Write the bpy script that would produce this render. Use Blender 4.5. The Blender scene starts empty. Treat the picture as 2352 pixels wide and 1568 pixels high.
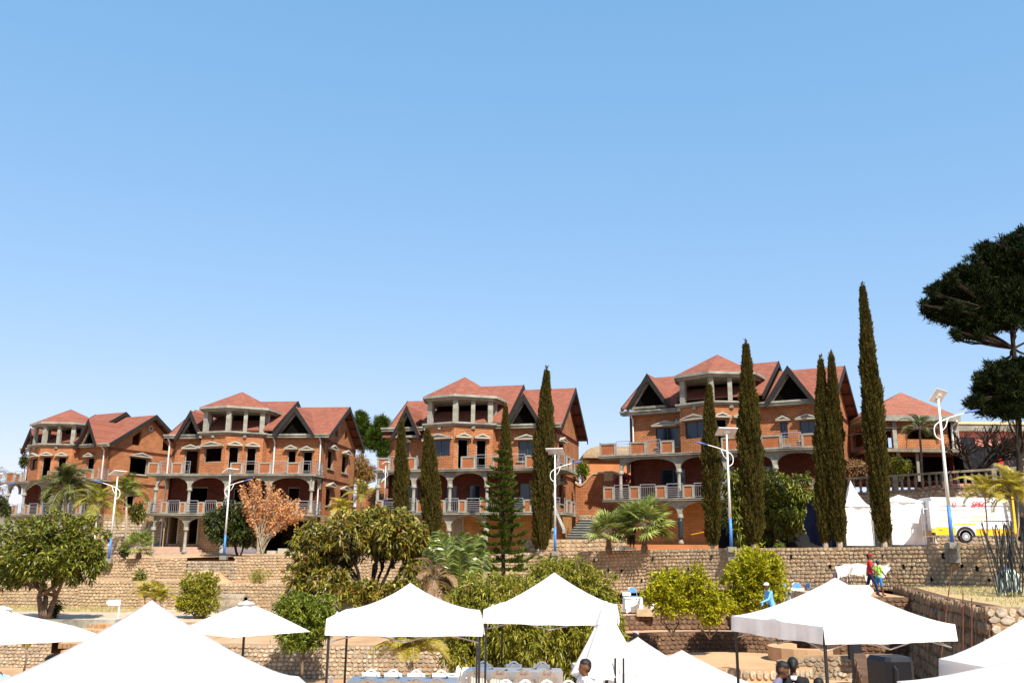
import bpy, bmesh, math, random
import numpy as np
from mathutils import Vector, Matrix
PI = math.pi
S = bpy.context.scene
COL = S.collection
random.seed(7)
rng = np.random.default_rng(7)

# ------------------------------------------------------------ camera
FPX, PITCH, ROLL = 2091.0, math.atan(.232), .010
cam_d = bpy.data.cameras.new('camera'); cam = bpy.data.objects.new('camera', cam_d); COL.objects.link(cam)
cam_d.sensor_width = 36; cam_d.lens = FPX / 2352 * 36; cam_d.clip_start = .2; cam_d.clip_end = 9000
_f = Vector((0, math.cos(PITCH), math.sin(PITCH))); _u = Vector((0, -math.sin(PITCH), math.cos(PITCH))); _r = Vector((1, 0, 0))
CR = _r * math.cos(ROLL) + _u * math.sin(ROLL); CU = _u * math.cos(ROLL) - _r * math.sin(ROLL)
CP = Vector((0, 0, 3.5))
m = Matrix((CR, CU, -_f)).transposed().to_4x4(); m.translation = CP
cam.matrix_world = m
S.camera = cam

# ------------------------------------------------------------ sky, sun, exposure
SUN_AZ_X, SUN_AZ_Y, SUN_EL = .40, -.92, math.radians(49)
w = bpy.data.worlds.new('World'); S.world = w; w.use_nodes = True
nt = w.node_tree; nt.nodes.clear()
sky = nt.nodes.new('ShaderNodeTexSky'); sky.sky_type = 'NISHITA'; sky.sun_disc = False
sky.sun_elevation = SUN_EL; sky.sun_rotation = math.atan2(SUN_AZ_X, SUN_AZ_Y)
sky.altitude = 1200; sky.air_density = 1.0; sky.dust_density = 1.0; sky.ozone_density = 1.2
bg = nt.nodes.new('ShaderNodeBackground'); bg.inputs['Strength'].default_value = .15
wo = nt.nodes.new('ShaderNodeOutputWorld')
sep = nt.nodes.new('ShaderNodeSeparateColor'); com = nt.nodes.new('ShaderNodeCombineColor'); nt.links.new(sky.outputs[0], sep.inputs[0])
for i, (a_, g_) in enumerate(((.602,.72),(.676,.42),(.89,.30))):      # camera response of the sky colour: flatter and more cyan than the raw model
    pw = nt.nodes.new('ShaderNodeMath'); pw.operation = 'POWER'; pw.inputs[1].default_value = g_; pm_ = nt.nodes.new('ShaderNodeMath'); pm_.operation = 'MULTIPLY'
    pm_.inputs[1].default_value = a_*.29**(g_-1); nt.links.new(sep.outputs[i], pw.inputs[0]); nt.links.new(pw.outputs[0], pm_.inputs[0]); nt.links.new(pm_.outputs[0], com.inputs[i])
nt.links.new(com.outputs[0], bg.inputs[0]); nt.links.new(bg.outputs[0], wo.inputs[0])
sd = bpy.data.lights.new('sun', 'SUN'); sd.energy = 4.5; sd.angle = math.radians(.5); sd.color = (1, .94, .82)
so = bpy.data.objects.new('sun', sd); COL.objects.link(so)
SV = Vector((SUN_AZ_X, SUN_AZ_Y, 0)).normalized() * math.cos(SUN_EL) + Vector((0, 0, math.sin(SUN_EL)))
so.rotation_euler = SV.to_track_quat('Z', 'Y').to_euler(); so.location = (0, 0, 60)
S.view_settings.view_transform = 'Standard'; S.view_settings.look = 'None'
S.view_settings.gamma = 1; S.view_settings.use_curve_mapping = False; S.view_settings.exposure = .95

# ------------------------------------------------------------ placement helpers
def at(px, py, Y):                     # a world point on the sight line of photo pixel (px, py) at depth Y
    d = _f + CR * ((px - 1176) / FPX) - CU * ((py - 784) / FPX)
    return CP + d * (Y / d.y)
def gx(px, Y, z=None, py=1300):
    return at(px, py, Y).x
def proj(p):
    d = Vector(p) - CP; z = d.dot(_f)
    if z < .1: return (-9999, -9999, .1)
    return (1176 + FPX * d.dot(CR) / z, 784 - FPX * d.dot(CU) / z, z)

# ------------------------------------------------------------ mesh helpers
class MB:
    def __init__(s): s.v = []; s.f = []; s.m = []
    def add(s, vs, fs, mi=0):
        b = len(s.v); s.v += [tuple(p) for p in vs]; s.f += [tuple(b + i for i in f) for f in fs]; s.m += [mi] * len(fs); return s
    def box(s, a, b, mi=0):
        x0, y0, z0 = a; x1, y1, z1 = b
        return s.add([(x0,y0,z0),(x1,y0,z0),(x1,y1,z0),(x0,y1,z0),(x0,y0,z1),(x1,y0,z1),(x1,y1,z1),(x0,y1,z1)],
                     [(0,3,2,1),(4,5,6,7),(0,1,5,4),(1,2,6,5),(2,3,7,6),(3,0,4,7)], mi)
    def hexa(s, p, mi=0):              # 8 points: bottom ring then top ring
        return s.add(p, [(0,3,2,1),(4,5,6,7),(0,1,5,4),(1,2,6,5),(2,3,7,6),(3,0,4,7)], mi)
    def prism(s, poly, off, mi=0):     # polygon (3d points) extruded by the vector off
        n = len(poly); off = Vector(off)
        vs = [Vector(p) for p in poly] + [Vector(p) + off for p in poly]
        return s.add(vs, [tuple(range(n))[::-1], tuple(range(n, 2*n))] + [(i, (i+1) % n, n + (i+1) % n, n + i) for i in range(n)], mi)
    def tube(s, pts, rad, n=8, mi=0, cap=True):
        pts = [Vector(p) for p in pts]
        if not hasattr(rad, '__len__'): rad = [rad] * len(pts)
        b = len(s.v); L = len(pts)
        for i, p in enumerate(pts):
            t = (pts[min(i+1, L-1)] - pts[max(i-1, 0)]).normalized()
            a = t.orthogonal() if abs(t.z) > .95 else t.cross(Vector((0,0,1)))
            if i == 0 or abs(t.z) <= .95 or True:
                a = a.normalized()
                if i and a.dot(pa) < 0: a = -a
                if i:
                    a = (pa - t * pa.dot(t)).normalized()
            pa = a; c = t.cross(a)
            for k in range(n):
                g = 2 * PI * k / n; q = p + (a * math.cos(g) + c * math.sin(g)) * rad[i]; s.v.append(tuple(q))
        for i in range(L - 1):
            for k in range(n):
                k2 = (k+1) % n; s.f.append((b+i*n+k, b+i*n+k2, b+(i+1)*n+k2, b+(i+1)*n+k)); s.m.append(mi)
        if cap:
            s.f.append(tuple(b + k for k in range(n))[::-1]); s.m.append(mi)
            s.f.append(tuple(b + (L-1)*n + k for k in range(n))); s.m.append(mi)
        return s
    def lathe(s, prof, n=12, c=(0,0,0), mi=0):
        b = len(s.v); L = len(prof)
        for r, z in prof:
            for k in range(n):
                g = 2*PI*k/n; s.v.append((c[0]+r*math.cos(g), c[1]+r*math.sin(g), c[2]+z))
        for i in range(L-1):
            for k in range(n):
                k2 = (k+1) % n; s.f.append((b+i*n+k, b+i*n+k2, b+(i+1)*n+k2, b+(i+1)*n+k)); s.m.append(mi)
        s.f.append(tuple(b+k for k in range(n))[::-1]); s.m.append(mi)
        s.f.append(tuple(b+(L-1)*n+k for k in range(n))); s.m.append(mi)
        return s
    def mesh(s, name, mats, smooth=False):
        me = bpy.data.meshes.new(name); me.from_pydata(s.v, [], s.f)
        if not isinstance(mats, (list, tuple)): mats = [mats]
        for mt in mats: me.materials.append(mt)
        if len(mats) > 1: me.polygons.foreach_set('material_index', s.m)
        if smooth: me.polygons.foreach_set('use_smooth', [True] * len(me.polygons))
        me.update(); return me
    def build(s, name, mats, parent=None, smooth=False, loc=None, rz=0):
        return link(name, s.mesh(name, mats, smooth), parent, loc, rz)
def link(name, me, parent=None, loc=None, rz=0, mat=None):
    o = bpy.data.objects.new(name, me); COL.objects.link(o)
    if parent: o.parent = parent
    if mat is not None: o.matrix_local = mat
    else:
        if loc is not None: o.location = loc
        o.rotation_euler.z = rz
    return o
def tag(o, label=None, cat=None, group=None, kind=None):
    if label: o['label'] = label
    if cat: o['category'] = cat
    if group: o['group'] = group
    if kind: o['kind'] = kind
    return o
def thing(name, label, cat, loc=(0,0,0), rz=0, group=None):
    o = bpy.data.objects.new(name, None); COL.objects.link(o); o.location = loc; o.rotation_euler.z = rz; o.empty_display_size = .3
    return tag(o, label, cat, group)
def kids(o): return KID.get(o.name, [])
def copy_tree(o, loc=None, rz=None, label=None, parent=None):
    c = o.copy(); COL.objects.link(c)
    if parent: c.parent = parent
    if loc is not None: c.location = loc
    if rz is not None: c.rotation_euler.z = rz
    if label: c['label'] = label
    for ch in list(o.children): copy_tree(ch, parent=c)
    return c
def np_mesh(name, v, f, mats, mi=None, smooth=False):
    v = np.asarray(v, np.float32).reshape(-1, 3); f = np.asarray(f, np.int32); k = f.shape[1]; n = len(f)
    me = bpy.data.meshes.new(name); me.vertices.add(len(v)); me.vertices.foreach_set('co', v.ravel())
    me.loops.add(n * k); me.loops.foreach_set('vertex_index', f.ravel()); me.polygons.add(n)
    me.polygons.foreach_set('loop_start', np.arange(0, n*k, k, dtype=np.int32))
    if not isinstance(mats, (list, tuple)): mats = [mats]
    for mt in mats: me.materials.append(mt)
    if mi is not None: me.polygons.foreach_set('material_index', np.asarray(mi, np.int32))
    me.update(calc_edges=True)
    if smooth: me.polygons.foreach_set('use_smooth', np.ones(n, bool))
    return me

# ------------------------------------------------------------ materials
def srgb(r, g, b): return tuple(((c/255/12.92) if c/255 <= .04045 else ((c/255+.055)/1.055)**2.4) for c in (r, g, b))
def nodes(name, rough=.8, metal=0, spec=.3):
    m = bpy.data.materials.new(name); m.use_nodes = True; t = m.node_tree; b = t.nodes['Principled BSDF']
    b.inputs['Roughness'].default_value = rough; b.inputs['Metallic'].default_value = metal
    b.inputs['Specular IOR Level'].default_value = spec
    return m, t, b
def N(t, typ, **kw):
    n = t.nodes.new(typ)
    for k, v in kw.items():
        if k in n.inputs: n.inputs[k].default_value = v
        else: setattr(n, k, v)
    return n
def ramp(t, fac, stops):
    r = t.nodes.new('ShaderNodeValToRGB'); e = r.color_ramp.elements
    while len(e) < len(stops): e.new(.5)
    for i, (p, c) in enumerate(stops): e[i].position = p; e[i].color = (*c, 1)
    t.links.new(fac, r.inputs[0]); return r.outputs[0]
def mul(c, k): return tuple(min(1, x*k) for x in c)
def plain(name, col, rough=.8, metal=0, var=.25, scale=3, bump=.0, dirt=None, spec=.3, bscale=None):
    m, t, b = nodes(name, rough, metal, spec)
    tc = N(t, 'ShaderNodeTexCoord'); n = N(t, 'ShaderNodeTexNoise', Scale=scale, Detail=6.0, Roughness=.65)
    t.links.new(tc.outputs['Object'], n.inputs['Vector'])
    c = ramp(t, n.outputs[0], [(.3, mul(col, 1-var)), (.7, mul(col, 1+var))])
    if dirt:
        n2 = N(t, 'ShaderNodeTexNoise', Scale=scale*.37, Detail=8.0, Roughness=.75); t.links.new(tc.outputs['Object'], n2.inputs['Vector'])
        r2 = ramp(t, n2.outputs[0], [(.45, (0,0,0)), (.68, (1,1,1))])
        mx = N(t, 'ShaderNodeMix', data_type='RGBA'); t.links.new(r2, mx.inputs[0]); t.links.new(c, mx.inputs[6]); mx.inputs[7].default_value = (*dirt, 1); c = mx.outputs[2]
    t.links.new(c, b.inputs['Base Color'])
    if bump:
        n3 = N(t, 'ShaderNodeTexNoise', Scale=bscale or scale*6, Detail=5.0); t.links.new(tc.outputs['Object'], n3.inputs['Vector'])
        bp = N(t, 'ShaderNodeBump', Strength=bump, Distance=.03); t.links.new(n3.outputs[0], bp.inputs['Height']); t.links.new(bp.outputs[0], b.inputs['Normal'])
    return m
def per_piece(name, cols, rough=.85, bump=.4, scale=9, spec=.2):     # colour differs stone by stone / leaf by leaf
    m, t, b = nodes(name, rough, 0, spec)
    g = N(t, 'ShaderNodeNewGeometry'); oi = N(t, 'ShaderNodeObjectInfo')
    ad = N(t, 'ShaderNodeMath', operation='ADD'); t.links.new(g.outputs['Random Per Island'], ad.inputs[0]); t.links.new(oi.outputs['Random'], ad.inputs[1])
    fr = N(t, 'ShaderNodeMath', operation='FRACT'); t.links.new(ad.outputs[0], fr.inputs[0])
    c = ramp(t, fr.outputs[0], [(i/(len(cols)-1), k) for i, k in enumerate(cols)])
    tc = N(t, 'ShaderNodeTexCoord'); n = N(t, 'ShaderNodeTexNoise', Scale=scale, Detail=5.0)
    t.links.new(g.outputs['Position'], n.inputs['Vector'])
    r = ramp(t, n.outputs[0], [(.3, (.62,)*3), (.7, (1.3,)*3)])
    mx = N(t, 'ShaderNodeMix', data_type='RGBA', blend_type='MULTIPLY'); mx.inputs[0].default_value = 1
    t.links.new(c, mx.inputs[6]); t.links.new(r, mx.inputs[7])
    nb = N(t, 'ShaderNodeTexNoise', Scale=.45, Detail=7.0, Roughness=.7); t.links.new(g.outputs['Position'], nb.inputs['Vector'])
    rb = ramp(t, nb.outputs[0], [(.32, (.60,.56,.52)), (.5, (1,1,1)), (.7, (1.15,1.12,1.08))])
    my = N(t, 'ShaderNodeMix', data_type='RGBA', blend_type='MULTIPLY'); my.inputs[0].default_value = 1; t.links.new(mx.outputs[2], my.inputs[6]); t.links.new(rb, my.inputs[7]); t.links.new(my.outputs[2], b.inputs['Base Color'])
    if bump:
        bp = N(t, 'ShaderNodeBump', Strength=bump, Distance=.03); t.links.new(n.outputs[0], bp.inputs['Height']); t.links.new(bp.outputs[0], b.inputs['Normal'])
    return m
def leaf(name, cols, rough=.45, trans=.25, spec=.5):
    m, t, b = nodes(name, rough, 0, spec)
    g = N(t, 'ShaderNodeNewGeometry'); c = ramp(t, g.outputs['Random Per Island'], [(i/(len(cols)-1), k) for i, k in enumerate(cols)])
    t.links.new(c, b.inputs['Base Color'])
    tr = N(t, 'ShaderNodeBsdfTranslucent'); t.links.new(c, tr.inputs[0])
    ms = N(t, 'ShaderNodeMixShader'); ms.inputs[0].default_value = trans
    t.links.new(b.outputs[0], ms.inputs[1]); t.links.new(tr.outputs[0], ms.inputs[2]); t.links.new(ms.outputs[0], t.nodes['Material Output'].inputs[0])
    return m
def brick(name, c1, c2, mortar, bw=.27, bh=.115, ms=.014, bump=.6):
    m, t, b = nodes(name, .9, 0, .15)
    tc = N(t, 'ShaderNodeTexCoord'); sx = N(t, 'ShaderNodeSeparateXYZ'); t.links.new(tc.outputs['Object'], sx.inputs[0])
    ad = N(t, 'ShaderNodeMath', operation='ADD'); t.links.new(sx.outputs[0], ad.inputs[0]); t.links.new(sx.outputs[1], ad.inputs[1])
    nz = N(t, 'ShaderNodeTexNoise', Scale=1.5, Detail=2.0); t.links.new(tc.outputs['Object'], nz.inputs['Vector'])
    wob = N(t, 'ShaderNodeMath', operation='MULTIPLY_ADD'); wob.inputs[1].default_value = .05; t.links.new(nz.outputs[0], wob.inputs[0]); t.links.new(sx.outputs[2], wob.inputs[2])
    cb = N(t, 'ShaderNodeCombineXYZ'); t.links.new(ad.outputs[0], cb.inputs[0]); t.links.new(wob.outputs[0], cb.inputs[1])
    bt = N(t, 'ShaderNodeTexBrick'); bt.inputs['Scale'].default_value = 1; bt.inputs['Brick Width'].default_value = bw; bt.inputs['Row Height'].default_value = bh
    bt.inputs['Mortar Size'].default_value = ms; bt.inputs['Color1'].default_value = (*c1, 1); bt.inputs['Color2'].default_value = (*c2, 1); bt.inputs['Mortar'].default_value = (*mortar, 1)
    bt.inputs['Bias'].default_value = 0
    t.links.new(cb.outputs[0], bt.inputs['Vector'])
    n2 = N(t, 'ShaderNodeTexNoise', Scale=.9, Detail=8.0, Roughness=.7); t.links.new(tc.outputs['Object'], n2.inputs['Vector'])
    r = ramp(t, n2.outputs[0], [(.3, (.7, .66, .64)), (.55, (1, 1, 1)), (.75, (1.18, 1.2, 1.2))])
    mx = N(t, 'ShaderNodeMix', data_type='RGBA', blend_type='MULTIPLY'); mx.inputs[0].default_value = 1
    t.links.new(bt.outputs['Color'], mx.inputs[6]); t.links.new(r, mx.inputs[7]); t.links.new(mx.outputs[2], b.inputs['Base Color'])
    iv = N(t, 'ShaderNodeMath', operation='SUBTRACT'); iv.inputs[0].default_value = 1; t.links.new(bt.outputs['Fac'], iv.inputs[1])
    bp = N(t, 'ShaderNodeBump', Strength=bump, Distance=.02); t.links.new(iv.outputs[0], bp.inputs['Height']); t.links.new(bp.outputs[0], b.inputs['Normal'])
    return m
def shingle(name, col):
    m, t, b = nodes(name, .85, 0, .2)
    tc = N(t, 'ShaderNodeTexCoord'); sx = N(t, 'ShaderNodeSeparateXYZ'); t.links.new(tc.outputs['Object'], sx.inputs[0])
    cb = N(t, 'ShaderNodeCombineXYZ'); t.links.new(sx.outputs[0], cb.inputs[0]); t.links.new(sx.outputs[2], cb.inputs[1])
    bt = N(t, 'ShaderNodeTexBrick'); bt.inputs['Scale'].default_value = 1; bt.inputs['Brick Width'].default_value = .33; bt.inputs['Row Height'].default_value = .15
    bt.inputs['Mortar Size'].default_value = .012; bt.inputs['Color1'].default_value = (*mul(col, .86), 1); bt.inputs['Color2'].default_value = (*mul(col, 1.14), 1); bt.inputs['Mortar'].default_value = (*mul(col, .62), 1)
    t.links.new(cb.outputs[0], bt.inputs['Vector'])
    n2 = N(t, 'ShaderNodeTexNoise', Scale=1.3, Detail=8.0, Roughness=.7); t.links.new(tc.outputs['Object'], n2.inputs['Vector'])
    r = ramp(t, n2.outputs[0], [(.3, (.9,.88,.88)), (.7, (1.07,1.07,1.07))])
    mx = N(t, 'ShaderNodeMix', data_type='RGBA', blend_type='MULTIPLY'); mx.inputs[0].default_value = 1
    t.links.new(bt.outputs['Color'], mx.inputs[6]); t.links.new(r, mx.inputs[7]); t.links.new(mx.outputs[2], b.inputs['Base Color'])
    return m
M = dict(
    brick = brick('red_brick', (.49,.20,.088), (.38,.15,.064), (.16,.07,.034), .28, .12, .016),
    brick_shade = brick('shade_toned_brick', (.17,.042,.024), (.13,.032,.02), (.05,.016,.01), .30, .13, .02),  # brick darkened to carry the shade of balcony walls, recess lines and ground floor
    infill = brick('thin_brick', (.44,.15,.06), (.37,.12,.05), (.22,.08,.035), .22, .06, .012),
    blockwall = brick('rough_block', (.44,.30,.17), (.36,.24,.13), (.18,.12,.07), .38, .2, .02),
    ochre = brick('ochre_block', (.46,.24,.09), (.38,.19,.07), (.3,.15,.06), .45, .22, .012),
    shingle = shingle('red_shingle', (.235,.083,.053)),
    shingle2 = shingle('pale_red_shingle', (.27,.105,.07)),
    concrete = plain('raw_concrete', (.29,.275,.225), .9, var=.3, scale=1.6, bump=.3, dirt=(.12,.11,.09)),
    hood = plain('pale_concrete', (.38,.35,.28), .9, var=.15, scale=2),
    timber = plain('dark_timber', (.016,.013,.011), .7, var=.5, scale=6),
    rawwood = plain('raw_wood', (.24,.13,.06), .8, var=.3, scale=6),
    pane = plain('window_glass', (.008,.010,.018), .08, var=.3, scale=1, spec=.6),
    frame = plain('window_frame', (.05,.05,.055), .5),
    dark_fill = plain('shade_black', (.006,.005,.004), 1, spec=0), weathered = plain('weathered_concrete', (.20,.17,.125), .95, var=.4, scale=2, dirt=(.10,.08,.055)),  # the fill material is flat black in place of the shade inside openings
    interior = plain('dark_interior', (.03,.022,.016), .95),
    steel = plain('stainless_steel', (.55,.55,.55), .3, metal=.8, var=.1),
    pipe = plain('white_pipe', (.62,.61,.58), .5, var=.08),
    white = plain('white_paint', (.78,.78,.77), .5, var=.05),
    blue = plain('blue_paint', (.06,.20,.55), .45, var=.15),
    lampblue = plain('lamp_head_blue', (.07,.12,.36), .35),
    panel = plain('solar_panel_back', (.62,.60,.58), .5, var=.12),
    cell = plain('solar_cells', (.01,.012,.03), .15),
    soil = plain('red_soil', (.40,.24,.13), .95, var=.22, scale=.9, bump=.5, dirt=(.46,.33,.21), bscale=12),
    sand = plain('sandy_paving', (.50,.31,.17), .95, var=.12, scale=.7, bump=.2, dirt=(.40,.23,.12)),
    path = plain('dusty_path', (.48,.38,.28), .95, var=.14, scale=.6, bump=.3, dirt=(.45,.28,.17)),
    dry = plain('dry_grass_soil', (.42,.29,.14), .95, var=.25, scale=1.2, bump=.5, dirt=(.36,.33,.14)),
    mortar = plain('sandy_mortar', (.30,.19,.105), .95, var=.3, scale=1.4, bump=.5),
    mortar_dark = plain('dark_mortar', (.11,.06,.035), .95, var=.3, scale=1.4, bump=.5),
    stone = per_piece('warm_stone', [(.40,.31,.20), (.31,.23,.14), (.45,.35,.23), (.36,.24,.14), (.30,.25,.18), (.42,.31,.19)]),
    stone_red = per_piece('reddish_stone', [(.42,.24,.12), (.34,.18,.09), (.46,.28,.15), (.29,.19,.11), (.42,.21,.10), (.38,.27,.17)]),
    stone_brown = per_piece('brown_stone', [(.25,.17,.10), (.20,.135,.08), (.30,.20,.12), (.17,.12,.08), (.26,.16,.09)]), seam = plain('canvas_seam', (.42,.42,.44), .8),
    stone_shade = per_piece('shade_toned_stone', [(.17,.09,.05), (.13,.075,.045), (.22,.13,.07), (.11,.07,.05), (.19,.10,.055)]),  # stone darkened to carry the shade on the amphitheatre and platform walls
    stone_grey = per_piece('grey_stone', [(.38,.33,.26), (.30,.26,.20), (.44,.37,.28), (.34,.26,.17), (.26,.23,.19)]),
    cloth = plain('white_canvas', (.79,.79,.79), .75, var=.03, scale=1.5, bump=.35, bscale=2.2),
    linen = plain('white_linen', (.84,.81,.77), .8, var=.03, scale=2, bump=.15, bscale=5),
    plastic = plain('white_plastic', (.78,.77,.74), .35, var=.03),
    cream = plain('cream_plastic', (.72,.65,.52), .4, var=.08),
    black = plain('black_metal', (.02,.02,.022), .4),
    speaker = plain('black_speaker', (.006,.007,.010), .35, var=.3),
    bark = plain('brown_bark', (.15,.10,.065), .9, var=.35, scale=5, bump=.5),
    darkbark = plain('dark_bark', (.03,.022,.016), .9, var=.35, scale=5, spec=.1),
    palebark = plain('pale_bark', (.33,.27,.19), .9, var=.25, scale=5),
    pinkcap = plain('pale_pink_cloth', (.62,.32,.36), .8), skin = plain('brown_skin', (.115,.052,.028), .5, var=.1),
    hair = plain('black_hair', (.008,.007,.007), .6),
    red = plain('red_cloth', (.50,.02,.02), .8), darkred = plain('dark_red_cloth', (.30,.012,.02), .8),
    lime = plain('lime_cloth', (.45,.75,.10), .8), sky = plain('sky_blue_cloth', (.16,.42,.78), .7), paleblue = plain('pale_blue_cloth', (.30,.52,.78), .8),
    shorts = plain('blue_cloth', (.03,.20,.55), .8), navy = plain('navy_cloth', (.012,.016,.05), .8), darkcloth = plain('dark_cloth', (.014,.015,.02), .8),
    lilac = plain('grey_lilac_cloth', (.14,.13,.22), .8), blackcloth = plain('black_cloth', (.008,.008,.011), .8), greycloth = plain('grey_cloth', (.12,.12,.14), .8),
    seatblue = plain('blue_seat', (.10,.28,.55), .5), grey = plain('grey_metal', (.35,.35,.36), .4, metal=.4),
    yellow = plain('van_yellow', (.75,.42,.02), .35, var=.05), vanwhite = plain('van_white', (.74,.74,.75), .3, var=.03),
    tyre = plain('black_rubber', (.015,.015,.015), .9), redink = plain('red_ink', (.55,.02,.04), .6), darkink = plain('dark_ink', (.03,.04,.06), .6),
    yellowink = plain('yellow_ink', (.80,.50,.05), .6), greyink = plain('grey_ink', (.35,.36,.40), .6), palered = plain('pale_red_ink', (.75,.25,.25), .6),
    pink = plain('pink_render', (.58,.20,.16), .9, var=.15, scale=.8, dirt=(.40,.17,.13)), orange = plain('orange_render', (.52,.20,.08), .9, var=.12, scale=.6, dirt=(.40,.15,.06)),
    thatch = plain('thatch', (.26,.18,.11), .95, var=.3, scale=4, bump=.6), tin = plain('yellow_tin', (.62,.46,.22), .6, var=.12),
    hill = plain('dry_hill', (.17,.14,.085), 1, var=.35, scale=.03, dirt=(.09,.10,.05)), darkstone = plain('slate_stair', (.07,.075,.07), .7, var=.25),
    box = plain('cardboard', (.42,.30,.17), .9), rust = plain('rusted_iron', (.14,.05,.025), .9), water = plain('jerrycan_plastic', (.50,.62,.55), .3),
    step = plain('pinkish_stair', (.42,.28,.21), .9, var=.15, scale=2),
    L_mango = leaf('mango_leaf', [(.02,.03,.003), (.13,.15,.010), (.035,.045,.004), (.27,.26,.03), (.07,.085,.006)], rough=.45, spec=.3, trans=.1),
    L_lychee = leaf('lychee_leaf', [(.03,.035,.004), (.17,.16,.012), (.05,.06,.005), (.32,.28,.04), (.17,.075,.012), (.08,.09,.008)], rough=.45, spec=.3, trans=.1),
    L_mango2 = leaf('lychee_shrub_leaf', [(.05,.06,.004), (.24,.23,.015), (.09,.10,.007), (.40,.36,.05), (.15,.155,.010)], trans=.2, spec=.3), darkstake = plain('dark_stake', (.010,.012,.010), .7),
    L_hedge = leaf('shrub_leaf', [(.24,.26,.008), (.42,.40,.012), (.14,.16,.007), (.50,.42,.02), (.30,.32,.012)], trans=.3, spec=.2),
    L_olive = leaf('olive_leaf', [(.20,.20,.02), (.34,.31,.04), (.12,.13,.014), (.28,.24,.02)], trans=.25, spec=.2),
    L_green = leaf('fresh_leaf', [(.05,.075,.006), (.15,.19,.015), (.07,.095,.008), (.27,.28,.03)], trans=.2, spec=.25),
    L_dark = leaf('dark_leaf', [(.014,.022,.004), (.04,.052,.008), (.02,.03,.005), (.085,.10,.018)], spec=.2, trans=.1),
    L_flower = leaf('blossom_sprig', [(.34,.20,.035), (.26,.17,.03), (.38,.24,.05)], trans=.3),
    L_pine = leaf('pine_needles', [(.004,.009,.002), (.012,.022,.003), (.005,.008,.002), (.028,.036,.006)], rough=.7, trans=.03, spec=.1),
    L_cyp = leaf('cypress_spray', [(.070,.052,.008), (.035,.035,.005), (.11,.068,.012), (.05,.048,.006), (.022,.024,.004)], rough=.8, trans=.1, spec=.15),
    L_arau = leaf('araucaria_needles', [(.03,.055,.006), (.07,.11,.010), (.015,.03,.004), (.12,.16,.014)], rough=.6, trans=.1, spec=.15),
    L_orange = leaf('dry_orange_leaf', [(.62,.29,.10), (.48,.19,.06), (.70,.40,.18), (.56,.27,.09)], trans=.35),
    L_gold = leaf('dry_gold_leaf', [(.32,.18,.04), (.24,.13,.03), (.38,.25,.07)], trans=.3),
    L_fan = leaf('fan_palm_leaf', [(.16,.21,.03), (.30,.36,.07), (.07,.10,.012), (.48,.50,.20)], trans=.3, spec=.3),
    L_palm = leaf('palm_leaflet', [(.045,.06,.01), (.10,.11,.02), (.025,.035,.006), (.18,.18,.04)], trans=.2, spec=.25),
    L_ypalm = leaf('yellow_palm_leaflet', [(.46,.38,.03), (.28,.28,.02), (.55,.34,.02), (.20,.23,.02)], trans=.35),
    L_banana = leaf('banana_leaf', [(.06,.10,.012), (.16,.22,.03), (.30,.34,.10), (.03,.05,.008)], rough=.3, trans=.3, spec=.6),
    L_brown = leaf('withered_leaf', [(.20,.11,.045), (.28,.17,.08), (.15,.08,.03)], trans=.15),
    L_red = leaf('red_leaf', [(.28,.03,.06), (.40,.06,.10), (.20,.03,.03)], trans=.25),
    L_straw = leaf('dry_straw', [(.44,.34,.16), (.34,.27,.10), (.28,.30,.08), (.50,.38,.20)], trans=.2),
    L_far = leaf('far_tree_leaf', [(.10,.09,.04), (.14,.12,.06), (.07,.075,.03)], trans=.1),
)

def make_translucent(m, k, col):
    t = m.node_tree; tr = N(t, 'ShaderNodeBsdfTranslucent'); tr.inputs[0].default_value = (*col, 1); ms = N(t, 'ShaderNodeMixShader'); ms.inputs[0].default_value = k
    t.links.new(t.nodes['Principled BSDF'].outputs[0], ms.inputs[1]); t.links.new(tr.outputs[0], ms.inputs[2]); t.links.new(ms.outputs[0], t.nodes['Material Output'].inputs[0])
make_translucent(M['cloth'], .33, (.85,.84,.82))
# ------------------------------------------------------------ walls with real openings
def wall_on(mb, o, d, nout, L, z0, z1, th, ops=(), mi=0, ends=True):
    o, d, nout = Vector(o), Vector(d).normalized(), Vector(nout).normalized()
    P = lambda u, z, k: o + d*u + Vector((0,0,z)) - nout*k
    us = sorted({0, L, *[q for op in ops for q in op[:2]]}); zs = sorted({z0, z1, *[q for op in ops for q in op[2:4]]})
    us = [u for u in us if 0 <= u <= L]; zs = [z for z in zs if z0 <= z <= z1]
    hole = lambda i, j: (i < 0 or j < 0 or i >= len(us)-1 or j >= len(zs)-1) or any(op[0]-1e-6 <= us[i] and us[i+1] <= op[1]+1e-6 and op[2]-1e-6 <= zs[j] and zs[j+1] <= op[3]+1e-6 for op in ops)
    for i in range(len(us)-1):
        for j in range(len(zs)-1):
            if hole(i, j): continue
            a, b, c, e = us[i], us[i+1], zs[j], zs[j+1]
            mb.add([P(a,c,0),P(b,c,0),P(b,e,0),P(a,e,0)], [(0,1,2,3)], mi); mb.add([P(a,c,th),P(b,c,th),P(b,e,th),P(a,e,th)], [(3,2,1,0)], mi)
            if hole(i-1, j): mb.add([P(a,c,0),P(a,e,0),P(a,e,th),P(a,c,th)], [(0,1,2,3)], mi)
            if hole(i+1, j): mb.add([P(b,c,0),P(b,c,th),P(b,e,th),P(b,e,0)], [(0,1,2,3)], mi)
            if hole(i, j-1): mb.add([P(a,c,0),P(a,c,th),P(b,c,th),P(b,c,0)], [(0,1,2,3)], mi)
            if hole(i, j+1): mb.add([P(a,e,0),P(b,e,0),P(b,e,th),P(a,e,th)], [(0,1,2,3)], mi)
    return P
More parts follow.
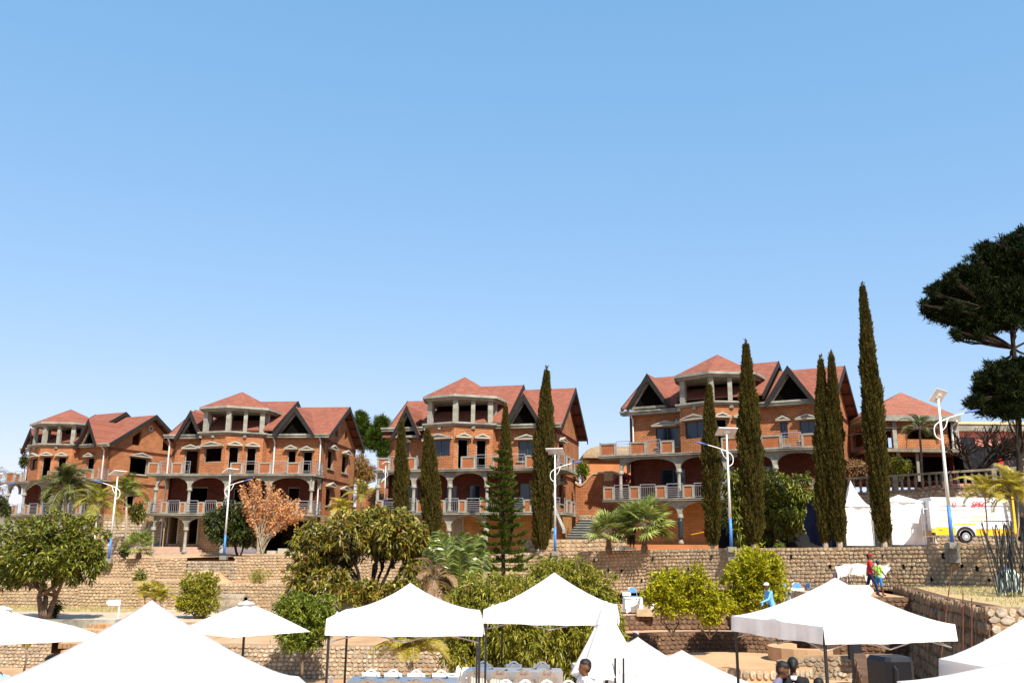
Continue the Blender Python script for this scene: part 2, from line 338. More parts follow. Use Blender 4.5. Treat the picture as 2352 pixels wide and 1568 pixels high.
def fit_window(par, P, op, glass, hood=True, bars=1, sill=True):
    a, b, c, e = op; fw = .06
    def bx(mb, u0, u1, zz0, zz1, k0, k1, mi=0): mb.hexa([P(u0,zz0,k0),P(u1,zz0,k0),P(u1,zz0,k1),P(u0,zz0,k1),P(u0,zz1,k0),P(u1,zz1,k0),P(u1,zz1,k1),P(u0,zz1,k1)], mi)
    w = MB()
    bx(w,a,a+fw,c,e,.10,.19); bx(w,b-fw,b,c,e,.10,.19); bx(w,a+fw,b-fw,c,c+fw,.10,.19); bx(w,a+fw,b-fw,e-fw,e,.10,.19)
    if glass:
        for i in range(bars):
            u = a + (b-a)*(i+1)/(bars+1); bx(w,u-.03,u+.03,c+fw,e-fw,.11,.18)
    wo_ = w.build('window', M['frame'] if glass else M['concrete'], par)
    if glass:
        g = MB(); bx(g,a+fw,b-fw,c+fw,e-fw,.14,.15); g.build('pane', M['pane'], wo_)
    if sill: 
        s = MB(); bx(s,a-.12,b+.12,c-.10,c-.01,-.12,.08); s.build('sill', M['concrete'], wo_)
    if hood:
        h = MB(); u0, u1 = a-.22, b+.22; zz = e+.06; hh = .17+.10*(b-a)**.5; um = (u0+u1)/2
        bx(h,u0,u1,zz,zz+.09,-.34,-.002)
        def pr(pts, k0, k1): 
            n = len(pts); h.add([P(u,z,k0) for u,z in pts]+[P(u,z,k1) for u,z in pts], [tuple(range(n)), tuple(range(n,2*n))[::-1]]+[(i,n+i,n+(i+1)%n,(i+1)%n) for i in range(n)])
        pr([(u0+.02,zz+.09),(u1-.02,zz+.09),(um,zz+.06+hh)], -.20, -.002)
        pr([(u0-.04,zz+.09),(u0+.16,zz+.09),(um,zz+hh),(um,zz+hh+.11)], -.36, -.20)
        pr([(u1-.16,zz+.09),(u1+.04,zz+.09),(um,zz+hh+.11),(um,zz+hh)], -.36, -.20)
        h.build('window_hood', M['hood'], par)
def gable(mb, x, th, D, zb, ze, ridge_h, wins=(), yo=0):
    """gable triangle of wall over the side wall: slices along depth, openings with sloping heads"""
    top = lambda y: ze + ridge_h * (1 - abs(y - D/2) / (D/2))
    br = sorted({0, D/2, D, *[q for w_ in wins for q in w_[:2]]})
    x1 = x - th
    def cell(y0, y1, a0, a1, b0, b1):
        mb.hexa([(x1,y0,a0),(x,y0,a0),(x,y1,a1),(x1,y1,a1),(x1,y0,b0),(x,y0,b0),(x,y1,b1),(x1,y1,b1)])
    for y0, y1 in zip(br, br[1:]):
        w_ = [q for q in wins if q[0] <= y0+1e-6 and y1 <= q[1]+1e-6]
        if w_:
            z0, cut = w_[0][2], w_[0][3]
            cell(y0, y1, zb, zb, z0, z0); cell(y0, y1, top(y0)-cut, top(y1)-cut, top(y0), top(y1))
        else: cell(y0, y1, zb, zb, max(top(y0), zb+.01), max(top(y1), zb+.01))

_col = {}
def column_mesh(h):
    k = round(h, 2)
    if k not in _col:
        _col[k] = MB().lathe([(.19,0),(.19,.18),(.125,.24),(.115,h-.36),(.13,h-.30),(.21,h-.24),(.23,h-.16),(.16,h-.10),(.20,h)], 12).mesh('column', M['concrete'], True)
    return _col[k]
_panel = {}
def panel_piece(par, p, d, n, w_, h=.88):
    """concrete framed parapet panel with thin-brick infill"""
    k = round(w_, 2)
    if k not in _panel:
        f = MB(); t = .13
        f.box((0,-.09,0),(t,.09,h)); f.box((k-t,-.09,0),(k,.09,h)); f.box((t,-.10,h-.11),(k-t,.10,h+.01)); f.box((t,-.09,0),(k-t,.09,.06))
        b = MB().box((t,-.05,.06),(k-t,.05,h-.11))
        _panel[k] = (f.mesh('parapet_panel', M['concrete']), b.mesh('brick_infill', M['infill']))
    rz = math.atan2(d.y, d.x)
    o = link('parapet_panel', _panel[k][0], par, p, rz); link('brick_infill', _panel[k][1], o)
_rail = {}
def rail_piece(par, p, d, w_, style, h=.88):
    k = (round(w_, 2), style)
    if k not in _rail:
        r = MB(); L = k[0]; up = lambda a, b, q=.014: r.tube([a, b], q, 5)
        r.tube([(0,0,h+.10),(L,0,h+.10)], .026, 6)
        for u in (.04, L-.04): up((u,0,0),(u,0,h+.10), .02)
        if style == 0:
            for zz in (.10, h-.06): up((.04,0,zz),(L-.04,0,zz), .016)
            n = max(2, int(L/.14))
            for i in range(1, n): up((L*i/n,0,.10),(L*i/n,0,h-.06), .012)
            r.lathe([(.0,.30),(.035,.36),(.0,.42)], 6, (L/2,0,0))
        elif style == 1:
            for i in range(6): up((.04,0,.12+i*.13),(L-.04,0,.12+i*.13), .017)
        else:
            for zz in (.08, .22, h-.10): up((.04,0,zz),(L-.04,0,zz), .017)
            for u in (.18, L-.18): up((u,0,.22),(u,0,h-.10), .012); r.lathe([(.0,.46),(.03,.52),(.0,.58)], 6, (u,0,0))
        _rail[k] = r.mesh('railing', M['steel'])
    link('railing', _rail[k], par, p, math.atan2(d.y, d.x))
def parapet(par, a, b, z, pw, rw, start='P', styles=(0,)):
    a, b = Vector((*a, z)), Vector((*b, z)); L = (b-a).length; d = (b-a).normalized()
    u = 0; kind = start; i = 0
    while u < L - .12:
        w_ = min(pw if kind == 'P' else rw, L-u)
        if kind == 'P' and w_ >= .34: panel_piece(par, a+d*u, d, None, w_)
        else: rail_piece(par, a+d*u, d, w_, styles[i % len(styles)]); i += 1
        u += w_; kind = 'R' if kind == 'P' else 'P'
def spandrel(par, a, b, zt, rise=.92, th=.22, half=False):
    """concrete plate between two columns whose lower edge is an arch"""
    a, b = Vector((*a, 0)), Vector((*b, 0)); d = (b-a).normalized(); L = (b-a).length; n = Vector((-d.y, d.x, 0))
    e = .13; K = 12
    pts = [a + Vector((0,0,zt-rise))] if False else []
    for i in range(K+1):
        g = PI * i / K; u = L/2 - (L/2-e)*math.cos(g); pts.append(a + d*u + Vector((0,0,zt-rise+(rise-.12)*math.sin(g)**.8)))
    poly = [a + Vector((0,0,zt-.001)), a + Vector((0,0,zt-rise))] + pts + [b + Vector((0,0,zt-rise)), b + Vector((0,0,zt-.001))]
    MB().prism([p - n*th/2 for p in poly], n*th).build('arch', M['concrete'], par)

FH = 3.1
def house(c):
    W, D, x, y, a, z, cx = c['W'], c['D'], c['x'], c['y'], c['a'], c['z'], c['cx']
    H = thing('brick_house', c['label'], 'house', (x, y, z), -a, 'unfinished red brick houses on the terrace')
    T = [(cx-2.75, .3), (cx-2.25, -1.55), (cx+.2, -2.25), (cx+2.7, -.75), (cx+2.8, .3)]
    Z1, Z2, Z3 = FH, 2*FH, 3*FH
    # ground, first and second floor walls
    g = MB()
    for (o, d, n, L, ops) in (((0,0,0),(1,0,0),(0,-1,0),W,c['g_ops']), ((W,0,0),(0,1,0),(1,0,0),D,()), ((W,D,0),(-1,0,0),(0,1,0),W,()), ((0,D,0),(0,-1,0),(-1,0,0),D,())):
        wall_on(g, o, d, n, L, -1.2, Z1, .28, ops)
    g.build('ground_floor_wall', M[c.get('gmat','blockwall')], H)
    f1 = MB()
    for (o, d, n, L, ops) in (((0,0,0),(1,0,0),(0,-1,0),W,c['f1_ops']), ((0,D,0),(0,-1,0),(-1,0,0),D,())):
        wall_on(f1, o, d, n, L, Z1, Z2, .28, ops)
    f1.build('first_floor_wall', M['brick_shade'], H)
    P1 = lambda u, zz, k: Vector((u, k, zz))
    for i, op in enumerate(c['f1_ops']): fit_window(H, P1, op, c['glass'], hood=False, sill=False)
    f2 = MB()
    wall_on(f2, (0,0,0), (1,0,0), (0,-1,0), W, Z2, Z3+.2, .28, list(c['f2_ops']) + [(T[0][0]+.2, T[-1][0]-.2, Z2, Z3)])
    wall_on(f2, (0,D,0), (0,-1,0), (-1,0,0), D, Z2, Z3, .28, ()); wall_on(f2, (W,D,0), (-1,0,0), (0,1,0), W, Z1, Z3, .28, ())
    f2.build('top_floor_wall', M['brick'], H)
    for op in c['f2_ops']: fit_window(H, P1, op, c['glass'], hood=True, sill=op[2] > Z2+.3)
    # right side wall with gable
    s = MB(); rh = c['rh']
    P2 = wall_on(s, (W,0,0), (0,1,0), (1,0,0), D, Z1+.002, Z3-.002, .28, c['side_ops'])
    gable(s, W, .28, D, Z3, Z3, rh-.05, c['gable_wins']); s.build('side_wall', M['brick'], H)
    for op in c['side_ops']: fit_window(H, P2, op, c['glass'], hood=True)
    for k, zz in enumerate((Z3-.12, Z2-.15)):
        MB().box((W+.002,.02,zz),(W+.06,D-.02,zz+.07)).box((W+.002,.02,zz-.16),(W+.045,D-.02,zz-.10)).build('string_course', M['brick_shade'], H)
    lg = MB(); gable(lg, .28, .28, D, Z3, Z3, rh-.4); lg.build('left_gable_wall', M['brick'], H)
    if c.get('rosette'):
        ro = MB()
        for k in range(8):
            g_ = 2*PI*k/8; ro.lathe([(.09,-.0),(.09,.06),(.03,.07)], 8, (0,0,0)); v = ro.v[-24:]; del ro.v[-24:]
            ro.v += [(W+.02+q[2], D/2+.24*math.cos(g_)+q[0], Z3+rh*.68+.24*math.sin(g_)+q[1]) for q in v]
        ro.build('rosette', M['hood'], H)
    for zz in (Z1-.18, Z2-.18, Z3-.02):
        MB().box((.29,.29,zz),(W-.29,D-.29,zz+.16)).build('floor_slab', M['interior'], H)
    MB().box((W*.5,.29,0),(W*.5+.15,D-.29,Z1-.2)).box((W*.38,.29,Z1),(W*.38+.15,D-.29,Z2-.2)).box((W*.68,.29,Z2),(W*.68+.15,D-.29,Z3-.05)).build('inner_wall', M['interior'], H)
    # turret bay on the top floor
    tb = MB(); facets = []
    for i in range(4):
        p, q = Vector((*T[i],0)), Vector((*T[i+1],0)); d = (q-p).normalized(); n = Vector((d.y, -d.x, 0)); L = (q-p).length
        ops = {0: [(.55*L-.3,.55*L+.35,Z2+.8,Z2+2.1)], 1: [(.16*L,.86*L,Z2+.95,Z2+2.15)], 2: [(.10*L,.37*L,Z2+.05,Z2+2.2),(.58*L,.84*L,Z2+.05,Z2+2.2)], 3: []}[i]
        P = wall_on(tb, p, d, n, L, Z2, Z3+.055, .25, ops); facets.append((P, ops))
    tb.build('turret_wall', M['brick'], H)
    for P, ops in facets:
        for op in ops: fit_window(H, P, op, c['glass'] and op[2] > Z2+.3, hood=True, sill=False)
    full = T + [(cx+2.8, 2.6), (cx-2.75, 2.6)]
    def grow(k, pts=full, c0=(cx, .6)): return [(c0[0]+(px_-c0[0])*k, c0[1]+(py_-c0[1])*k) for px_, py_ in pts]
    def ring(mb, k, z0, z1, kk=None):
        if kk is None: mb.prism([(p[0],p[1],z0) for p in grow(k)], (0,0,z1-z0))
        else:
            a_, b_ = grow(k), grow(kk); n = len(a_)
            mb.add([(p[0],p[1],z0) for p in a_]+[(p[0],p[1],z0) for p in b_]+[(p[0],p[1],z1) for p in a_]+[(p[0],p[1],z1) for p in b_],
                   [q for i in range(n) for j in [(i+1)%n] for q in ((i,j,2*n+j,2*n+i),(n+j,n+i,3*n+i,3*n+j),(i,n+i,n+j,j),(2*n+i,2*n+j,3*n+j,3*n+i))])
    cn = MB(); ring(cn, 1.05, Z3+.06, Z3+.20); ring(cn, 1.11, Z3+.20, Z3+.32); cn.build('turret_cornice', M['concrete'], H)
    for q in range(3):
        t = (T[1], ((T[1][0]+T[2][0])/2, (T[1][1]+T[2][1])/2), ((T[2][0]+T[3][0])/2, (T[2][1]+T[3][1])/2))[q]
        MB().box((t[0]-.12,t[1]-.16,Z3-.16),(t[0]+.12,t[1]+.1,Z3+.05)).build('corbel', M['concrete'], H)
    zl0, zl1 = Z3+.322, 11.32
    cols = grow(.90); pos = [cols[0], cols[1], cols[2], ((cols[2][0]+cols[3][0])/2, (cols[2][1]+cols[3][1])/2), cols[3], cols[4]]
    for i, p in enumerate(pos):
        q = .19 if i in (1,2,4) else .15
        rz = math.radians([0, 20, -8, -32, -50, 0][i]); ca, sa = math.cos(rz), math.sin(rz)
        mb = MB().box((-q,-.15,0),(q,.15,zl1-zl0)); link('turret_column', mb.mesh('turret_column', M['concrete']), H, (p[0], p[1], zl0), -rz*.6)
    rb = MB(); ring(rb, 1.04, zl1, zl1+.16); ring(rb, 1.12, zl1+.16, zl1+.34); rb.build('ring_beam', M['concrete'], H)
    rp = grow(1.10); ap = (cx, .6, c.get('tz', 13.3)); n = len(rp)
    tr = MB().add([(p[0],p[1],zl1+.345) for p in rp]+[ap], [(i,(i+1)%n,n) for i in range(n)]+[tuple(range(n))[::-1]]); tr.build('turret_roof', M['shingle'], H)
    MB().prism([(cx-(2.3 if c['glass'] else 1.2),.9,Z3+.3),(cx+2.3,.9,Z3+.3),(cx+2.3,.9,zl1-.01),(cx-(2.3 if c['glass'] else .6),.9,zl1-.01)], (0,.1,0)).build('loggia_shade_panel', M['dark_fill'], H)  # black panel added to darken the loggia behind its columns
    # main roof in three steps with cross gables
    y0 = -.45; yr = D/2; sl = rh/(yr-y0)
    def section(xa, xb, lift, fwd_, dorm=(), name='roof', lowz=0):
        R = MB(); ye = y0-fwd_; zr = Z3+.12+rh+lift; ze = zr-(yr-ye)*sl; zf = lambda yy: ze+(yy-ye)*sl
        edge = [(xa, ye)]
        for dx, hw, dh in dorm:
            yb = ye+dh/sl; edge += [(dx-hw, ye), (dx, yb), (dx+hw, ye)]
        edge += [(xb, ye)]
        poly = [(px_, py_, zf(py_)) for px_, py_ in edge] + [(xb, yr, zr), (xa, yr, zr)]
        R.prism(poly, (0,0,.13)); R.prism([(xa,yr+.001,zr),(xb,yr+.001,zr),(xb,D+.45,zr-(D+.45-yr)*sl),(xa,D+.45,zr-(D+.45-yr)*sl)], (0,0,.13))
        r = R.build(name, M['shingle'], H)
        v = MB()
        for xe, s_ in ((xa, -1), (xb, 1)):
            for (ya, za, yb_, zb_) in ((ye-.03, ze-.02, yr, zr), (yr, zr, D+.48, zr-(D+.48-yr)*sl)):
                v = MB(); v.hexa([(xe+s_*.002,ya,za-.26),(xe+s_*.06,ya,za-.26),(xe+s_*.06,yb_,zb_-.26),(xe+s_*.002,yb_,zb_-.26),(xe+s_*.002,ya,za+.16),(xe+s_*.06,ya,za+.16),(xe+s_*.06,yb_,zb_+.16),(xe+s_*.002,yb_,zb_+.16)]).build('verge_board', M['timber'], r)
        pass
        for dx, hw, dh in dorm:
            yb = ye+dh/sl; zb = zf(ye)+.06; ov = .42; yf = ye-ov
            d_ = MB(); e = .16
            for s_ in (-1, 1):
                d_.prism([(dx,yf,zb+dh+.1),(dx+s_*(hw+e),yf,zb-e*dh/hw+.1),(dx+s_*(hw+e),ye+.05,zb-e*dh/hw+.1),(dx,yb+.1,zb+dh+.1)], (0,0,.10))
            dr = d_.build('dormer_roof', M['shingle'], H)
            for s_ in (-1, 1):
                vb = MB(); vb.prism([(dx,yf-.05,zb+dh+.24),(dx+s_*(hw+e+.05),yf-.05,zb-e*dh/hw+.14),(dx+s_*(hw+e-.16),yf-.05,zb-e*dh/hw-.06),(dx,yf-.05,zb+dh-.34)], (0,.045,0))
                vb.build('verge_board', M['timber'], dr)
            fr = MB(); q = .20; tz = dh*(1-.26); iw = hw*(1-.26)
            for s_ in (-1, 1):
                fr.prism([(dx,ye-.02,zb+dh-.02),(dx+s_*hw,ye-.02,zb-.05),(dx+s_*(hw-.26),ye-.02,zb+.05),(dx,ye-.02,zb+dh-.38)], (0,.16,0))
            MB().prism([(dx-hw+.1,ye+.16,zb-.02),(dx+hw-.1,ye+.16,zb-.02),(dx,ye+.16,zb+dh-.1)], (0,.06,0)).build('dormer_shade_panel', M['dark_fill'], dr)  # black panel added so the dormer opening reads as unlit
            fr.box((dx-hw,ye-.16,zb-.10),(dx+hw,ye+.2,zb+.06))
            fr.build('dormer_frame', M['concrete'], dr)
    wl, wr = c['mid']
    section(-.45, wl-.002, c.get('ll',-.15), 0, c['dormL'])
    section(wl, wr, c.get('ml',.55), .25)
    section(wr+.075, W+.65, 0, 0, c['dormR'])
    for k in range(9):
        rf = MB()
        yy = .2+k*(D-.4)/8; zz = Z3+.05+rh*(1-abs(yy-yr)/(yr-y0))
        rf.box((W+.003,yy-.04,zz-.18),(W+.60,yy+.04,zz-.08)).build('purlin', M['timber'], H)
    for xa, xb in ((-.5, T[0][0]+.1), (T[-1][0]-.1, W+.55)):
        MB().box((xa,-.62,Z3-.02),(xb,-.003,Z3+.15)).box((xa-.05,-.70,Z3+.15),(xb+.02,-.60,Z3+.27)).build('eave_cornice', M['concrete'], H)
    # balconies
    dep = c['dep']
    for lvl, (zs, left, right, wrapR) in enumerate(((Z1, c['lo'][0], c['lo'][1], c['wrap']), (Z2, c['up'][0], c['up'][1], c['wrap']))):
        out = [(left, -.01), (left, -dep+.5), (left+.25, -dep), (right-.2, -dep), (right+.1, -dep+.35)]
        out += [(right+.1, wrapR), (W+.01, wrapR), (W+.01, -.01)] if right+.1 > W+.1 else [(right+.1, -.01)]
        mb = MB().prism([(p[0],p[1],zs-.16) for p in out][::-1], (0,0,.16)); mb.prism([(p[0]+(.0),p[1]-(.04 if p[1] < -.5 else 0),zs-.05) for p in out][::-1], (0,0,.04))
        sl_ = mb.build('balcony_slab', M['concrete'], H)
        zt = zs+.002
        if lvl == 0:
            parapet(sl_, (left+.28,-dep+.12), (right-.25,-dep+.12), zt, c['lp'], c['lr'], 'P', (1,0,1,0))
        else:
            parapet(sl_, (left+.28,-dep+.12), (T[1][0]-.35,-dep+.12), zt, c['upw'], 1.05, 'P', (2,2))
            parapet(sl_, (T[2][0]+.55,-dep+.12), (right-.25,-dep+.12), zt, c['upw']+.1, 1.3, 'P', (2,2))
        parapet(sl_, (left+.12,-.1), (left+.12,-dep+.45), zt, .9, .9, 'P', (1,))
        if wrapR > .2:
            parapet(sl_, (right-.02,-dep+.4), (right-.02,wrapR), zt, 1.1, .6, 'R', (1,))
        else: parapet(sl_, (right-.02,-dep+.4), (right-.02,-.1), zt, .5, 1.7, 'R', (0,))
        cs = c['cols'] if lvl else c['gcols']
        zb = 0 if lvl == 0 else Z1+.002
        yc = -dep+.42; zc = zs-.16-.92
        for q in cs: link('column', column_mesh(zc-zb), H, (q, yc, zb))
        for q, r in zip(cs, cs[1:]):
            if r-q < 4.6: spandrel(H, (q, yc), (r, yc), zs-.161)
        spandrel(H, (cs[0], -.02), (cs[0], yc+.11), zs-.161)
        if lvl: spandrel(H, (cs[-1], yc+.11), (cs[-1], -.02), zs-.161)
        if lvl == 0 and cs[-1] < right-2: MB().box((cs[-1]+.2,yc-.12,zs-.45),(right-.3,yc+.12,zs-.161)).build('beam', M['concrete'], H)
    # pipes
    for p in c['pipes']:
        MB().tube([(p,-.5,Z3-.05),(p,-.14,Z3-.35),(p,-.12,Z2+.02 if 0<p<W-.5 else .2)], .06, 8).build('drainpipe', M['pipe'], H)
    for op in c['g_ops']:
        if op[3]-op[2] > 1.9 and op[1]-op[0] < 1.3:
            fb = MB(); fb.box((op[0]-.1,-.05,op[2]),(op[0]-.001,.1,op[3]+.1)).box((op[1]+.001,-.05,op[2]),(op[1]+.1,.1,op[3]+.1)).box((op[0]-.001,-.05,op[3]+.001),(op[1]+.001,.1,op[3]+.1)); fb.build('door_frame', M['hood'], H)
    return H, (lambda q, r, s=0: Vector((x,y,z)) + Matrix.Rotation(-a, 3, 'Z') @ Vector((q, r, s)))

h1, L1 = house(dict(W=11.3, D=9.2, x=-47.6, y=90.2, a=.47, z=3.5, cx=4.6, rh=3.3, glass=False, rosette=True, gmat='blockwall',
    label='leftmost brick house, its gabled side wall with a flower rosette facing us', dep=1.7,
    g_ops=[(1.2,2.0,0,2.2),(3.2,4.2,0,2.2)], f1_ops=[(3.0,4.1,3.2,5.4),(6.0,7.1,3.9,5.3),(8.6,9.6,3.2,5.3)],
    f2_ops=[(8.5,9.5,6.9,8.35)], side_ops=[(2.6,4.7,7.0,8.6),(2.4,3.6,3.9,5.3)], gable_wins=[(2.6,3.6,9.75,.6),(6.3,7.3,9.6,.6)],
    mid=(3.2,7.6), dormL=[(1.0,.85,1.9)], dormR=[(9.2,1.3,2.2)], lo=(-1.2,11.2), up=(-.9,11.8), wrap=0.0, cols=[-.5,1.9,4.6,7.6,10.9], gcols=[-.4,1.9,4.6,7.6,10.9], lp=.6, lr=1.2, upw=1.2, pipes=[10.9]))
h2, L2 = house(dict(W=13, D=9.1, x=-28.218, y=75.991, a=.122, z=3.21, cx=5.45, rh=3.02, glass=False,
    label='second brick house from the left, behind the orange dried tree', dep=2.4,
    g_ops=[(.35,1.1,.75,2.95),(2.0,2.8,.75,2.75),(3.35,4.35,1.6,2.75),(8.6,12.5,-.1,2.6)], f1_ops=[(1.7,3.4,3.2,5.3),(5.6,6.6,3.9,5.2),(8.2,9.3,3.2,5.3),(10.2,11.2,3.2,5.3)],
    f2_ops=[(1.15,2.3,6.25,8.35),(10.0,10.7,6.6,8.3),(11.3,12.1,6.25,8.2)], side_ops=[(1.3,2.9,6.95,8.5),(5.2,6.9,6.95,8.5),(1.3,3.0,3.9,5.4),(5.2,6.9,3.9,5.4)], gable_wins=[(2.9,3.7,9.8,.7),(5.6,6.4,9.8,.7)],
    mid=(3.3,8.9), dormL=[(1.75,1.05,2.0)], dormR=[(10.7,1.6,2.15)], lo=(-1.1,13.1), up=(-1.0,13.1), wrap=0.0, cols=[-.04,2.8,5.9,9.4,12.9], gcols=[.06,2.8,5.9], lp=.55, lr=.98, upw=.95, pipes=[-.2,8.9,12.8]))
h3, L3 = house(dict(W=13, D=9.1, x=-9.313, y=70.105, a=.264, z=3.19, cx=5.75, rh=3.5, ll=-.6, ml=.4, tz=13.5, glass=True, gmat='ochre',
    label='third brick house from the left, glazed windows, stone stair at its right', dep=2.3,
    g_ops=[(1.4,4.2,-.1,2.5),(5.35,6.0,.5,2.9)], f1_ops=[(1.4,2.4,3.2,5.3),(4.6,5.5,3.9,5.2),(6.4,7.3,3.9,5.2),(7.9,8.9,3.2,5.2),(10.3,11.8,3.9,5.3)],
    f2_ops=[(1.0,1.6,7.0,8.4),(10.2,11.6,6.9,8.4)], side_ops=[(1.3,2.7,6.9,8.4),(1.3,2.7,3.9,5.3)], gable_wins=[],
    mid=(3.4,9.4), dormL=[(1.6,1.05,2.1)], dormR=[(10.8,1.3,2.1)], lo=(-.3,14.1), up=(-.3,14.1), wrap=2.4, cols=[-.05,2.8,5.6,8.4,13.3], gcols=[-.05,2.8,5.6,8.4,13.3], lp=.6, lr=1.0, upw=1.0, pipes=[12.8]))
h4, L4 = house(dict(W=14, D=9.8, x=8.773, y=67.0, a=.497, z=4.17, cx=6.6, rh=3.15, ml=.75, ll=.3, glass=True, gmat='ochre', tz=13.45,
    label='rightmost large brick house, tallest roof, half hidden by cypresses', dep=2.1,
    g_ops=[(5.6,8.6,-.1,1.9),(9.4,13.2,-.1,2.2)], f1_ops=[(2.3,4.1,3.9,5.3),(6.2,7.6,3.2,5.3),(9.0,10.2,3.9,5.3)],
    f2_ops=[(2.0,3.7,6.9,8.3),(10.9,11.4,6.6,8.2),(12.2,13.3,6.9,8.2)], side_ops=[(1.3,2.7,6.9,8.4),(1.3,2.7,3.9,5.3)], gable_wins=[],
    mid=(4.0,10.0), dormL=[(1.75,1.5,2.2)], dormR=[(11.8,1.5,2.2)], lo=(-1.6,13.9), up=(-1.85,13.9), wrap=0.0, cols=[-.12,4.2,7.5,10.8,13.8], gcols=[-.12,4.2,7.5], lp=.8, lr=1.15, upw=1.25, pipes=[.3,13.7]))
# extra fittings of single houses
gb = MB()
for i in range(5): gb.box((5.36+.125*i,-.02,.5),(5.40+.125*i,.05,2.9))
for i in range(13): gb.box((5.36,-.03,.5+.19*i),(6.0,.04,.53+.19*i))
gb.build('glass_block_grid', M['hood'], h3); MB().box((5.36,.05,.5),(6.0,.09,2.9)).build('glass_blocks', plain('pale_glass_block', (.42,.36,.22), .3), h3)
MB().box((3.4,-.10,2.78),(4.5,-.001,2.95)).box((1.8,-.10,2.86),(3.2,-.001,3.02)).build('lintel', M['white'], h2)
MB().box((4.8,-.06,-.2),(8.4,-.001,.55)).build('white_base_band', M['white'], h2)
MB().box((8.45,-.25,-.2),(8.6,.0,2.6)).build('garage_jamb', M['white'], h2); MB().box((12.5,-.2,-.2),(12.7,0,2.6)).build('garage_jamb', M['white'], h2)
st = MB()
for i in range(7): st.box((-.6+.28*i*0,-2.2+.26*i,-.9+.001*i),(3.2+.30*(6-i),-.05,-.72+.205*i))
st.build('entrance_steps', M['step'], h2)
MB().box((-1.0,-3.0,-.8),(8.2,-.06,-.06)).build('porch_slab', M['stone_grey'], h2)
MB().box((-1,-2.6,-1.4),(14,-.05,-.02)).build('porch_floor', M['orange'], h4)
MB().box((4.5,.32,1.95),(9.2,.36,3.0)).build('ochre_awning_wall', M['ochre'], h4)
wr_ = MB().lathe([(.16,.35),(.19,.6),(.15,1.1),(.20,1.5),(.17,1.75)], 10, (4.2,-1.68,0)).build('dark_wrap', plain('dark_plastic_wrap', (.015,.03,.035), .4), h4, True)
wire = MB().tube([(5.0,-1.9,.65),(6.5,-1.9,.95),(8,-1.9,1.05)], .025, 5).build('rope', M['yellow'], h4)
MB().box((10.9,-.04,6.25),(11.42,.02,7.1)).build('wooden_shutter', M['rawwood'], h4)
MB().box((7.9,.10,3.15),(8.9,.16,5.2)).build('red_door', plain('red_door_paint', (.13,.02,.015), .5), h3)
MB().box((12.0,.10,3.15),(13.0,.16,5.4)).build('wooden_door', M['rawwood'], h4) if False else None
for q in range(3):
    MB().box((9.2+q*.9,-1.0,-.05),(9.9+q*.9,-.5,.28+.18*(q%2))).build('plank_stack', M['hood'], h2)
# ------------------------------------------------------------ ground, hills
def sheet(name, pts, mat, kind='structure', th=None):
    mb = MB()
    if th: mb.prism([Vector(p) - Vector((0,0,th)) for p in pts], (0,0,th))
    else: mb.add(pts, [tuple(range(len(pts)))])
    return tag(mb.build(name, mat), kind=kind)
TOP = [(-260,1279,66),(-60,1278,64),(250,1284,62),(515,1276,62),(700,1275,62),(1000,1270,60),(1275,1268,57),(1480,1262,54),(1680,1258,50),(2000,1256,45),(2188,1252,42),(2400,1250,39),(2600,1249,37)]
TOP = [at(*p) for p in TOP]
def grid_sheet(name, a, b, n, k, mat, amp=.06, fq=.9):
    """sheet between two polylines with gentle unevenness"""
    from mathutils import noise
    v = []; f = []
    for i in range(k+1):
        t = i/k
        for p, q in zip(a, b):
            x = Vector(p).lerp(Vector(q), t); e = 0 if i in (0, k) else amp*noise.noise(x*fq); v.append((x.x, x.y, x.z+e))
    w_ = len(a)
    for i in range(k):
        for j in range(w_-1): f.append((i*w_+j, i*w_+j+1, (i+1)*w_+j+1, (i+1)*w_+j))
    return tag(link(name, np_mesh(name, v, f, mat)), kind='structure')
sheet('low_ground', [(-3000,24.5,-1.62),(3000,24.5,-1.62),(3000,5200,-1.62),(-3000,5200,-1.62)], M['soil'])
sheet('plaza', [(-60,-30,0),(60,-30,0),(60,25,0),(-60,25,0)], M['sand'], th=1.7)
grid_sheet('terrace_ground', [p - Vector((0,0,.05)) for p in TOP], [(p.x*1.5+(p.x-0)*.2, 96, 3.45+(.7 if p.x > 5 else 0)) for p in TOP], 13, 8, M['soil'], .05)
sheet('upper_land', [(-900,95,3.4),(900,95,3.9),(1800,2600,3.4),(-1800,2600,3.4)], M['dry'])
def hill(name, x0, x1, y, h, seed):
    from mathutils import noise
    n, k = 90, 14; v = []; f = []
    for j in range(k+1):
        for i in range(n+1):
            u = i/n; t = j/k; x = x0+(x1-x0)*u; e = math.sin(PI*u)**.7
            z = 3 + h*e*math.sin(PI/2*t)*(.75+.35*noise.noise(Vector((x*.006+seed, t*2, 0)))) + (h*.05*noise.noise(Vector((x*.03, t*9, seed))) if 0<j else 0)
            v.append((x, y+t*h*3.5, z))
    for j in range(k):
        for i in range(n): a = j*(n+1)+i; f.append((a, a+1, a+n+2, a+n+1))
    return tag(link(name, np_mesh(name, v, f, M['hill'], smooth=True)), kind='structure')
hill('hill', 60, 760, 560, 84, 3.1)
hill('hill', -900, -330, 800, 60, 8.4)

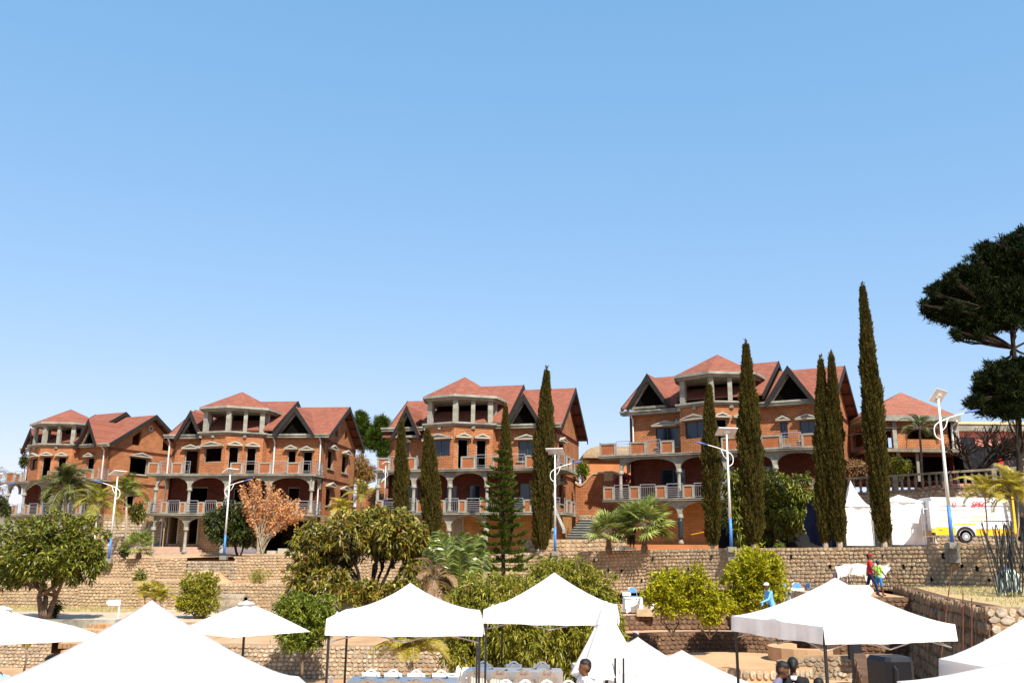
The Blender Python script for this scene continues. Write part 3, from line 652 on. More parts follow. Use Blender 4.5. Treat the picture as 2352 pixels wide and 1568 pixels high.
# ------------------------------------------------------------ stone walls
def stone_variants():
    out = []
    r = random.Random(3)
    for k in range(7):
        n = 8; ring = []
        for i in range(n):
            g = 2*PI*(i+.5)/n; c, s_ = math.cos(g), math.sin(g); q = (abs(c)**5+abs(s_)**5)**(-.2)
            ring.append((c*q*.5*r.uniform(.88,1.02), s_*q*.5*r.uniform(.88,1.02)))
        v = [(x, 0, z) for x, z in ring] + [(x*.96, -.6*r.uniform(.8,1.1), z*.96) for x, z in ring] + [(x*.74, -1*r.uniform(.85,1.1), z*.74) for x, z in ring]
        f = [(i, (i+1)%n, n+(i+1)%n, n+i) for i in range(n)] + [(n+i, n+(i+1)%n, 2*n+(i+1)%n, 2*n+i) for i in range(n)] + [tuple(range(2*n, 3*n))]
        out.append((v, f))
    return out
def rubble_variants():
    out = []; r = random.Random(8)
    for k in range(9):
        n = 7; ring = []
        for i in range(n): g = 2*PI*(i+r.uniform(.2,.8))/n; q = r.uniform(.50,.62); ring.append((math.cos(g)*q, math.sin(g)*q))
        ang = r.uniform(-.3,.3); tl = (r.uniform(-.35,.35), r.uniform(-.35,.35))
        v = [(x,0,z) for x,z in ring] + [(x*.95,-.7+tl[0]*x+tl[1]*z,z*.95) for x,z in ring] + [(x*.80,-1+tl[0]*x+tl[1]*z,z*.80) for x,z in ring]
        f = [(i,(i+1)%n,n+(i+1)%n,n+i) for i in range(n)] + [(n+i,n+(i+1)%n,2*n+(i+1)%n,2*n+i) for i in range(n)] + [tuple(range(2*n,3*n))]
        out.append((v, f))
    return out
SV_ = stone_variants() + rubble_variants()
_sm = {}
def stone_mesh(k, mat):
    key = (k, mat)
    if key not in _sm:
        me = bpy.data.meshes.new('stone'); me.from_pydata(*[SV_[k][0], [], SV_[k][1]]); me.materials.append(M[mat]); _sm[key] = me
    return _sm[key]
def stone_wall(label, top, bot, rh=.19, wr=(.17,.30), mat='stone', mortar='mortar', face=None, th=.5, name='stone_wall', relief=.04, group=None, holes=0, irregular=0, cap=True, skip=None, maxn=300):
    top = [Vector(p) for p in top]; bot = [Vector(p) for p in bot]
    W_ = thing(name, label, 'stone wall', group=group) if name else None
    face = Vector(face) if face else (CP - sum(top, Vector())/len(top)); face.z = 0
    seg = [(top[i+1]-top[i]).length for i in range(len(top)-1)]; cum = [0]
    for q in seg: cum.append(cum[-1]+q)
    def S_(s):
        s = max(0, min(cum[-1]-1e-6, s)); i = max(j for j in range(len(seg)) if cum[j] <= s); t = (s-cum[i])/seg[i]
        return top[i].lerp(top[i+1], t), bot[i].lerp(bot[i+1], t), i
    mb = MB(); n = len(top); bk = -face.normalized()*th
    mb.add([tuple(p) for p in top+bot] + [tuple(p+bk) for p in top+bot],
           [q for i in range(n-1) for q in ((i,i+1,n+i+1,n+i),(2*n+i,3*n+i,3*n+i+1,2*n+i+1),(i,2*n+i,2*n+i+1,i+1))] + [(0,n,3*n,2*n),(n-1,3*n-1,4*n-1,2*n-1)])
    mb.build('mortar_bed', M[mortar], W_)
    r = random.Random(hash(label) % 9973 if False else sum(map(ord, label)))
    items = []
    H0 = max((t-b).length for t, b in zip(top, bot)); rows = max(1, round(H0/rh))
    for j in range(rows):
        s = r.uniform(-.1, 0)
        while s < cum[-1]:
            w_ = r.uniform(*wr)
            if s + w_ > cum[-1]: w_ = cum[-1]-s
            sm = s+w_/2; s += w_+.018
            if w_ < wr[0]*.5: continue
            a, b, i = S_(sm); h = (a-b).length
            if h < .08: continue
            nr = max(1, round(h/rh)) if irregular == 0 else rows
            if j >= nr: continue
            t = (j+.5)/nr; hh = h/nr
            p = a.lerp(b, t) + (a-b).normalized()*r.uniform(-.02,.02)*(1+3*irregular)
            px = proj(p)
            if px[0] < -60 or px[0] > 2412 or px[1] > 1620 or (skip and skip(px)): continue
            if holes and r.random() < holes: continue
            T = (top[i+1]-top[i]).normalized(); U = (a-b).normalized(); U = (U - T*U.dot(T)).normalized(); Nn = T.cross(U)
            if Nn.dot(face) < 0: Nn = -Nn
            sw = w_*r.uniform(.93,1.0); sh = (hh-.016)*r.uniform(.86,1.02)*(1+irregular*r.uniform(-.3,.25)); dp = relief*r.uniform(.5,1.5)
            rot = r.uniform(-.05,.05)*(1+4*irregular); Tr = T*math.cos(rot)+U*math.sin(rot); Ur = U*math.cos(rot)-T*math.sin(rot)
            if Tr.cross(-Nn).dot(Ur) < 0: Tr = -Tr
            Mx = Matrix((Tr*sw, -Nn*dp, Ur*sh)).transposed().to_4x4(); Mx.translation = p + Nn*.004
            items.append((sw*sh/px[2]**2, r.randrange(7) if irregular < .2 else r.randrange(7,16), Mx))
    items.sort(key=lambda q: -q[0])
    for a, k, Mx in items[:maxn]: link('stone', stone_mesh(k, mat), W_, mat=Mx)
    rest = items[maxn:]
    if rest:
        V = []; F4 = []; Fc = []; b = 0
        va = [np.array(v[0]) for v in SV_]
        for a, k, Mx in rest:
            A = np.array(Mx)[:3]; V.append(va[k] @ A[:, :3].T + A[:, 3]); 
            F4 += [tuple(b+q for q in f) for f in SV_[k][1]]; b += len(va[k])
        me = bpy.data.meshes.new('stone_mass'); me.from_pydata(np.concatenate(V).tolist(), [], F4); me.materials.append(M[mat])
        tag(link('stone_mass', me, W_), kind='stuff')
    return W_
def down(pts, z, fw=.12):
    """foot of a battered wall: same line dropped to z and moved towards the camera"""
    out = []
    for p in pts:
        zz = z if not callable(z) else z(p); d = Vector((CP.x-p.x, CP.y-p.y, 0)).normalized(); out.append(Vector((p.x, p.y, zz)) + d*(p.z-zz)*fw)
    return out
# main retaining wall: right stretch in one face, left stretch as two tiers
RT = TOP[5:]; 
base_z = lambda p: .55 if p.x < 9 else (1.2 if p.x < 13 else 1.95)
RTb = down(RT, lambda p: max(.35, min(1.95, .45+ (p.x+4.7)*.075)))
mw_ = stone_wall('long honey-coloured retaining wall carrying the street lamps, cypresses and palms', RT, RTb, holes=.006)
wr2 = random.Random(21); wh_ = MB().box((-.05,-.075,-.10),(.05,.02,.10)).mesh('weep_hole', M['dark_fill'])
for i in range(34):
    u = (i+wr2.uniform(.2,.8))/34*(len(RT)-2.2); j = int(u); tp_ = RT[j].lerp(RT[j+1], u-j); bt_ = RTb[j].lerp(RTb[j+1], u-j); o_ = link('weep_hole', wh_, mw_, tp_.lerp(bt_, (.22,.45,.48,.72)[i%4])); o_.scale = (wr2.uniform(.7,1.3), 1, wr2.uniform(.7,1.2))
MID = [at(640,1275,62), *TOP[4:6]]; 
stone_wall('upper retaining wall tier behind the spreading mango tree in the centre', [TOP[4], at(850,1273,61), TOP[5]], down([TOP[4], at(850,1273,61), TOP[5]], 0), mat='stone', holes=.004)
LT = [TOP[0], TOP[1], TOP[2], at(430,1281,62)]
stone_wall('upper tier of the retaining wall behind the leafy tree at far left', LT, down(LT, 1.3, .1), holes=.004)
NT = [at(555,1277,60.5), at(640,1276,61), TOP[4]]
stone_wall('lit upper wall tier between the grey buttress and the orange dried tree', [at(540,1277,60.5), *NT[1:]], down([at(540,1277,60.5), *NT[1:]], 1.3, .1))
BT = [at(432,1288,60.3), at(545,1288,59.4)]
stone_wall('greyish recessed wall panel left of the spindly wall stair', BT, down(BT, .9, .1), mat='stone_grey')
LL = [at(-260,1330,60), at(-60,1336,58), at(250,1334,57.6), at(415,1334,57.4)]
stone_wall('long lower wall tier behind the trunks of the leafy tree at left', LL, down(LL, -.06, .1), mat='stone', holes=.004)
LM = [at(415,1336,57.4), at(455,1352,57), at(500,1352,56.8)]
stone_wall('low notch of wall behind the small yellow palm', LM, down(LM, -.06, .1), mat='stone_grey')
LR = [at(500,1340,57.2), at(620,1340,57), at(700,1341,56.8), at(860,1342,56.5)]
stone_wall('lower wall tier behind the bright green round shrub at left', LR, down(LR, -.06, .1), holes=.004)
# soil on the ledges
def strip(name, a, b, mat): return grid_sheet(name, a, b, 0, 4, mat, .12, 1.3)
strip('ledge_soil', [p - Vector((0,0,.02)) for p in LL], [Vector((p.x, p.y+8, p.z+.05)) for p in LL], M['soil'])
strip('ledge_soil', [p - Vector((0,0,.02)) for p in LR], [Vector((p.x, p.y+8, p.z+.05)) for p in LR], M['soil'])
from mathutils import noise
def mound(name, c, rx, ry, h, mat, kind='structure'):
    v = []; f = []; n = 20
    for i in range(n+1):
        for j in range(n+1):
            x, y = (i/n*2-1), (j/n*2-1); r = min(1, math.hypot(x, y)); e = (1-r*r)**1.2
            v.append((c[0]+x*rx, c[1]+y*ry, c[2]+h*e*(1+.35*noise.noise(Vector((x*3, y*3, c[0]))))))
    for i in range(n):
        for j in range(n): a = i*(n+1)+j; f.append((a, a+n+1, a+n+2, a+1))
    return tag(link(name, np_mesh(name, v, f, mat, smooth=True)), kind=kind)
p = at(482,1330,58.6); mound('soil_slope', (p.x-.4, p.y+1.0, .9), 2.6, 1.9, 1.25, M['soil'])
p = at(560,1281,64); mound('soil_slope', (p.x-2, p.y, 2.7), 5.5, 2.0, .5, M['soil'])
for px0, z in ((520, 0), ):
    for i in range(7):
        q = at(468+i*5, 1395, 55.2); 
    sg = MB()
    for i in range(6): sg.box((q.x-1.6+.1*i, 55.0+.22*i, -.05), (q.x+1.3, 56.8+.002*i, .14+.16*i))
    tag(sg.build('garden_steps', M['stone_grey']), 'short stair of stone steps climbing to the wall notch', 'steps')
# left path, sunken stair, low wall in front
sheet('path', [(-50,47,-.02),(-2.5,47,-.02),(-2.5,58.5,-.02),(-50,58.5,-.02)], M['path'], th=.3)
sheet('dry_grass_verge', [(-50,54.2,-.012),(-22,54.2,-.012),(-22,58.2,-.012),(-50,58.2,-.012)], M['dry'])
strip('garden_slope', [(-12,47,-.04),(-8,47,-.04),(-2.5,47,-.04)], [(-13.2,40.3,-.36),(-8,40.0,-.36),(-1.0,39.8,-.36)], M['soil'])
WA = [at(300,1478,41.5), at(420,1470,41), at(490,1466,40), at(700,1465,39.8), at(900,1465,39.8), at(1080,1465,39.8)]
WA = [Vector((p.x, p.y, -.34)) for p in WA]
stone_wall('low stone wall in shade of the small tree, behind the white tents', WA, down(WA, -1.64, .14), rh=.175, wr=(.15,.26), mat='stone_grey', mortar='mortar')
strip('garden_slope', [(-18,47,-.04),(-15,47,-.04),(-12,47,-.04)], [(WA[0].x-.5, 43,-.5),(WA[0].x+1, 42.5,-.4),(-13.2,41.3,-.36)], M['soil'])
def mini(label, a, b, z0, mat='stone_red', rh=.15, name='stone_wall'):
    return stone_wall(label, [a, b], down([a, b], z0, .05), rh=rh, wr=(.14,.24), mat=mat, relief=.035, maxn=120, name=name, th=.3)
# curved steps going down at left
sv = thing('garden_stair', 'broad curved garden stair of stone-edged sandy treads at left', 'steps', (0,0,0))
for i in range(7):
    y = 46.4-i*.95; z = -.02-.225*i; x0 = gx(130+6*i, y, py=1470+10*i)-.3; x1 = gx(330+(10 if i < 3 else -12*(i-3)), y, py=1470)
    n = 10; fr = [Vector((x0+(x1-x0)*t/n, y-.35*math.sin(PI*t/n)+.22*math.sin(2.3*t/n*PI), z)) for t in range(n+1)]
    mb = MB(); mb.prism([tuple(p) for p in fr] + [(x1, y+1.35, z), (x0, y+1.35, z)], (0,0,-.24)); mb.build('tread', M['sand'], sv)
    mbk = MB(); r = random.Random(i)
    for a, b in zip(fr, fr[1:]):
        for h in (0, .5):
            q = a.lerp(b, h); q2 = a.lerp(b, h+.44); d = Vector((0,-1,0))
            mbk.hexa([q+Vector((0,-.05,-.23)), q2+Vector((0,-.05,-.23)), q2+Vector((0,-.005,-.23)), q+Vector((0,-.005,-.23)), q+Vector((0,-.04,-.02)), q2+Vector((0,-.04,-.02)), q2+Vector((0,-.005,-.02)), q+Vector((0,-.005,-.02))])
    tag(mbk.build('edging', M['stone_red'], sv), kind='stuff')
a = at(-40,1500,42.5); b = at(118,1488,42.3); mini('weathered low wall at the far left, left of the curved stair', Vector((a.x,a.y,-.5)), Vector((b.x,b.y,-.5)), -1.64, 'stone_grey')
a = at(265,1420,47.1); b = at(520,1418,46.6); mini('low reddish garden wall edging the dusty path', Vector((a.x,a.y,.02)), Vector((b.x,b.y,.02)), -.5, 'stone_red')
pl = MB(); a = at(140,1418,46.2); b = at(268,1418,46.2)
pl.box((a.x-5, 46.1, -.45), (b.x, 46.35, .14)).box((b.x-.25, 46.352, -.45), (b.x, 49.5, .13)).build
tag(pl.build('planter_kerb', M['concrete']), 'grey cement planter kerb around the foot of the left mango tree', 'kerb')
# ---- right side: dining platforms, amphitheatre
def blk(name, pts, z0, z1, mat, label=None, cat=None):
    o = MB().prism([(x, y, z0) for x, y in pts], (0,0,z1-z0)).build(name, mat)
    return tag(o, label, cat) if label else tag(o, kind='structure')
C0 = (10.2, 35.0)
def arc(R_, a0, a1, n=14): return [(C0[0]+R_*math.cos(math.radians(a0+(a1-a0)*i/n)), C0[1]+R_*math.sin(math.radians(a0+(a1-a0)*i/n))) for i in range(n+1)]
A1 = arc(10.3, 126, 62); A2 = arc(8.6, 132, 58); 
blk('dining_terrace', A1 + [(17.5,46),(19,60),(4,66),(-6,66),(-6,44)], -1.6, .68, M['sand'])
blk('lower_terrace', A2 + [(14.7,43.6),(11,44.9),(4,44.5),(-3,43.8)], -1.62, .05, M['sand'])
blk('chair_platform', [(10.6,44.9),(13.2,44.0),(15.4,43.9),(16.5,50),(9.5,50)], -1.6, 1.22, M['sand'])
blk('walk_platform', [(13.35,38.6),(16.35,38.3),(17.4,44.6),(13.6,45.4)], -1.6, 1.88, M['sand'])
blk('amphitheatre_floor', arc(8.75, 175, 20, 18) + [(18,30),(2,30)], -1.7, -1.0, M['sand'])
V3 = lambda pts, z: [Vector((x, y, z)) for x, y in pts]
fc = (-.25, -1, 0)
def inner(pts, R2, z):  # foot of wall towards centre of the amphitheatre
    return [Vector((C0[0]+(x-C0[0])*R2, C0[1]+(y-C0[1])*R2, z)) for x, y in pts]
stone_wall('upper curved wall of the amphitheatre, dark, under the dining terrace edge', V3(A1,.70), inner(A1,.99,.04), rh=.2, wr=(.2,.34), mat='stone_shade', mortar='mortar_dark', face=fc)
stone_wall('lower curved dark brown wall of the amphitheatre behind the shrubs', V3(A2,.07), inner(A2,.97,-1.02), rh=.19, wr=(.17,.30), mat='stone_shade', mortar='mortar_dark', face=fc)
stone_wall('dark wall under the platform with blue folding chairs', V3([(10.6,44.85),(13.2,43.95),(13.5,43.9)],1.23), V3([(10.6,44.7),(13.2,43.8),(13.5,43.75)],.06), mat='stone_shade', mortar='mortar_dark', face=fc)
stone_wall('dark end wall under the platform where the red shirted person walks', V3([(13.35,38.55),(16.3,38.25)],1.89), V3([(13.35,38.4),(16.3,38.1)],-1.0), mat='stone_shade', mortar='mortar_dark', face=fc)
# round stage
sc_ = thing('round_stage', 'round sandy stage with a curved bench in the amphitheatre', 'stage', (gx(1705,38.3,py=1485), 38.4, -1.0))
nn = 40; ringp = [(3.3*math.cos(2*PI*i/nn), 3.0*math.sin(2*PI*i/nn), 0) for i in range(nn)]
MB().prism(ringp, (0,0,.42)).build('stage_floor', M['sand'], sc_)
for i in range(84):
    g = 2*PI*(i+.5)/84
    if math.sin(g) > .2: continue
    mx = Matrix.Rotation(g+PI/2, 4, 'Z'); mx = Matrix.Translation((3.31*math.cos(g), 3.01*math.sin(g), .21)) @ mx @ Matrix.Diagonal((.225,.05,.34,1))
    link('stone', stone_mesh(i % 7, 'stone_grey'), sc_, mat=mx)
bn = MB(); n = 10
for i in range(n):
    g0, g1 = math.radians(95+i*20), math.radians(95+(i+1)*20); f_ = lambda g, r: (2.6+r*math.cos(g), .1+r*math.sin(g))
    a_, b_, c_, d_ = f_(g0,.9), f_(g1,.9), f_(g1,1.5), f_(g0,1.5)
    bn.hexa([(*a_,.421),(*b_,.421),(*c_,.421),(*d_,.421),(*a_,.95),(*b_,.95),(*c_,.95),(*d_,.95)])
bn.build('curved_bench', M['sand'], sc_)
# steps and rubble wall under the right tent
ss = thing('amphitheatre_steps', 'wide sandy steps with stone risers below the right tent', 'steps', (0,0,0))
for i in range(6):
    y = 37.2-i*1.15; z = -.62-.2*i; x0 = gx(1690,y,py=1500); x1 = gx(1850+32*i,y,py=1500)
    MB().box((x0,y,z-.4),(x1,y+1.6+.002*i,z)).build('tread', M['sand'], ss)
    nst = int((x1-x0)/.34)
    for k in range(nst):
        mx = Matrix.Translation((x0+.17+k*(x1-x0)/nst, y-.002, z-.11)) @ Matrix.Diagonal((.32,.05,.19,1)); link('stone', stone_mesh((k*3+i)%7, 'stone_grey'), ss, mat=mx)
rubt = [Vector((gx(1790,36.4,py=1500),36.4,-.42)), Vector((gx(1850,36.2,py=1500),36.2,-.2)), Vector((gx(2062,35.4,py=1500),35.4,-.05))]
dq = (1953, 1976, 1478, 1508)
stone_wall('lit rubble wall with a small dark doorway under the right tent', rubt, [Vector((p.x,p.y-.15,-2.2)) for p in rubt], rh=.2, wr=(.14,.34), mat='stone_grey', face=(0,-1,0), irregular=.4, skip=lambda q: dq[0]<q[0]<dq[1] and dq[2]<q[1]<dq[3])
a = at(1965,1494,35.4); tag(MB().box((a.x-.22,35.36,a.z-.3),(a.x+.22,35.6,a.z+.28)).build('wall_opening', M['darkcloth']), 'small black opening in the rubble wall', 'opening')
# big diagonal wall, its lit end, the plateau
DT = [Vector((17.7,43.2,2.28)), Vector((16.6,39,2.2)), Vector((15.2,33.6,2.12)), Vector((13.0,25.6,2.2))]
DT2 = [Vector((p.x-.55, p.y, -1.7)) for p in DT]
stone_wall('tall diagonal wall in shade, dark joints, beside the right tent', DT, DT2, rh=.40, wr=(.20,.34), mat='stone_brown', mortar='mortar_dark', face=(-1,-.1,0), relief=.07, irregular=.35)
ET = [Vector((13.0,25.6,2.2)), Vector((17,24.8,2.2)), Vector((24,23.8,2.2))]
stone_wall('coarse sunlit rubble end wall at the right edge', ET, [Vector((p.x,p.y-.3,-1.7)) for p in ET], rh=.24, wr=(.15,.38), mat='stone_grey', face=(0,-1,0), relief=.05, irregular=.45)
pt = [(p.x+.3, p.y+.25, p.z-.01) for p in DT]
strip('plateau', [Vector(p) for p in pt], [Vector((30,46,2.3)), Vector((31,40,2.3)), Vector((31,34,2.2)), Vector((28,24.2,2.2))], M['dry'])
LWt = [at(2047,1336,42.0), at(2062,1338,41)]
# stair wall seen past the tent
stone_wall('sloping shaded stair flank below the diagonal wall', [Vector((11.2,30.5,-.2)), Vector((12.4,34.4,.1))], [Vector((11.0,30.5,-2.2)), Vector((12.2,34.4,-2.2))], rh=.3, mat='stone_shade', mortar='mortar_dark', face=(-1,-.4,0), irregular=.3)
# dry grass tufts on the plateau
def tufts(name, pts, n, h, mat, spread=.25):
    v = []; f = []; r = np.random.default_rng(5)
    P_ = np.array(pts)[r.integers(0, len(pts), n)] + np.c_[r.normal(0, spread, (n,2)), np.zeros(n)]
    d = r.normal(0, .5, (n,3)); d[:,2] = 1; d /= np.linalg.norm(d, axis=1)[:,None]; L = h*r.uniform(.4,1.2,n)[:,None]
    s_ = np.c_[r.normal(0,1,(n,2)), np.zeros(n)]; s_ /= np.linalg.norm(s_, axis=1)[:,None]; s_ *= .014
    V = np.stack([P_-s_, P_+s_, P_+d*L], 1).reshape(-1,3); F = np.arange(3*n).reshape(-1,3)
    return tag(link(name, np_mesh(name, V, F, mat)), 'sparse dry straw-coloured grass on bare soil', 'grass', kind='stuff')
pp = []
r = random.Random(9)
for i in range(900):
    u, t = r.random(), r.random()**.8; y = 26+u*14; xl = 13.4+(y-25.6)*.26
    pp.append((xl+t*9, y, 2.2+(y-25)*.005))
tufts('dry_grass', pp, 6000, .11, M['L_straw'])
tufts('dry_grass', [(r.uniform(-45,-22), r.uniform(54.3,57.8), 0) for _ in range(500)], 7000, .2, M['L_straw'])

# ------------------------------------------------------------ behind the houses
def scallop_wall(label, pA, pB, zb, zt, dips, mat='brick', posts=()):
    pA, pB = Vector(pA), Vector(pB); d = (pB-pA); L = d.length; d.normalize(); n = Vector((-d.y, d.x, 0))
    t_ = thing('garden_wall', label, 'brick wall', (pA.x, pA.y, 0), math.atan2(d.y, d.x))
    def top(u):
        z = zt
        for c_, w_, h_ in dips:
            q = abs(u-c_)/w_
            if q < 1: z = zt - h_*(.5+.5*math.cos(PI*q))
        return z
    K = 60; pts = [(L*i/K, 0, top(L*i/K)) for i in range(K+1)]
    MB().prism([(0,0,zb)] + pts + [(L,0,zb)], (0,.3,0)).build('wall_body', M[mat], t_)
    cp = MB()
    for (x0,_,z0),(x1,_,z1) in zip(pts, pts[1:]): cp.hexa([(x0,-.07,z0),(x1,-.07,z1),(x1,.37,z1),(x0,.37,z0),(x0,-.07,z0+.16),(x1,-.07,z1+.16),(x1,.37,z1+.16),(x0,.37,z0+.16)])
    cp.build('coping', M['box'], t_)
    for u in posts: MB().box((u-.35,-.1,top(u)-.55),(u+.35,.4,top(u)+.22)).build('pier_cap', M['box'], t_)
    return t_
a, b = at(818,1160,82), at(900,1160,80)
scallop_wall('scalloped orange brick garden wall between the second and third house', (a.x,82,0), (b.x+4,80,0), 2.5, at(840,1104,82).z, [(1.5,1.3,.9)], posts=(3.2,))
a, b = at(1322,1160,72), at(1450,1160,70)
scallop_wall('scalloped orange brick garden wall between the third house and the thatched house', (a.x,72,0), (b.x+1,70,0), 2.5, at(1350,1090,72).z, [(.4,1.2,.9),(4.2,1.0,.9)], posts=(2.7,))
# thatched house
p0 = at(1347,1100,80); p1 = at(1470,1100,80)
th_ = thing('thatched_house', 'orange rendered house with rounded thatched roof behind the brick wall', 'house', (p0.x, 80, 3))
zt = at(1350,1048,80).z-3; W_ = p1.x-p0.x+2
MB().box((0,0,0),(W_,6,zt)).build('wall', M['orange'], th_)
rf = MB(); K = 8
for i in range(K):
    g0, g1 = PI/2*i/K, PI/2*(i+1)/K; r0, r1 = math.cos(g0)*.6+.4 if i else 1, math.cos(g1)*.6+.4; z0, z1 = zt-.15+1.25*math.sin(g0), zt-.15+1.25*math.sin(g1)
    q = lambda k, z: [(W_/2-(W_/2+.35)*k,3-3.4*k,z),(W_/2+(W_/2+.35)*k,3-3.4*k,z),(W_/2+(W_/2+.35)*k,3+3.4*k,z),(W_/2-(W_/2+.35)*k,3+3.4*k,z)]
    rf.hexa(q(r0,z0)+q(r1,z1))
rf.build('thatched_roof', M['thatch'], th_)
# stone stairs and terraced walls between houses
def block_wall(label, px0, px1, pyt, Y, zb, mat='stone_grey', n=140):
    a, b = at(px0,pyt,Y), at(px1,pyt,Y); return stone_wall(label, [a, b], down([a, b], zb, .04), rh=.26, wr=(.26,.42), mat=mat, maxn=n, face=(0,-1,0))
block_wall('grey block wall stepping up between the first and second house', 240, 372, 1196, 76, 2.4)
block_wall('lower block wall beside the striped lamp between first and second house', 236, 345, 1232, 72, 2.4)
block_wall('grey block wall left of the third house under the yellow palm', 738, 905, 1170, 77, 2.4)
block_wall('block wall above the dark stone stair right of the third house', 1330, 1405, 1182, 68, 3)
block_wall('low block wall under the third house beside the blue footed lamp', 1205, 1352, 1238, 59.5, 2.6, 'stone')
block_wall('low curved block wall around the small fan palm', 1352, 1440, 1236, 58, 2.6, 'stone')
ds = thing('stone_stair', 'dark slate stair climbing right of the third house', 'stairs', (0,0,0))
for i in range(8):
    q0 = at(1300+4.6*i, 1233-5.6*i, 61+.45*i); q1 = at(1349+2.0*i, 1233-5.6*i, 61+.45*i)
    MB().box((q0.x, q0.y, q0.z-.6),(q1.x, q0.y+.8, q0.z)).build('step', M['darkstone'], ds); MB().box((q0.x-.03, q0.y-.05, q0.z+.002),(q1.x+.03, q0.y+.12, q0.z+.045)).build('nosing', M['concrete'], ds)
rl = MB(); q0, q1 = at(1268,1160,64), at(1292,1215,60.5); rl.hexa([q0+Vector((0,0,-.25)), q0+Vector((.2,0,-.25)), q1+Vector((.2,0,-.25)), q1+Vector((0,0,-.25)), q0, q0+Vector((.2,0,0)), q1+Vector((.2,0,0)), q1])
tag(rl.build('stair_cheek', M['concrete']), 'sloping concrete cheek beside the slate stair', 'stair wall')
# right: balustrade on its wall, brick pavilion, pink house
yb = 61; za = at(1990,1140,yb).z; zc = at(2352,1108,yb-3).z
bp0, bp1 = Vector((gx(1900,yb,py=1130), yb, za)), Vector((gx(2400,yb-3,py=1100), yb-3, zc))
stone_wall('stone retaining wall under the balustrade behind the van', [bp0, bp1], [Vector((p.x,p.y-.3,3.4)) for p in (bp0, bp1)], rh=.22, wr=(.25,.4), mat='stone_grey', face=(0,-1,0), th=3)
bl = thing('balustrade', 'weathered concrete balustrade above the parked van', 'balustrade', tuple(bp0))
dv = bp1-bp0; L = dv.length; dn = dv.normalized(); nb = int(L/.42)
def bar(z0, z1, w_):
    s_ = Vector((-dn.y, dn.x, 0)).normalized()*w_; a_ = Vector((0,0,z0)); c_ = Vector((0,0,z1))
    return MB().hexa([-s_+a_, dv-s_+a_, dv+s_+a_, s_+a_, -s_+c_, dv-s_+c_, dv+s_+c_, s_+c_])
bar(.0,.12,.14).build('base_rail', M['weathered'], bl); bar(.98,1.12,.15).build('top_rail', M['weathered'], bl)
bm_ = MB().lathe([(.11,0),(.11,.08),(.06,.14),(.12,.40),(.06,.48),(.12,.62),(.06,.76),(.10,.86)], 8).mesh('baluster', M['weathered'], True)
for i in range(nb+1):
    q = dv*(i/nb)
    if i % 7 == 3: MB().box((-.16,-.16,.121),(.16,.16,.979)).build('pier', M['weathered'], bl, loc=q)
    else: link('baluster', bm_, bl, q+Vector((0,0,.121)))
# pavilion
px_ = lambda x_, y_, Y_: at(x_, y_, Y_)
q0 = at(2003,1094,66); q1 = at(2205,1094,66); zb = q0.z
pv = thing('brick_pavilion', 'small brick building with pyramid red roof and dark openings behind the balustrade', 'building', (q0.x, 66, zb-.3))
W_ = q1.x-q0.x; zt = at(2060,968,66).z-zb+.3; z1 = at(2060,1031,66).z-zb+.3
wl = MB()
wall_on(wl, (.4,.2,0), (1,0,0), (0,-1,0), W_-.6, z1, zt, .25, [(.3,1.4,z1+.1,zt-.45),(2.5,4.7,z1+.75,zt-.45)]); wall_on(wl, (W_-.2,.2,0), (0,1,0), (1,0,0), 6, z1, zt, .25, [])
wall_on(wl, (.4,6.2,0), (0,-1,0), (-1,0,0), 6, z1, zt, .25, [(2,4,z1+.5,zt-.4)]); wall_on(wl, (W_-.2,6.2,0), (-1,0,0), (0,1,0), W_-.6, z1, zt, .25, [(1.5,2.3,z1+.8,zt-.4),(2.6,3.6,z1+.8,zt-.4)]); wl.build('upper_wall', M['brick'], pv)
lw = MB(); wall_on(lw, (0,.2,0), (1,0,0), (0,-1,0), W_, 0, z1-.24, .25, [(.5,1.6,.01,1.6),(2.3,W_-.3,.01,z1-.5)]); wall_on(lw, (W_,.2,0), (0,1,0), (1,0,0), 6, 0, z1-.24, .25, []); wall_on(lw, (0,6.2,0), (0,-1,0), (-1,0,0), 6, 0, z1-.24, .25, []); wall_on(lw, (W_,6.2,0), (-1,0,0), (0,1,0), W_, 0, z1-.24, .25, []); lw.build('lower_wall', M['brick_shade'], pv); MB().box((.26,1.0,.0),(W_-.26,1.1,z1-.3)).build('lower_shade_panel', M['dark_fill'], pv)  # last piece: black panel added to darken the ground floor openings
MB().box((W_+.2,1.5,0),(W_+4.2,1.7,z1-.25)).build('carport_shade_panel', M['dark_fill'], pv); MB().box((W_+.302,-.5,z1-.24),(W_+4.3,6,z1-.04)).build('carport_slab', M['weathered'], pv)  # black panel added as the shade below the carport slab
MB().box((-.3,-.5,z1-.24),(W_+.3,6.5,z1)).build('canopy_slab', M['weathered'], pv)
MB().box((-.4,-.5,zt),(W_+.25,6.9,zt+.40)).build('ring_beam', M['concrete'], pv)
zr = at(2082,902,69).z-zb+.3
MB().add([(-.3,-.4,zt+.401),(W_+.15,-.4,zt+.401),(W_+.15,6.9,zt+.421),(-.4,6.9,zt+.421),(W_*.60,3,zr),(W_*.63,3,zr)], [(0,1,5,4),(1,2,5),(2,3,4,5),(3,0,4),(3,2,1,0)]).build('roof', M['shingle2'], pv)
for u in (1.75, W_*.99): MB().box((u,-.02,z1+.001),(u+.3,.18,zt-.001)).build('concrete_post', M['concrete'], pv)
for u in (1.95, 3.3): MB().box((u,.0,.0),(u+.2,.19,z1-.245)).build('lower_post', M['concrete'], pv)
MB().box((.3,-.08,zt-.5),(2.1,.18,zt-.42)).box((2.6,-.08,zt-.5),(5.0,.18,zt-.42)).build('lintel', M['hood'], pv)
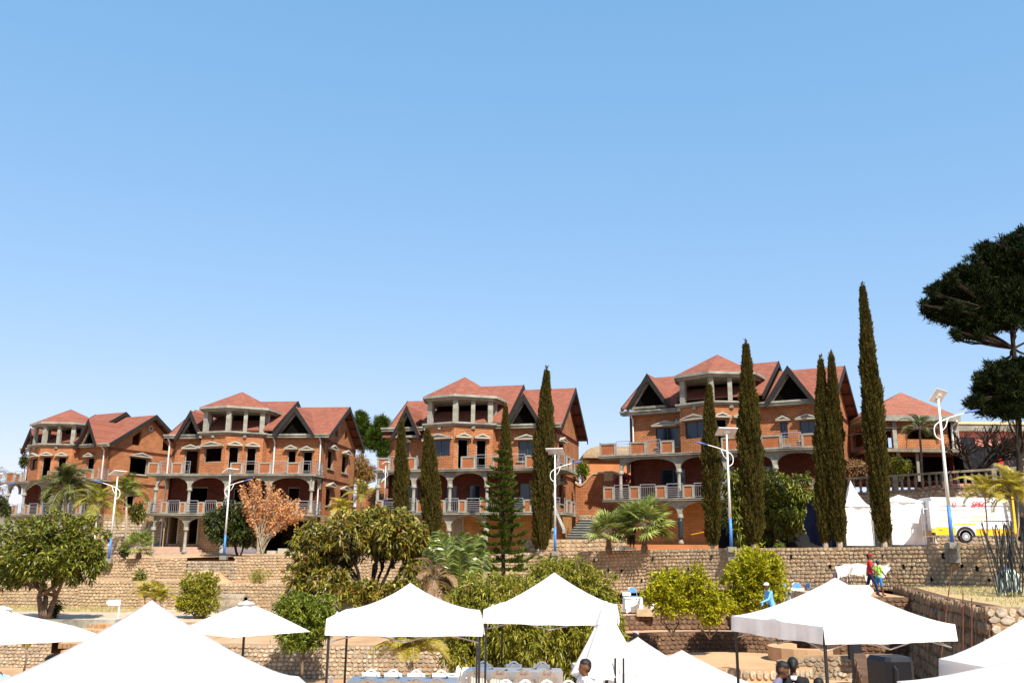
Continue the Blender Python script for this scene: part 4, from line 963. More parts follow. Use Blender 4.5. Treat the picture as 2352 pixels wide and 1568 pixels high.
MB().tube([(W_-.1,-.6,zt),(W_-.25,0,zt-.35),(W_-.25,.05,z1+.1)], .08, 8).build('drainpipe', M['pipe'], pv)
# pink house
q0 = at(2196,1080,74); 
ph = thing('pink_house', 'faded pink house with yellowish tin roof at the right edge', 'house', (q0.x, 74, q0.z-1.5))
zt = at(2300,992,74).z-q0.z+1.5
wl = MB(); P = wall_on(wl, (0,0,0), (1,0,0), (0,-1,0), 14, 0, zt, .3, [(4.8,6.0,1.6,3.6),(.6,1.8,2.6,4.2)]); wl.build('wall', M['pink'], ph); fit_window(ph, P, (4.8,6.0,1.6,3.6), True, hood=False); fit_window(ph, P, (.6,1.8,2.6,4.2), True, hood=False)
MB().box((0,.31,0),(14,8,zt-.01)).build('rear_volume', M['pink'], ph)
MB().box((-.3,-.5,zt),(14.5,8.2,zt+.55)).build('fascia', M['concrete'], ph); MB().box((-.4,-.6,zt+.551),(14.6,8.3,zt+.75)).build('tin_roof', M['tin'], ph)
nt_ = MB(); c0, c1 = at(2208,1015,63), at(2330,1012,63)
for i in range(12):
    for j in range(4):
        f_ = lambda i_, j_: (c0.lerp(c1, i_/12)+Vector((0,.12*math.sin(i_*1.3+j_), -j_*.45-.35*math.sin(PI*i_/12))))
        nt_.add([f_(i,j), f_(i+1,j), f_(i+1,j+1), f_(i,j+1)], [(0,1,2,3)])
tag(nt_.build('shade_net', M['blackcloth']), 'black shade netting hung in front of the pink house', 'shade net')
tag(MB().tube([at(1945,1000,66), at(2090,982,66), at(2220,947,60), at(2400,890,56)], .03, 4).build('overhead_cable', M['black']), 'thin overhead cable running past the tall cypress', 'cable')
# ------------------------------------------------------------ vegetation
def unit(a): return a/np.maximum(np.linalg.norm(a, axis=1), 1e-6)[:,None]
def leaves(name, P, D, L, Wd, mat, parent=None, droop=.25, kind=None, r=rng, seg=2):
    """N leaves: base P, direction D, length L; each is a bent two-quad blade"""
    n = len(P); D = unit(np.asarray(D)); L = np.broadcast_to(np.asarray(L, float), (n,))[:,None]*r.uniform(.7,1.25,(n,1)); Wd = np.broadcast_to(np.asarray(Wd, float), (n,))[:,None]*r.uniform(.8,1.2,(n,1))
    s = unit(np.cross(D, r.normal(0,1,(n,3))))*Wd/2
    dz = np.array([0,0,-1.0])
    mid = P + D*L*.5; tip = P + D*L + dz*L*droop
    V = np.stack([P-s*.25, P+s*.25, mid-s, mid+s, tip-s*.12, tip+s*.12], 1).reshape(-1,3)
    b = np.arange(n)[:,None]*6
    F = np.concatenate([b+np.array([[0,1,3,2]]), b+np.array([[2,3,5,4]])], 1).reshape(-1,4)
    o = link(name, np_mesh(name, V, F, mat), parent)
    if kind: tag(o, kind=kind)
    return o
def clumps(ells, n, spread, per, r=rng, shell=.55, lift=.0, squash=1):
    """rosettes of leaves: returns bases and directions"""
    vol = np.array([e[3]*e[4]*e[5] for e in ells])**.67; vol /= vol.sum()
    k = r.choice(len(ells), n, p=vol); E = np.array(ells)[k]
    d = unit(r.normal(0,1,(n,3))); q = shell + (1-shell)*r.random((n,1))**.6
    q = np.where(r.random((n,1)) < .2, r.random((n,1))*shell, q)
    q *= 1 + .26*np.sin(d[:,:1]*7+E[:,:1]*3)*np.sin(d[:,1:2]*6+2)*1
    C = E[:,:3] + d*q*E[:,3:6]
    Pp = np.repeat(C, per, 0) + r.normal(0, spread*.35, (n*per,3))
    out = np.repeat(d, per, 0)*.6 + r.normal(0, .75, (n*per,3)); out[:,2] += lift
    return Pp, out
def limb(mb, a, b, r0, r1, n=5, wob=.12, seed=0):
    rr = random.Random(seed); a, b = Vector(a), Vector(b); L = (b-a).length; pts = []; rad = []
    for i in range(n+1):
        t = i/n; q = a.lerp(b, t) + (Vector((rr.uniform(-1,1), rr.uniform(-1,1), rr.uniform(-.3,.3)))*wob*L*.35 if 0<i<n else Vector())
        q.z += .0; pts.append(q); rad.append(r0+(r1-r0)*t)
    mb.tube(pts, rad, 6); return pts
def broad(name, label, cat, base, Y, blobs, n, L, Wd, mat, per=12, spread=.25, lift=0, droop=.3, bark='bark', tr=.12, trunks=1, group=None, shell=.55, depth=1, extra=None, parts=('crown','trunk'), z0=None, fork=.45):
    b = at(base[0], base[1], Y); s = 1/FPX*Y*1.03
    if z0 is not None: b.z = z0
    t = thing(name, label, cat, tuple(b), 0, group)
    ells = []
    for cx_, cy_, rx, ry, *dd in blobs:
        off = dd[0] if dd else 0; c = at(cx_, cy_, Y+off) - b; rr = s*(Y+off)/Y
        ells.append((c.x, c.y, c.z, rx*rr, rx*rr*depth, ry*rr))
    P, D = clumps(ells, n, spread, per, shell=shell, lift=lift)
    leaves(parts[0], P, D, L, Wd, M[mat], t, droop)
    if extra: 
        P2, D2 = clumps(ells, extra[1], spread, 9, shell=.85, lift=.9); keep = D2[:,2] > -.1; leaves('blossom', P2[keep], D2[keep], extra[2], extra[3], M[extra[0]], t, .0)
    tb = MB(); rr = random.Random(sum(map(ord, label))); tops = [Vector(e[:3]) for e in ells]
    for k in range(trunks):
        o = Vector((rr.uniform(-1,1)*tr*1.6, rr.uniform(-1,1)*tr, -.12)) if trunks > 1 else Vector((0,0,-.12))
        cz = sum((q for q in tops), Vector())/len(tops); fk = o.lerp(cz, fork) + Vector((rr.uniform(-.4,.4)*trunks*.3, rr.uniform(-.3,.3), 0))
        limb(tb, o, fk, tr, tr*.7, 4, .10, rr.random())
        tg = tops if trunks == 1 else [q for i, q in enumerate(tops) if i % trunks == k] or [tops[k % len(tops)]]
        for q in tg:
            limb(tb, fk, fk.lerp(q, 1.05), tr*.6, tr*.2, 5, .15, rr.random())
            for _ in range(3):
                e = ells[tops.index(q)]; a_ = fk.lerp(q, rr.uniform(.5,.9)); limb(tb, a_, q+Vector((rr.uniform(-1,1)*e[3], rr.uniform(-1,1)*e[4], rr.uniform(-.5,.9)*e[5]))*.75, tr*.28, tr*.08, 4, .2, rr.random())
    tb.build(parts[1], M[bark], t, True)
    return t
def cypress(label, base, top, Y, wpx, seed, tops=None, n=9000, mat='L_cyp', lean=None):
    b = at(*base, Y); tp = at(*top, Y) - b; r = np.random.default_rng(seed)
    t = thing('cypress', label, 'cypress', tuple(b), 0, 'slender cypresses along the wall')
    H = tp.z; R_ = wpx*Y/FPX/2*.82
    spires = [(0, 0, 1, 1)] + (tops or [])
    Ps, Ds = [], []
    for dx, zf, hf, wf in spires:
        m_ = int(n*1.8*hf*wf); u = r.random(m_)**.85*.975
        prof = np.clip(np.minimum(.72+.9*u, 1.0)*np.minimum(1, ((1-u)*2.1+.03))**.8, .05, 1)
        g = r.uniform(0, 2*PI, m_); lump = 1+.16*np.sin(g*3+u*23+seed)+.15*np.sin(g*5-u*47+seed*2)+.13*np.sin(g*11+u*31)
        rad = R_*wf*prof*lump*np.minimum(1,.62+u*7)*(.74+.34*r.random(m_)**.6)
        c = np.c_[dx*R_*np.ones(m_)+tp.x*u*hf, tp.y*u*hf, H*hf*u]
        Ps.append(c + np.c_[rad*np.cos(g), rad*np.sin(g), np.zeros(m_)]); Ds.append(np.c_[np.cos(g)*.55, np.sin(g)*.55, np.ones(m_)*1.5] + r.normal(0,.3,(m_,3)))
        k = int(90*wf); uu = r.random(k)**1.6*.085+.92; Ps.append(np.c_[dx*R_+tp.x*uu*hf, tp.y*uu*hf, H*hf*uu]+r.normal(0,.04,(k,3))); Ds.append(np.c_[r.normal(0,.3,(k,2)), np.ones(k)])
    P, D = np.concatenate(Ps), np.concatenate(Ds)
    leaves('crown', P, D, .20, .058, M[mat], t, 0, r=r)
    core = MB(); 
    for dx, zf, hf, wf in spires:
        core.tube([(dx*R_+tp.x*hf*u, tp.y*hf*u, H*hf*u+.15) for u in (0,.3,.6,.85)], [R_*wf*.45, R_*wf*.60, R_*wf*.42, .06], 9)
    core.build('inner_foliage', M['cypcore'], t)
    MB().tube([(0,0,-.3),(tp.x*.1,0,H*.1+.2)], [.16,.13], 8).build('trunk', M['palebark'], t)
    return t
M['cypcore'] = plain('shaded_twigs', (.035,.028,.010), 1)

# pinnate frond: rachis curve + leaflets, as one mesh in local coordinates pointing along +x
def frond_mesh(name, L, mat, n=26, lw=.035, ll=.42, arch=.5, drp=.35, r=None, vee=.35, rach='palebark'):
    r = r or random.Random(1); V = []; F = []; MI = []
    pts = []
    for i in range(11):
        u = i/10; pts.append(Vector((L*u*(1-.12*u), 0, arch*L*math.sin(u*PI*.62)*.62 - drp*L*u**2.4)))
    tb = MB(); tb.tube(pts, [.022*(1-.85*i/10)+.004 for i in range(11)], 4, 1)
    def cur(u): i = min(9, int(u*10)); return pts[i].lerp(pts[i+1], u*10-i)
    for i in range(n):
        u = .14+.86*i/(n-1); p = cur(u); q = cur(min(1,u+.02)); tg = (q-p).normalized() if u < 1 else Vector((1,0,-.6)).normalized()
        for s_ in (-1, 1):
            l = ll*math.sin(PI*(.12+.80*u))**.6*r.uniform(.8,1.15); d = (tg*.75+Vector((0,s_,0))*.85+Vector((0,0,vee*r.uniform(.5,1.2)))).normalized()
            m_ = p+d*l*.55; e = p+d*l+Vector((0,0,-.38*l)); w_ = tg*lw*.5
            tb.add([p-w_*.4, p+w_*.4, m_-w_, m_+w_, e], [(0,1,3,2),(2,3,4)], 0)
    return tb.mesh(name, [M[mat], M[rach]])
def palm(name, label, base, crown, Y, L, nf, mat, group=None, trunk_r=.07, bark='palebark', el=(10,75), cat='palm', stems=1, **kw):
    b = at(*base, Y); c = at(*crown, Y) - b; t = thing(name, label, cat, tuple(b), 0, group)
    rr = random.Random(sum(map(ord, label))); ms = [frond_mesh('frond', L*q, mat, r=rr, **kw) for q in (1, .85, .92)]
    for s_ in range(stems):
        off = Vector((rr.uniform(-1,1)*.5*(stems>1), rr.uniform(-1,1)*.4*(stems>1), 0)); cc = c*rr.uniform(.85,1.0) + off*1.3 if s_ else c
        MB().tube([off*.4+Vector((0,0,-.15)), off*.5+cc*.5+Vector((.04,0,0)), cc], [trunk_r*1.25, trunk_r, trunk_r*.9], 8).build('trunk', M[bark], t, True)
        for i in range(nf):
            az = 2*PI*(i*.381966+rr.uniform(-.03,.03)); e = math.radians(el[0]+(el[1]-el[0])*((i+.5)/nf))
            mx = Matrix.Translation(cc) @ Matrix.Rotation(az, 4, 'Z') @ Matrix.Rotation(-e, 4, 'Y') @ Matrix.Rotation(rr.uniform(-.3,.3), 4, 'X') @ Matrix.Scale(rr.uniform(.82,1.1), 4)
            link('frond', ms[i % 3], t, mat=mx)
    return t
def fan_mesh(mat, R_=.55, n=26, pet=.7):
    mb = MB(); mb.tube([(0,0,0),(pet*.5,0,.04),(pet,0,0)], [.016,.012,.01], 4, 1)
    for i in range(n):
        g = math.radians(-125+250*i/(n-1)); d = Vector((math.cos(g), math.sin(g), 0)); s_ = Vector((-d.y, d.x, 0)); l = R_*(1-.25*abs(g)/2.2)
        p = Vector((pet,0,0)); wd = R_*.07
        a1 = p+d*l*.5+Vector((0,0,.03*(i%2))); e = p+d*l+Vector((0,0,-.16*l))
        mb.add([p, a1-s_*wd+Vector((0,0,.0)), a1+s_*wd, e], [(0,1,2),(1,3,2)], 0)
    return mb.mesh('fan_leaf', [M[mat], M['palebark']])
def fanpalm(label, base, crown, Y, R_, nf, mat='L_fan', pet=.7, group='fan palms on the terrace'):
    b = at(*base, Y); c = at(*crown, Y) - b; t = thing('fan_palm', label, 'palm', tuple(b), 0, group); rr = random.Random(nf)
    me = fan_mesh(mat, R_, 19, pet)
    MB().lathe([(.16,-.2),(.2,.05),(.14,.3),(.15,.45),(.10,c.z)], 9).build('trunk', M['bark'], t)
    P = rng.normal(0,.10,(160,3)); P[:,2] = rng.uniform(.05,c.z,160); leaves('dead_sheath', P, np.c_[rng.normal(0,1,(160,2)), rng.uniform(-.9,.1,160)], .22, .03, M['L_brown'], t)
    for i in range(nf):
        az = 2*PI*i*.381966; e = math.radians(-25+105*(i+.5)/nf)
        mx = Matrix.Translation(c) @ Matrix.Rotation(az, 4, 'Z') @ Matrix.Rotation(-e, 4, 'Y') @ Matrix.Rotation(rr.uniform(-.5,.5), 4, 'X') @ Matrix.Scale(rr.uniform(.8,1.1), 4)
        link('fan_leaf', me, t, mat=mx)
    return t

# --- left part
broad('mango_tree', 'large round leafy mango tree with forked trunk at far left', 'tree', (103,1412), 47.8,
      [(60,1245,62,52),(130,1235,66,58,-.4),(190,1245,52,52),(50,1310,55,32,.3),(185,1300,52,36,.4),(120,1290,62,46,-.6),(75,1285,60,40,-.5),(215,1275,28,38),(20,1320,28,26)], 1150, .27, .08, 'L_mango', per=15, spread=.17, droop=.2, tr=.17, trunks=3, fork=.35)
palm('palm_tree', 'tall feathery dark green palm in front of the first house', (150,1275), (150,1128), 66, 2.6, 30, 'L_palm', 'feather palms near the first house', .13, el=(-35,82), n=34, lw=.07, ll=.75, drp=.5)
palm('palm_tree', 'drooping brownish palm right behind the big left mango tree', (222,1290), (225,1165), 65, 2.4, 18, 'L_olive', 'feather palms near the first house', .1, el=(-30,70), n=30, lw=.07, ll=.6, drp=.5)
palm('palm_tree', 'bright green palm with thin trunk right of the striped lamp', (288,1262), (290,1140), 70, 2.0, 20, 'L_green', 'feather palms near the first house', .09, el=(-20,80), n=28, lw=.06, ll=.55)
broad('bush', 'small upright bush on the block wall below the bright palm', 'bush', (318,1202), 71, [(316,1176,18,20)], 90, .2, .08, 'L_mango', tr=.04, trunks=3)
fanpalm('small fan palm at the edge of the terrace below the second house', (318,1280), (316,1258), 62.2, .75, 18, 'L_fan', .7)
broad('rose_bush', 'little rose bush beside the foot of the leftmost striped lamp', 'bush', (282,1281), 62, [(282,1266,12,11)], 40, .16, .06, 'L_dark', tr=.02, trunks=2, extra=('L_red',4,.1,.08))
broad('mango_tree', 'small dark dense tree left of the orange dried tree', 'tree', (548,1277), 63, [(505,1196,32,30),(540,1185,36,32,.3),(558,1215,26,28),(520,1225,34,22,-.3),(575,1235,16,18)], 560, .24, .09, 'L_dark', per=13, tr=.07, trunks=4, bark='darkbark', fork=.5)
# orange dried tree: arching whippy branches with curled dry leaves
b = at(597,1272,62.5); t = thing('dried_tree', 'vase-shaped tree with dry orange leaves before the second house', 'tree', tuple(b))
tb = MB(); P = []; D = []; rr = random.Random(4)
tips = [(595,1105),(620,1112),(640,1128),(662,1142),(680,1150),(690,1165),(560,1120),(575,1105),(555,1135),(650,1160),(668,1180),(705,1172),(640,1180),(618,1130),(585,1135),(562,1165),(575,1190),(655,1195),(625,1200),(600,1160),(612,1150),(640,1150),(672,1160),(698,1182),(648,1128),(585,1120),(568,1150)]
for i, (tx, ty) in enumerate(tips*2):
    e = at(tx+rr.uniform(-7,7), ty+rr.uniform(-6,6), 62.5+rr.uniform(-1.2,1.2)) - b; o = Vector((rr.uniform(-.25,.25), rr.uniform(-.2,.2), 0)); mid = Vector((e.x*.30, e.y*.35, e.z*.52))
    pts = [o, o.lerp(mid,.5)+Vector((0,0,.1)), mid, mid.lerp(e,.5)+Vector((rr.uniform(-.1,.1),0,.12)), e]; tb.tube(pts, [.035,.03,.022,.014,.006], 5)
    for _ in range(95):
        u = rr.random()**.55; k = 1.7+u*2.29; j = min(3, int(k)); q = pts[j].lerp(pts[j+1], k-j); P.append(q+Vector((rr.gauss(0,.09), rr.gauss(0,.09), rr.gauss(0,.08)))); D.append((rr.gauss(0,1), rr.gauss(0,1), rr.gauss(.1,.8)))
tb.build('branches', M['palebark'], t); leaves('crown', np.array(P), np.array(D), .17, .085, M['L_orange'], t, .2)
# between second and third house
palm('palm_tree', 'yellow-green palm with shaggy crown between second and third house', (784,1225), (784,1175), 70, 1.6, 20, 'L_ypalm', 'feather palms between the houses', .1, el=(-45,70), n=30, lw=.06, ll=.45)
palm('palm_tree', 'low green palm against the scalloped brick wall', (830,1165), (832,1142), 76, 2.2, 16, 'L_olive', 'feather palms between the houses', .08, el=(-25,70), n=26, lw=.07, ll=.45)
broad('bush', 'reddish bush by the scalloped wall left of the third house', 'bush', (868,1172), 76, [(866,1150,20,22)], 120, .25, .06, 'L_brown', tr=.04)
def pinetree(label, base, Y, blobs, n, trk, group=None, core=.0, L=.42, mat='L_pine', tr=.2, frag=0):
    b = at(*base, Y); t = thing('pine_tree', label, 'pine tree', tuple(b), 0, group); s = Y/FPX
    ells = []
    if frag:
        fr = random.Random(frag); nb = []
        for cx_, cy_, rx, ry in blobs:
            nb.append((cx_, cy_, rx*.78, ry*.74))
            for _ in range(5): g_ = fr.uniform(0, 2*PI); q_ = fr.uniform(.62,.98); nb.append((cx_+rx*q_*math.cos(g_), cy_+ry*q_*math.sin(g_), rx*fr.uniform(.22,.42), ry*fr.uniform(.18,.34), fr.uniform(-1.2,1.2)))
        blobs = nb
    for cx_, cy_, rx, ry, *dd in blobs: c = at(cx_, cy_, Y+(dd[0] if dd else 0))-b; ells.append((c.x,c.y,c.z,rx*s,rx*s*.8,ry*s))
    vol = np.array([e[3]*e[4]*e[5] for e in ells])**.85; vol /= vol.sum(); k = rng.choice(len(ells), n, p=vol); E = np.array(ells)[k]
    d = unit(rng.normal(0,1,(n,3))); q = rng.random((n,1))**.38; C = E[:,:3]+d*q*E[:,3:6]*(1+.12*np.sin(d[:,:1]*9))
    per = 22; P = np.repeat(C, per, 0)+rng.normal(0,.07,(n*per,3)); D = unit(rng.normal(0,1,(n*per,3)))+np.array([0,0,.75])+np.repeat(d,per,0)*.5
    leaves('crown', P, D, L, .05, M[mat], t, 0)
    tb = MB(); pts = [at(x_, y_, Y)-b for x_, y_ in trk]; tb.tube(pts, [tr*(1-.6*i/(len(pts)-1)) for i in range(len(pts))], 8)
    for e in ells:
        c = Vector(e[:3]); q = min(pts, key=lambda p: (p-c).length+abs(p.z-c.z+1)); limb(tb, q, c, tr*.4, tr*.15, 4, .15, e[0])
        for j in range(3): limb(tb, q.lerp(c,.6), c+Vector((random.uniform(-1,1)*e[3], random.uniform(-1,1)*e[4], random.uniform(-.3,.8)*e[5]))*.9, tr*.2, tr*.06, 4, .15, j+e[1])
    tb.build('trunk', M['darkbark'], t)
    return t
pinetree('thin pine behind the second house, leftmost of the pair', (830,1120), 95, [(828,965,14,18),(838,985,14,14),(822,1000,13,12),(848,1010,12,10),(832,1028,10,8)], 330, [(832,1120),(833,1040),(830,955)], 'pines behind the houses', L=.5, mat='L_arau')
pinetree('fuller pine close to the left wall of the third house', (873,1120), 92, [(876,975,18,16),(868,1000,22,18),(885,1020,17,16),(860,1022,15,12),(880,1045,12,9)], 480, [(870,1120),(872,1040),(876,965)], 'pines behind the houses', L=.5, mat='L_arau')
broad('dry_tree', 'golden brown dry tree above the scalloped wall', 'tree', (838,1110), 88, [(828,1070,18,22),(845,1085,18,18),(824,1095,14,12)], 420, .3, .06, 'L_gold', tr=.08)
broad('banana_plant', 'spiky plant tuft peeping over the brick wall by the thatched house', 'plant', (1338,1110), 73, [(1337,1085,9,14)], 45, .7, .1, 'L_green', per=6, lift=1.4, tr=.05)
broad('bush', 'small magenta bougainvillea beside the fourth house', 'bush', (1430,1112), 70.5, [(1433,1098,11,10),(1424,1106,8,7)], 110, .16, .1, 'L_red', tr=.03)
broad('bare_tree', 'grey leafless tree on the far left edge', 'tree', (6,1160), 100, [(2,1110,24,30),(-20,1090,26,26)], 200, .35, .03, 'L_far', per=10, tr=.12)
broad('bush', 'dark bush at the left edge beside the first house', 'bush', (4,1185), 82, [(0,1160,14,20),(14,1172,8,10)], 160, .25, .08, 'L_dark', tr=.05)
broad('bush', 'dark tree top peeking out left of the first house wall', 'tree', (57,1110), 99, [(57,1050,6,10),(55,1062,7,6)], 50, .3, .1, 'L_dark', tr=.05)
# cypresses
cypress('short cypress at the left corner of the third house', (921,1245), (922,966), 60.5, 33, 1)
cypress('twin-tipped cypress under the turret of the third house', (993,1262), (981,985), 59.5, 40, 2, tops=[(.55,0,.93,.72)], mat='L_cyp')
cypress('cypress rising behind the layered araucaria', (1163,1262), (1161,930), 60.5, 32, 3)
cypress('tall broad cypress left of the fourth street lamp', (1243,1264), (1256,846), 57.3, 50, 4, n=12000)
cypress('cypress left of the lamp before the fourth house', (1638,1254), (1628,880), 51.2, 39, 5)
cypress('tall thick cypress just right of the lamp before the fourth house', (1732,1251), (1713,785), 50.2, 52, 6, n=14000)
cypress('brown cypress, left one of the close pair by the marquee', (1896,1249), (1885,822), 48, 36, 7, n=12000)
cypress('brown cypress, right one of the close pair by the marquee', (1928,1247), (1909,812), 47.6, 36, 8, n=12000)
cypress('tallest cypress leaning slightly left between the two white marquees', (2031,1248), (1980,650), 46, 44, 9, n=17000)
# araucaria
b = at(1158,1318,47); tp = at(1151,1022,47)-b; t = thing('araucaria', 'dark layered araucaria with flat upcurved branches in the centre', 'araucaria', tuple(b)); rr = random.Random(12)
tb = MB().tube([(0,0,-1.6), tp*.5, tp], [.12,.08,.02], 7); P = []; D = []
nt_ = 15
for i in range(nt_):
    u = (i+.3)/nt_; z = tp.z*(1-(1-u)**1.0*.97); z = tp.z*(.02+.96*u); R_ = 1.52*(1-u)**.66+.06
    for k in range(6):
        g = 2*PI*k/6+i*.9+rr.uniform(-.15,.15); R2 = R_*rr.uniform(.8,1.12); c = tp*(z/tp.z); pts = []
        for j in range(6):
            q = j/5; pts.append(c+Vector((math.cos(g)*R2*q, math.sin(g)*R2*q, -.10*R2*math.sin(q*PI*.8)+.18*R2*q**3)))
        tb.tube(pts, [.022,.018,.015,.012,.008,.004], 4)
        m_ = int(185*R2+20)
        for _ in range(m_):
            q = .12+.88*rr.random()**.7; j = min(4, int(q*5)); p = pts[j].lerp(pts[j+1], q*5-j); w_ = .10*R2*math.sin(PI*min(1,q*.9))+.03
            P.append(p+Vector((-math.sin(g), math.cos(g), 0))*rr.gauss(0,w_)+Vector((0,0,rr.uniform(-.01,.04)))); D.append((math.cos(g)*.8+rr.gauss(0,.4), math.sin(g)*.8+rr.gauss(0,.4), .45))
tb.build('trunk', M['darkbark'], t); leaves('branches', np.array(P), np.array(D), .15, .045, M['L_arau'], t, -.25)
# centre group
broad('mango_tree', 'huge spreading mango tree with visible dark limbs in the centre', 'tree', (868,1405), 46.5,
      [(730,1240,50,40),(800,1220,62,42,-.5),(880,1215,66,44),(940,1235,48,36),(960,1275,34,40),(900,1200,60,30,.5),(715,1285,42,34),(695,1330,36,26,-.3),(690,1360,26,16),(760,1330,42,22,-1),(820,1360,60,22,-1),(900,1355,50,20,-.6),(950,1320,36,30),(780,1270,46,24,.8),(890,1262,56,18,1)], 1350, .30, .095, 'L_lychee', per=14, spread=.19, droop=.35, tr=.18, trunks=4, bark='darkbark', fork=.28, shell=.5)
broad('mango_tree', 'reddish leafy tree top climbing in front of the third house', 'tree', (905,1300), 52, [(870,1195,38,26),(915,1205,30,26),(845,1200,30,20),(940,1225,20,16)], 420, .28, .09, 'L_lychee', per=12, tr=.1, bark='darkbark', droop=.45)
broad('small_tree', 'mid green tree with slim pale trunk before the low shaded wall', 'tree', (694,1541), 37.5, [(690,1400,52,34),(735,1395,36,30),(665,1390,30,26),(715,1440,46,26),(690,1470,44,20),(745,1425,26,24),(655,1455,20,14)], 900, .15, .055, 'L_green', per=13, spread=.16, tr=.07, bark='bark', shell=.4, fork=.4)
broad('lychee_tree', 'wide lychee tree with yellow blossom left of centre behind the gazebos', 'tree', (1120,1500), 33, [(1080,1400,58,48),(1130,1360,66,42),(1190,1375,60,46,-.4),(1060,1440,40,46),(1130,1440,66,56),(1200,1460,54,60,-.5),(1080,1500,56,40),(1160,1520,56,30)], 1900, .19, .048, 'L_mango2', per=15, spread=.14, droop=.45, tr=.12, extra=('L_flower',190,.17,.02), shell=.6)
broad('lychee_tree', 'taller lychee tree dotted with yellow blossom behind the middle gazebo', 'tree', (1320,1520), 34, [(1262,1325,44,40),(1310,1330,48,42),(1360,1360,46,50),(1395,1400,30,44),(1290,1400,60,50),(1350,1440,60,56,-.4),(1270,1470,50,50,-.4),(1400,1470,40,50),(1330,1520,56,34),(1415,1500,30,40)], 2300, .19, .048, 'L_mango2', per=15, spread=.14, droop=.45, tr=.12, extra=('L_flower',280,.17,.02), shell=.6)
# traveller's palm / banana
b = at(1055,1402,40); t = thing('banana_palm', 'big-leaved banana-like palm with torn leaves beside the araucaria', 'banana palm', tuple(b)); rr = random.Random(31)
def banana_leaf(tipx, tipy, Yo, curl, torn=.3, wd=.42, mat='L_banana', start=.35):
    e = at(tipx, tipy, 40+Yo)-b; o = Vector((rr.uniform(-.12,.12), rr.uniform(-.1,.1), .2)); mid = Vector((e.x*.45, e.y*.5, e.z*.62+.25)); K = 34; mb = MB(); c = [o.lerp(mid,u/K).lerp(mid.lerp(e,u/K),u/K) for u in range(K+1)]
    mb.tube(c, [.045*(1-.8*i/K)+.006 for i in range(K+1)], 5, 1)
    side = (e-o).cross(Vector((0,1,0))).normalized() if abs(e.x) > .1 else Vector((1,0,0))
    side = (c[-1]-c[K//2]).cross(Vector((rr.uniform(-.4,.4),-1,rr.uniform(-.2,.3)))).normalized()
    for i in range(int(K*start), K):
        q = (i/K-start)/(1-start); w_ = wd*math.sin(PI*min(1,(q*.86+.10)))**.55; tg = (c[i+1]-c[i])
        for s_ in (-1, 1):
            ww = w_*rr.uniform(.85,1.08); sag = Vector((0,0,-curl*ww*rr.uniform(.5,1.2)))
            out = side*s_*ww+tg.normalized()*ww*.55; g = .97 if rr.random() > torn else .60
            a0, a1 = c[i], c[i]+tg*1.0; tw = Vector((0,rr.uniform(-.10,.10),rr.uniform(-.05,.05))); m0, m1 = a0+out*.6+tw, a0+tg*g*1.05+out*.6-tw; z0, z1 = a0+out*1.08+sag+tg*.3, a0+tg*g*.85+out*1.08+sag
            mb.add([a0,a1,m1,m0,z1,z0], [(0,1,2,3),(3,2,4,5)], 0)
    mb.build('leaf', [M[mat], M['L_fan']], t)
for q in ((1003,1220,-.5,.35),(1040,1232,.3,.5),(1068,1224,-.3,.35),(1102,1230,.3,.45),(1116,1268,.5,.7),(984,1258,.2,.7),(1055,1262,-.9,.6)): banana_leaf(*q, wd=.46, torn=.16, start=.30)
for q in ((985,1290,.3,1),(990,1330,-.3,1),(975,1300,.5,1),(1015,1360,-.6,1)): banana_leaf(*q, torn=.9, wd=.34, mat='L_brown')
MB().tube([(0,0,-.6),(0,0,.7)], [.16,.13], 8).build('trunk', M['bark'], t)
for i in range(5):
    pass
palm('palm_tree', 'brown withered palm fronds left of the banana-like palm', (1000,1395), (998,1330), 39.5, 1.3, 14, 'L_brown', None, .06, el=(-50,60), n=24, lw=.05, ll=.4)
# shrubs on the right terraces
def shrub(label, base, Y, blobs, n, mat='L_hedge', L=.15, Wd=.065, **k):
    return broad('shrub', label, 'shrub', base, Y, blobs, n, L, Wd, mat, per=11, spread=.15, lift=.4, droop=.1, tr=k.pop('tr',.035), trunks=k.pop('trunks',4), group='light green shrubs on the terraces', shell=.45, fork=.3, **k)
shrub('big bright lime-green shrub under the two thick cypresses', (1735,1410), 40.5, [(1735,1300,52,40),(1700,1335,40,40),(1765,1330,40,44),(1730,1370,46,34),(1690,1385,28,22),(1780,1365,20,26)], 1500)
shrub('loose yellowish shrub left of the narrow one, below the retaining wall', (1545,1450), 40, [(1525,1345,34,32),(1560,1340,32,30),(1500,1365,26,22),(1545,1385,44,30),(1585,1370,18,30)], 800)
shrub('narrow upright shrub between the loose and the big lime shrub', (1628,1460), 39.5, [(1605,1320,14,22),(1612,1350,24,26),(1640,1385,30,28),(1628,1415,26,22),(1612,1385,22,24)], 560)
shrub('olive-green round shrub on the path before the lower left wall', (458,1422), 50, [(440,1345,26,26),(478,1335,22,22),(458,1365,40,30),(462,1392,36,22)], 760, 'L_olive')
shrub('sparse yellow seedling shrub beside the tip of the large white tent', (421,1398), 50, [(418,1388,12,12)], 50, 'L_hedge')
broad('bush', 'thorny grey-green bush growing out of the retaining wall', 'bush', (600,1336), 58, [(598,1320,22,14),(590,1328,16,10)], 90, .16, .03, 'L_olive', per=9, tr=.03, trunks=4)
broad('bush', 'green tuft in the notch of the left wall', 'bush', (318,1340), 58.5, [(322,1322,9,12),(316,1335,9,8)], 60, .2, .06, 'L_mango', tr=.02)
broad('bush', 'dark little bush leaning by the left mango trunks', 'bush', (128,1413), 49, [(128,1390,9,14),(124,1402,8,8)], 55, .17, .05, 'L_dark', tr=.02)
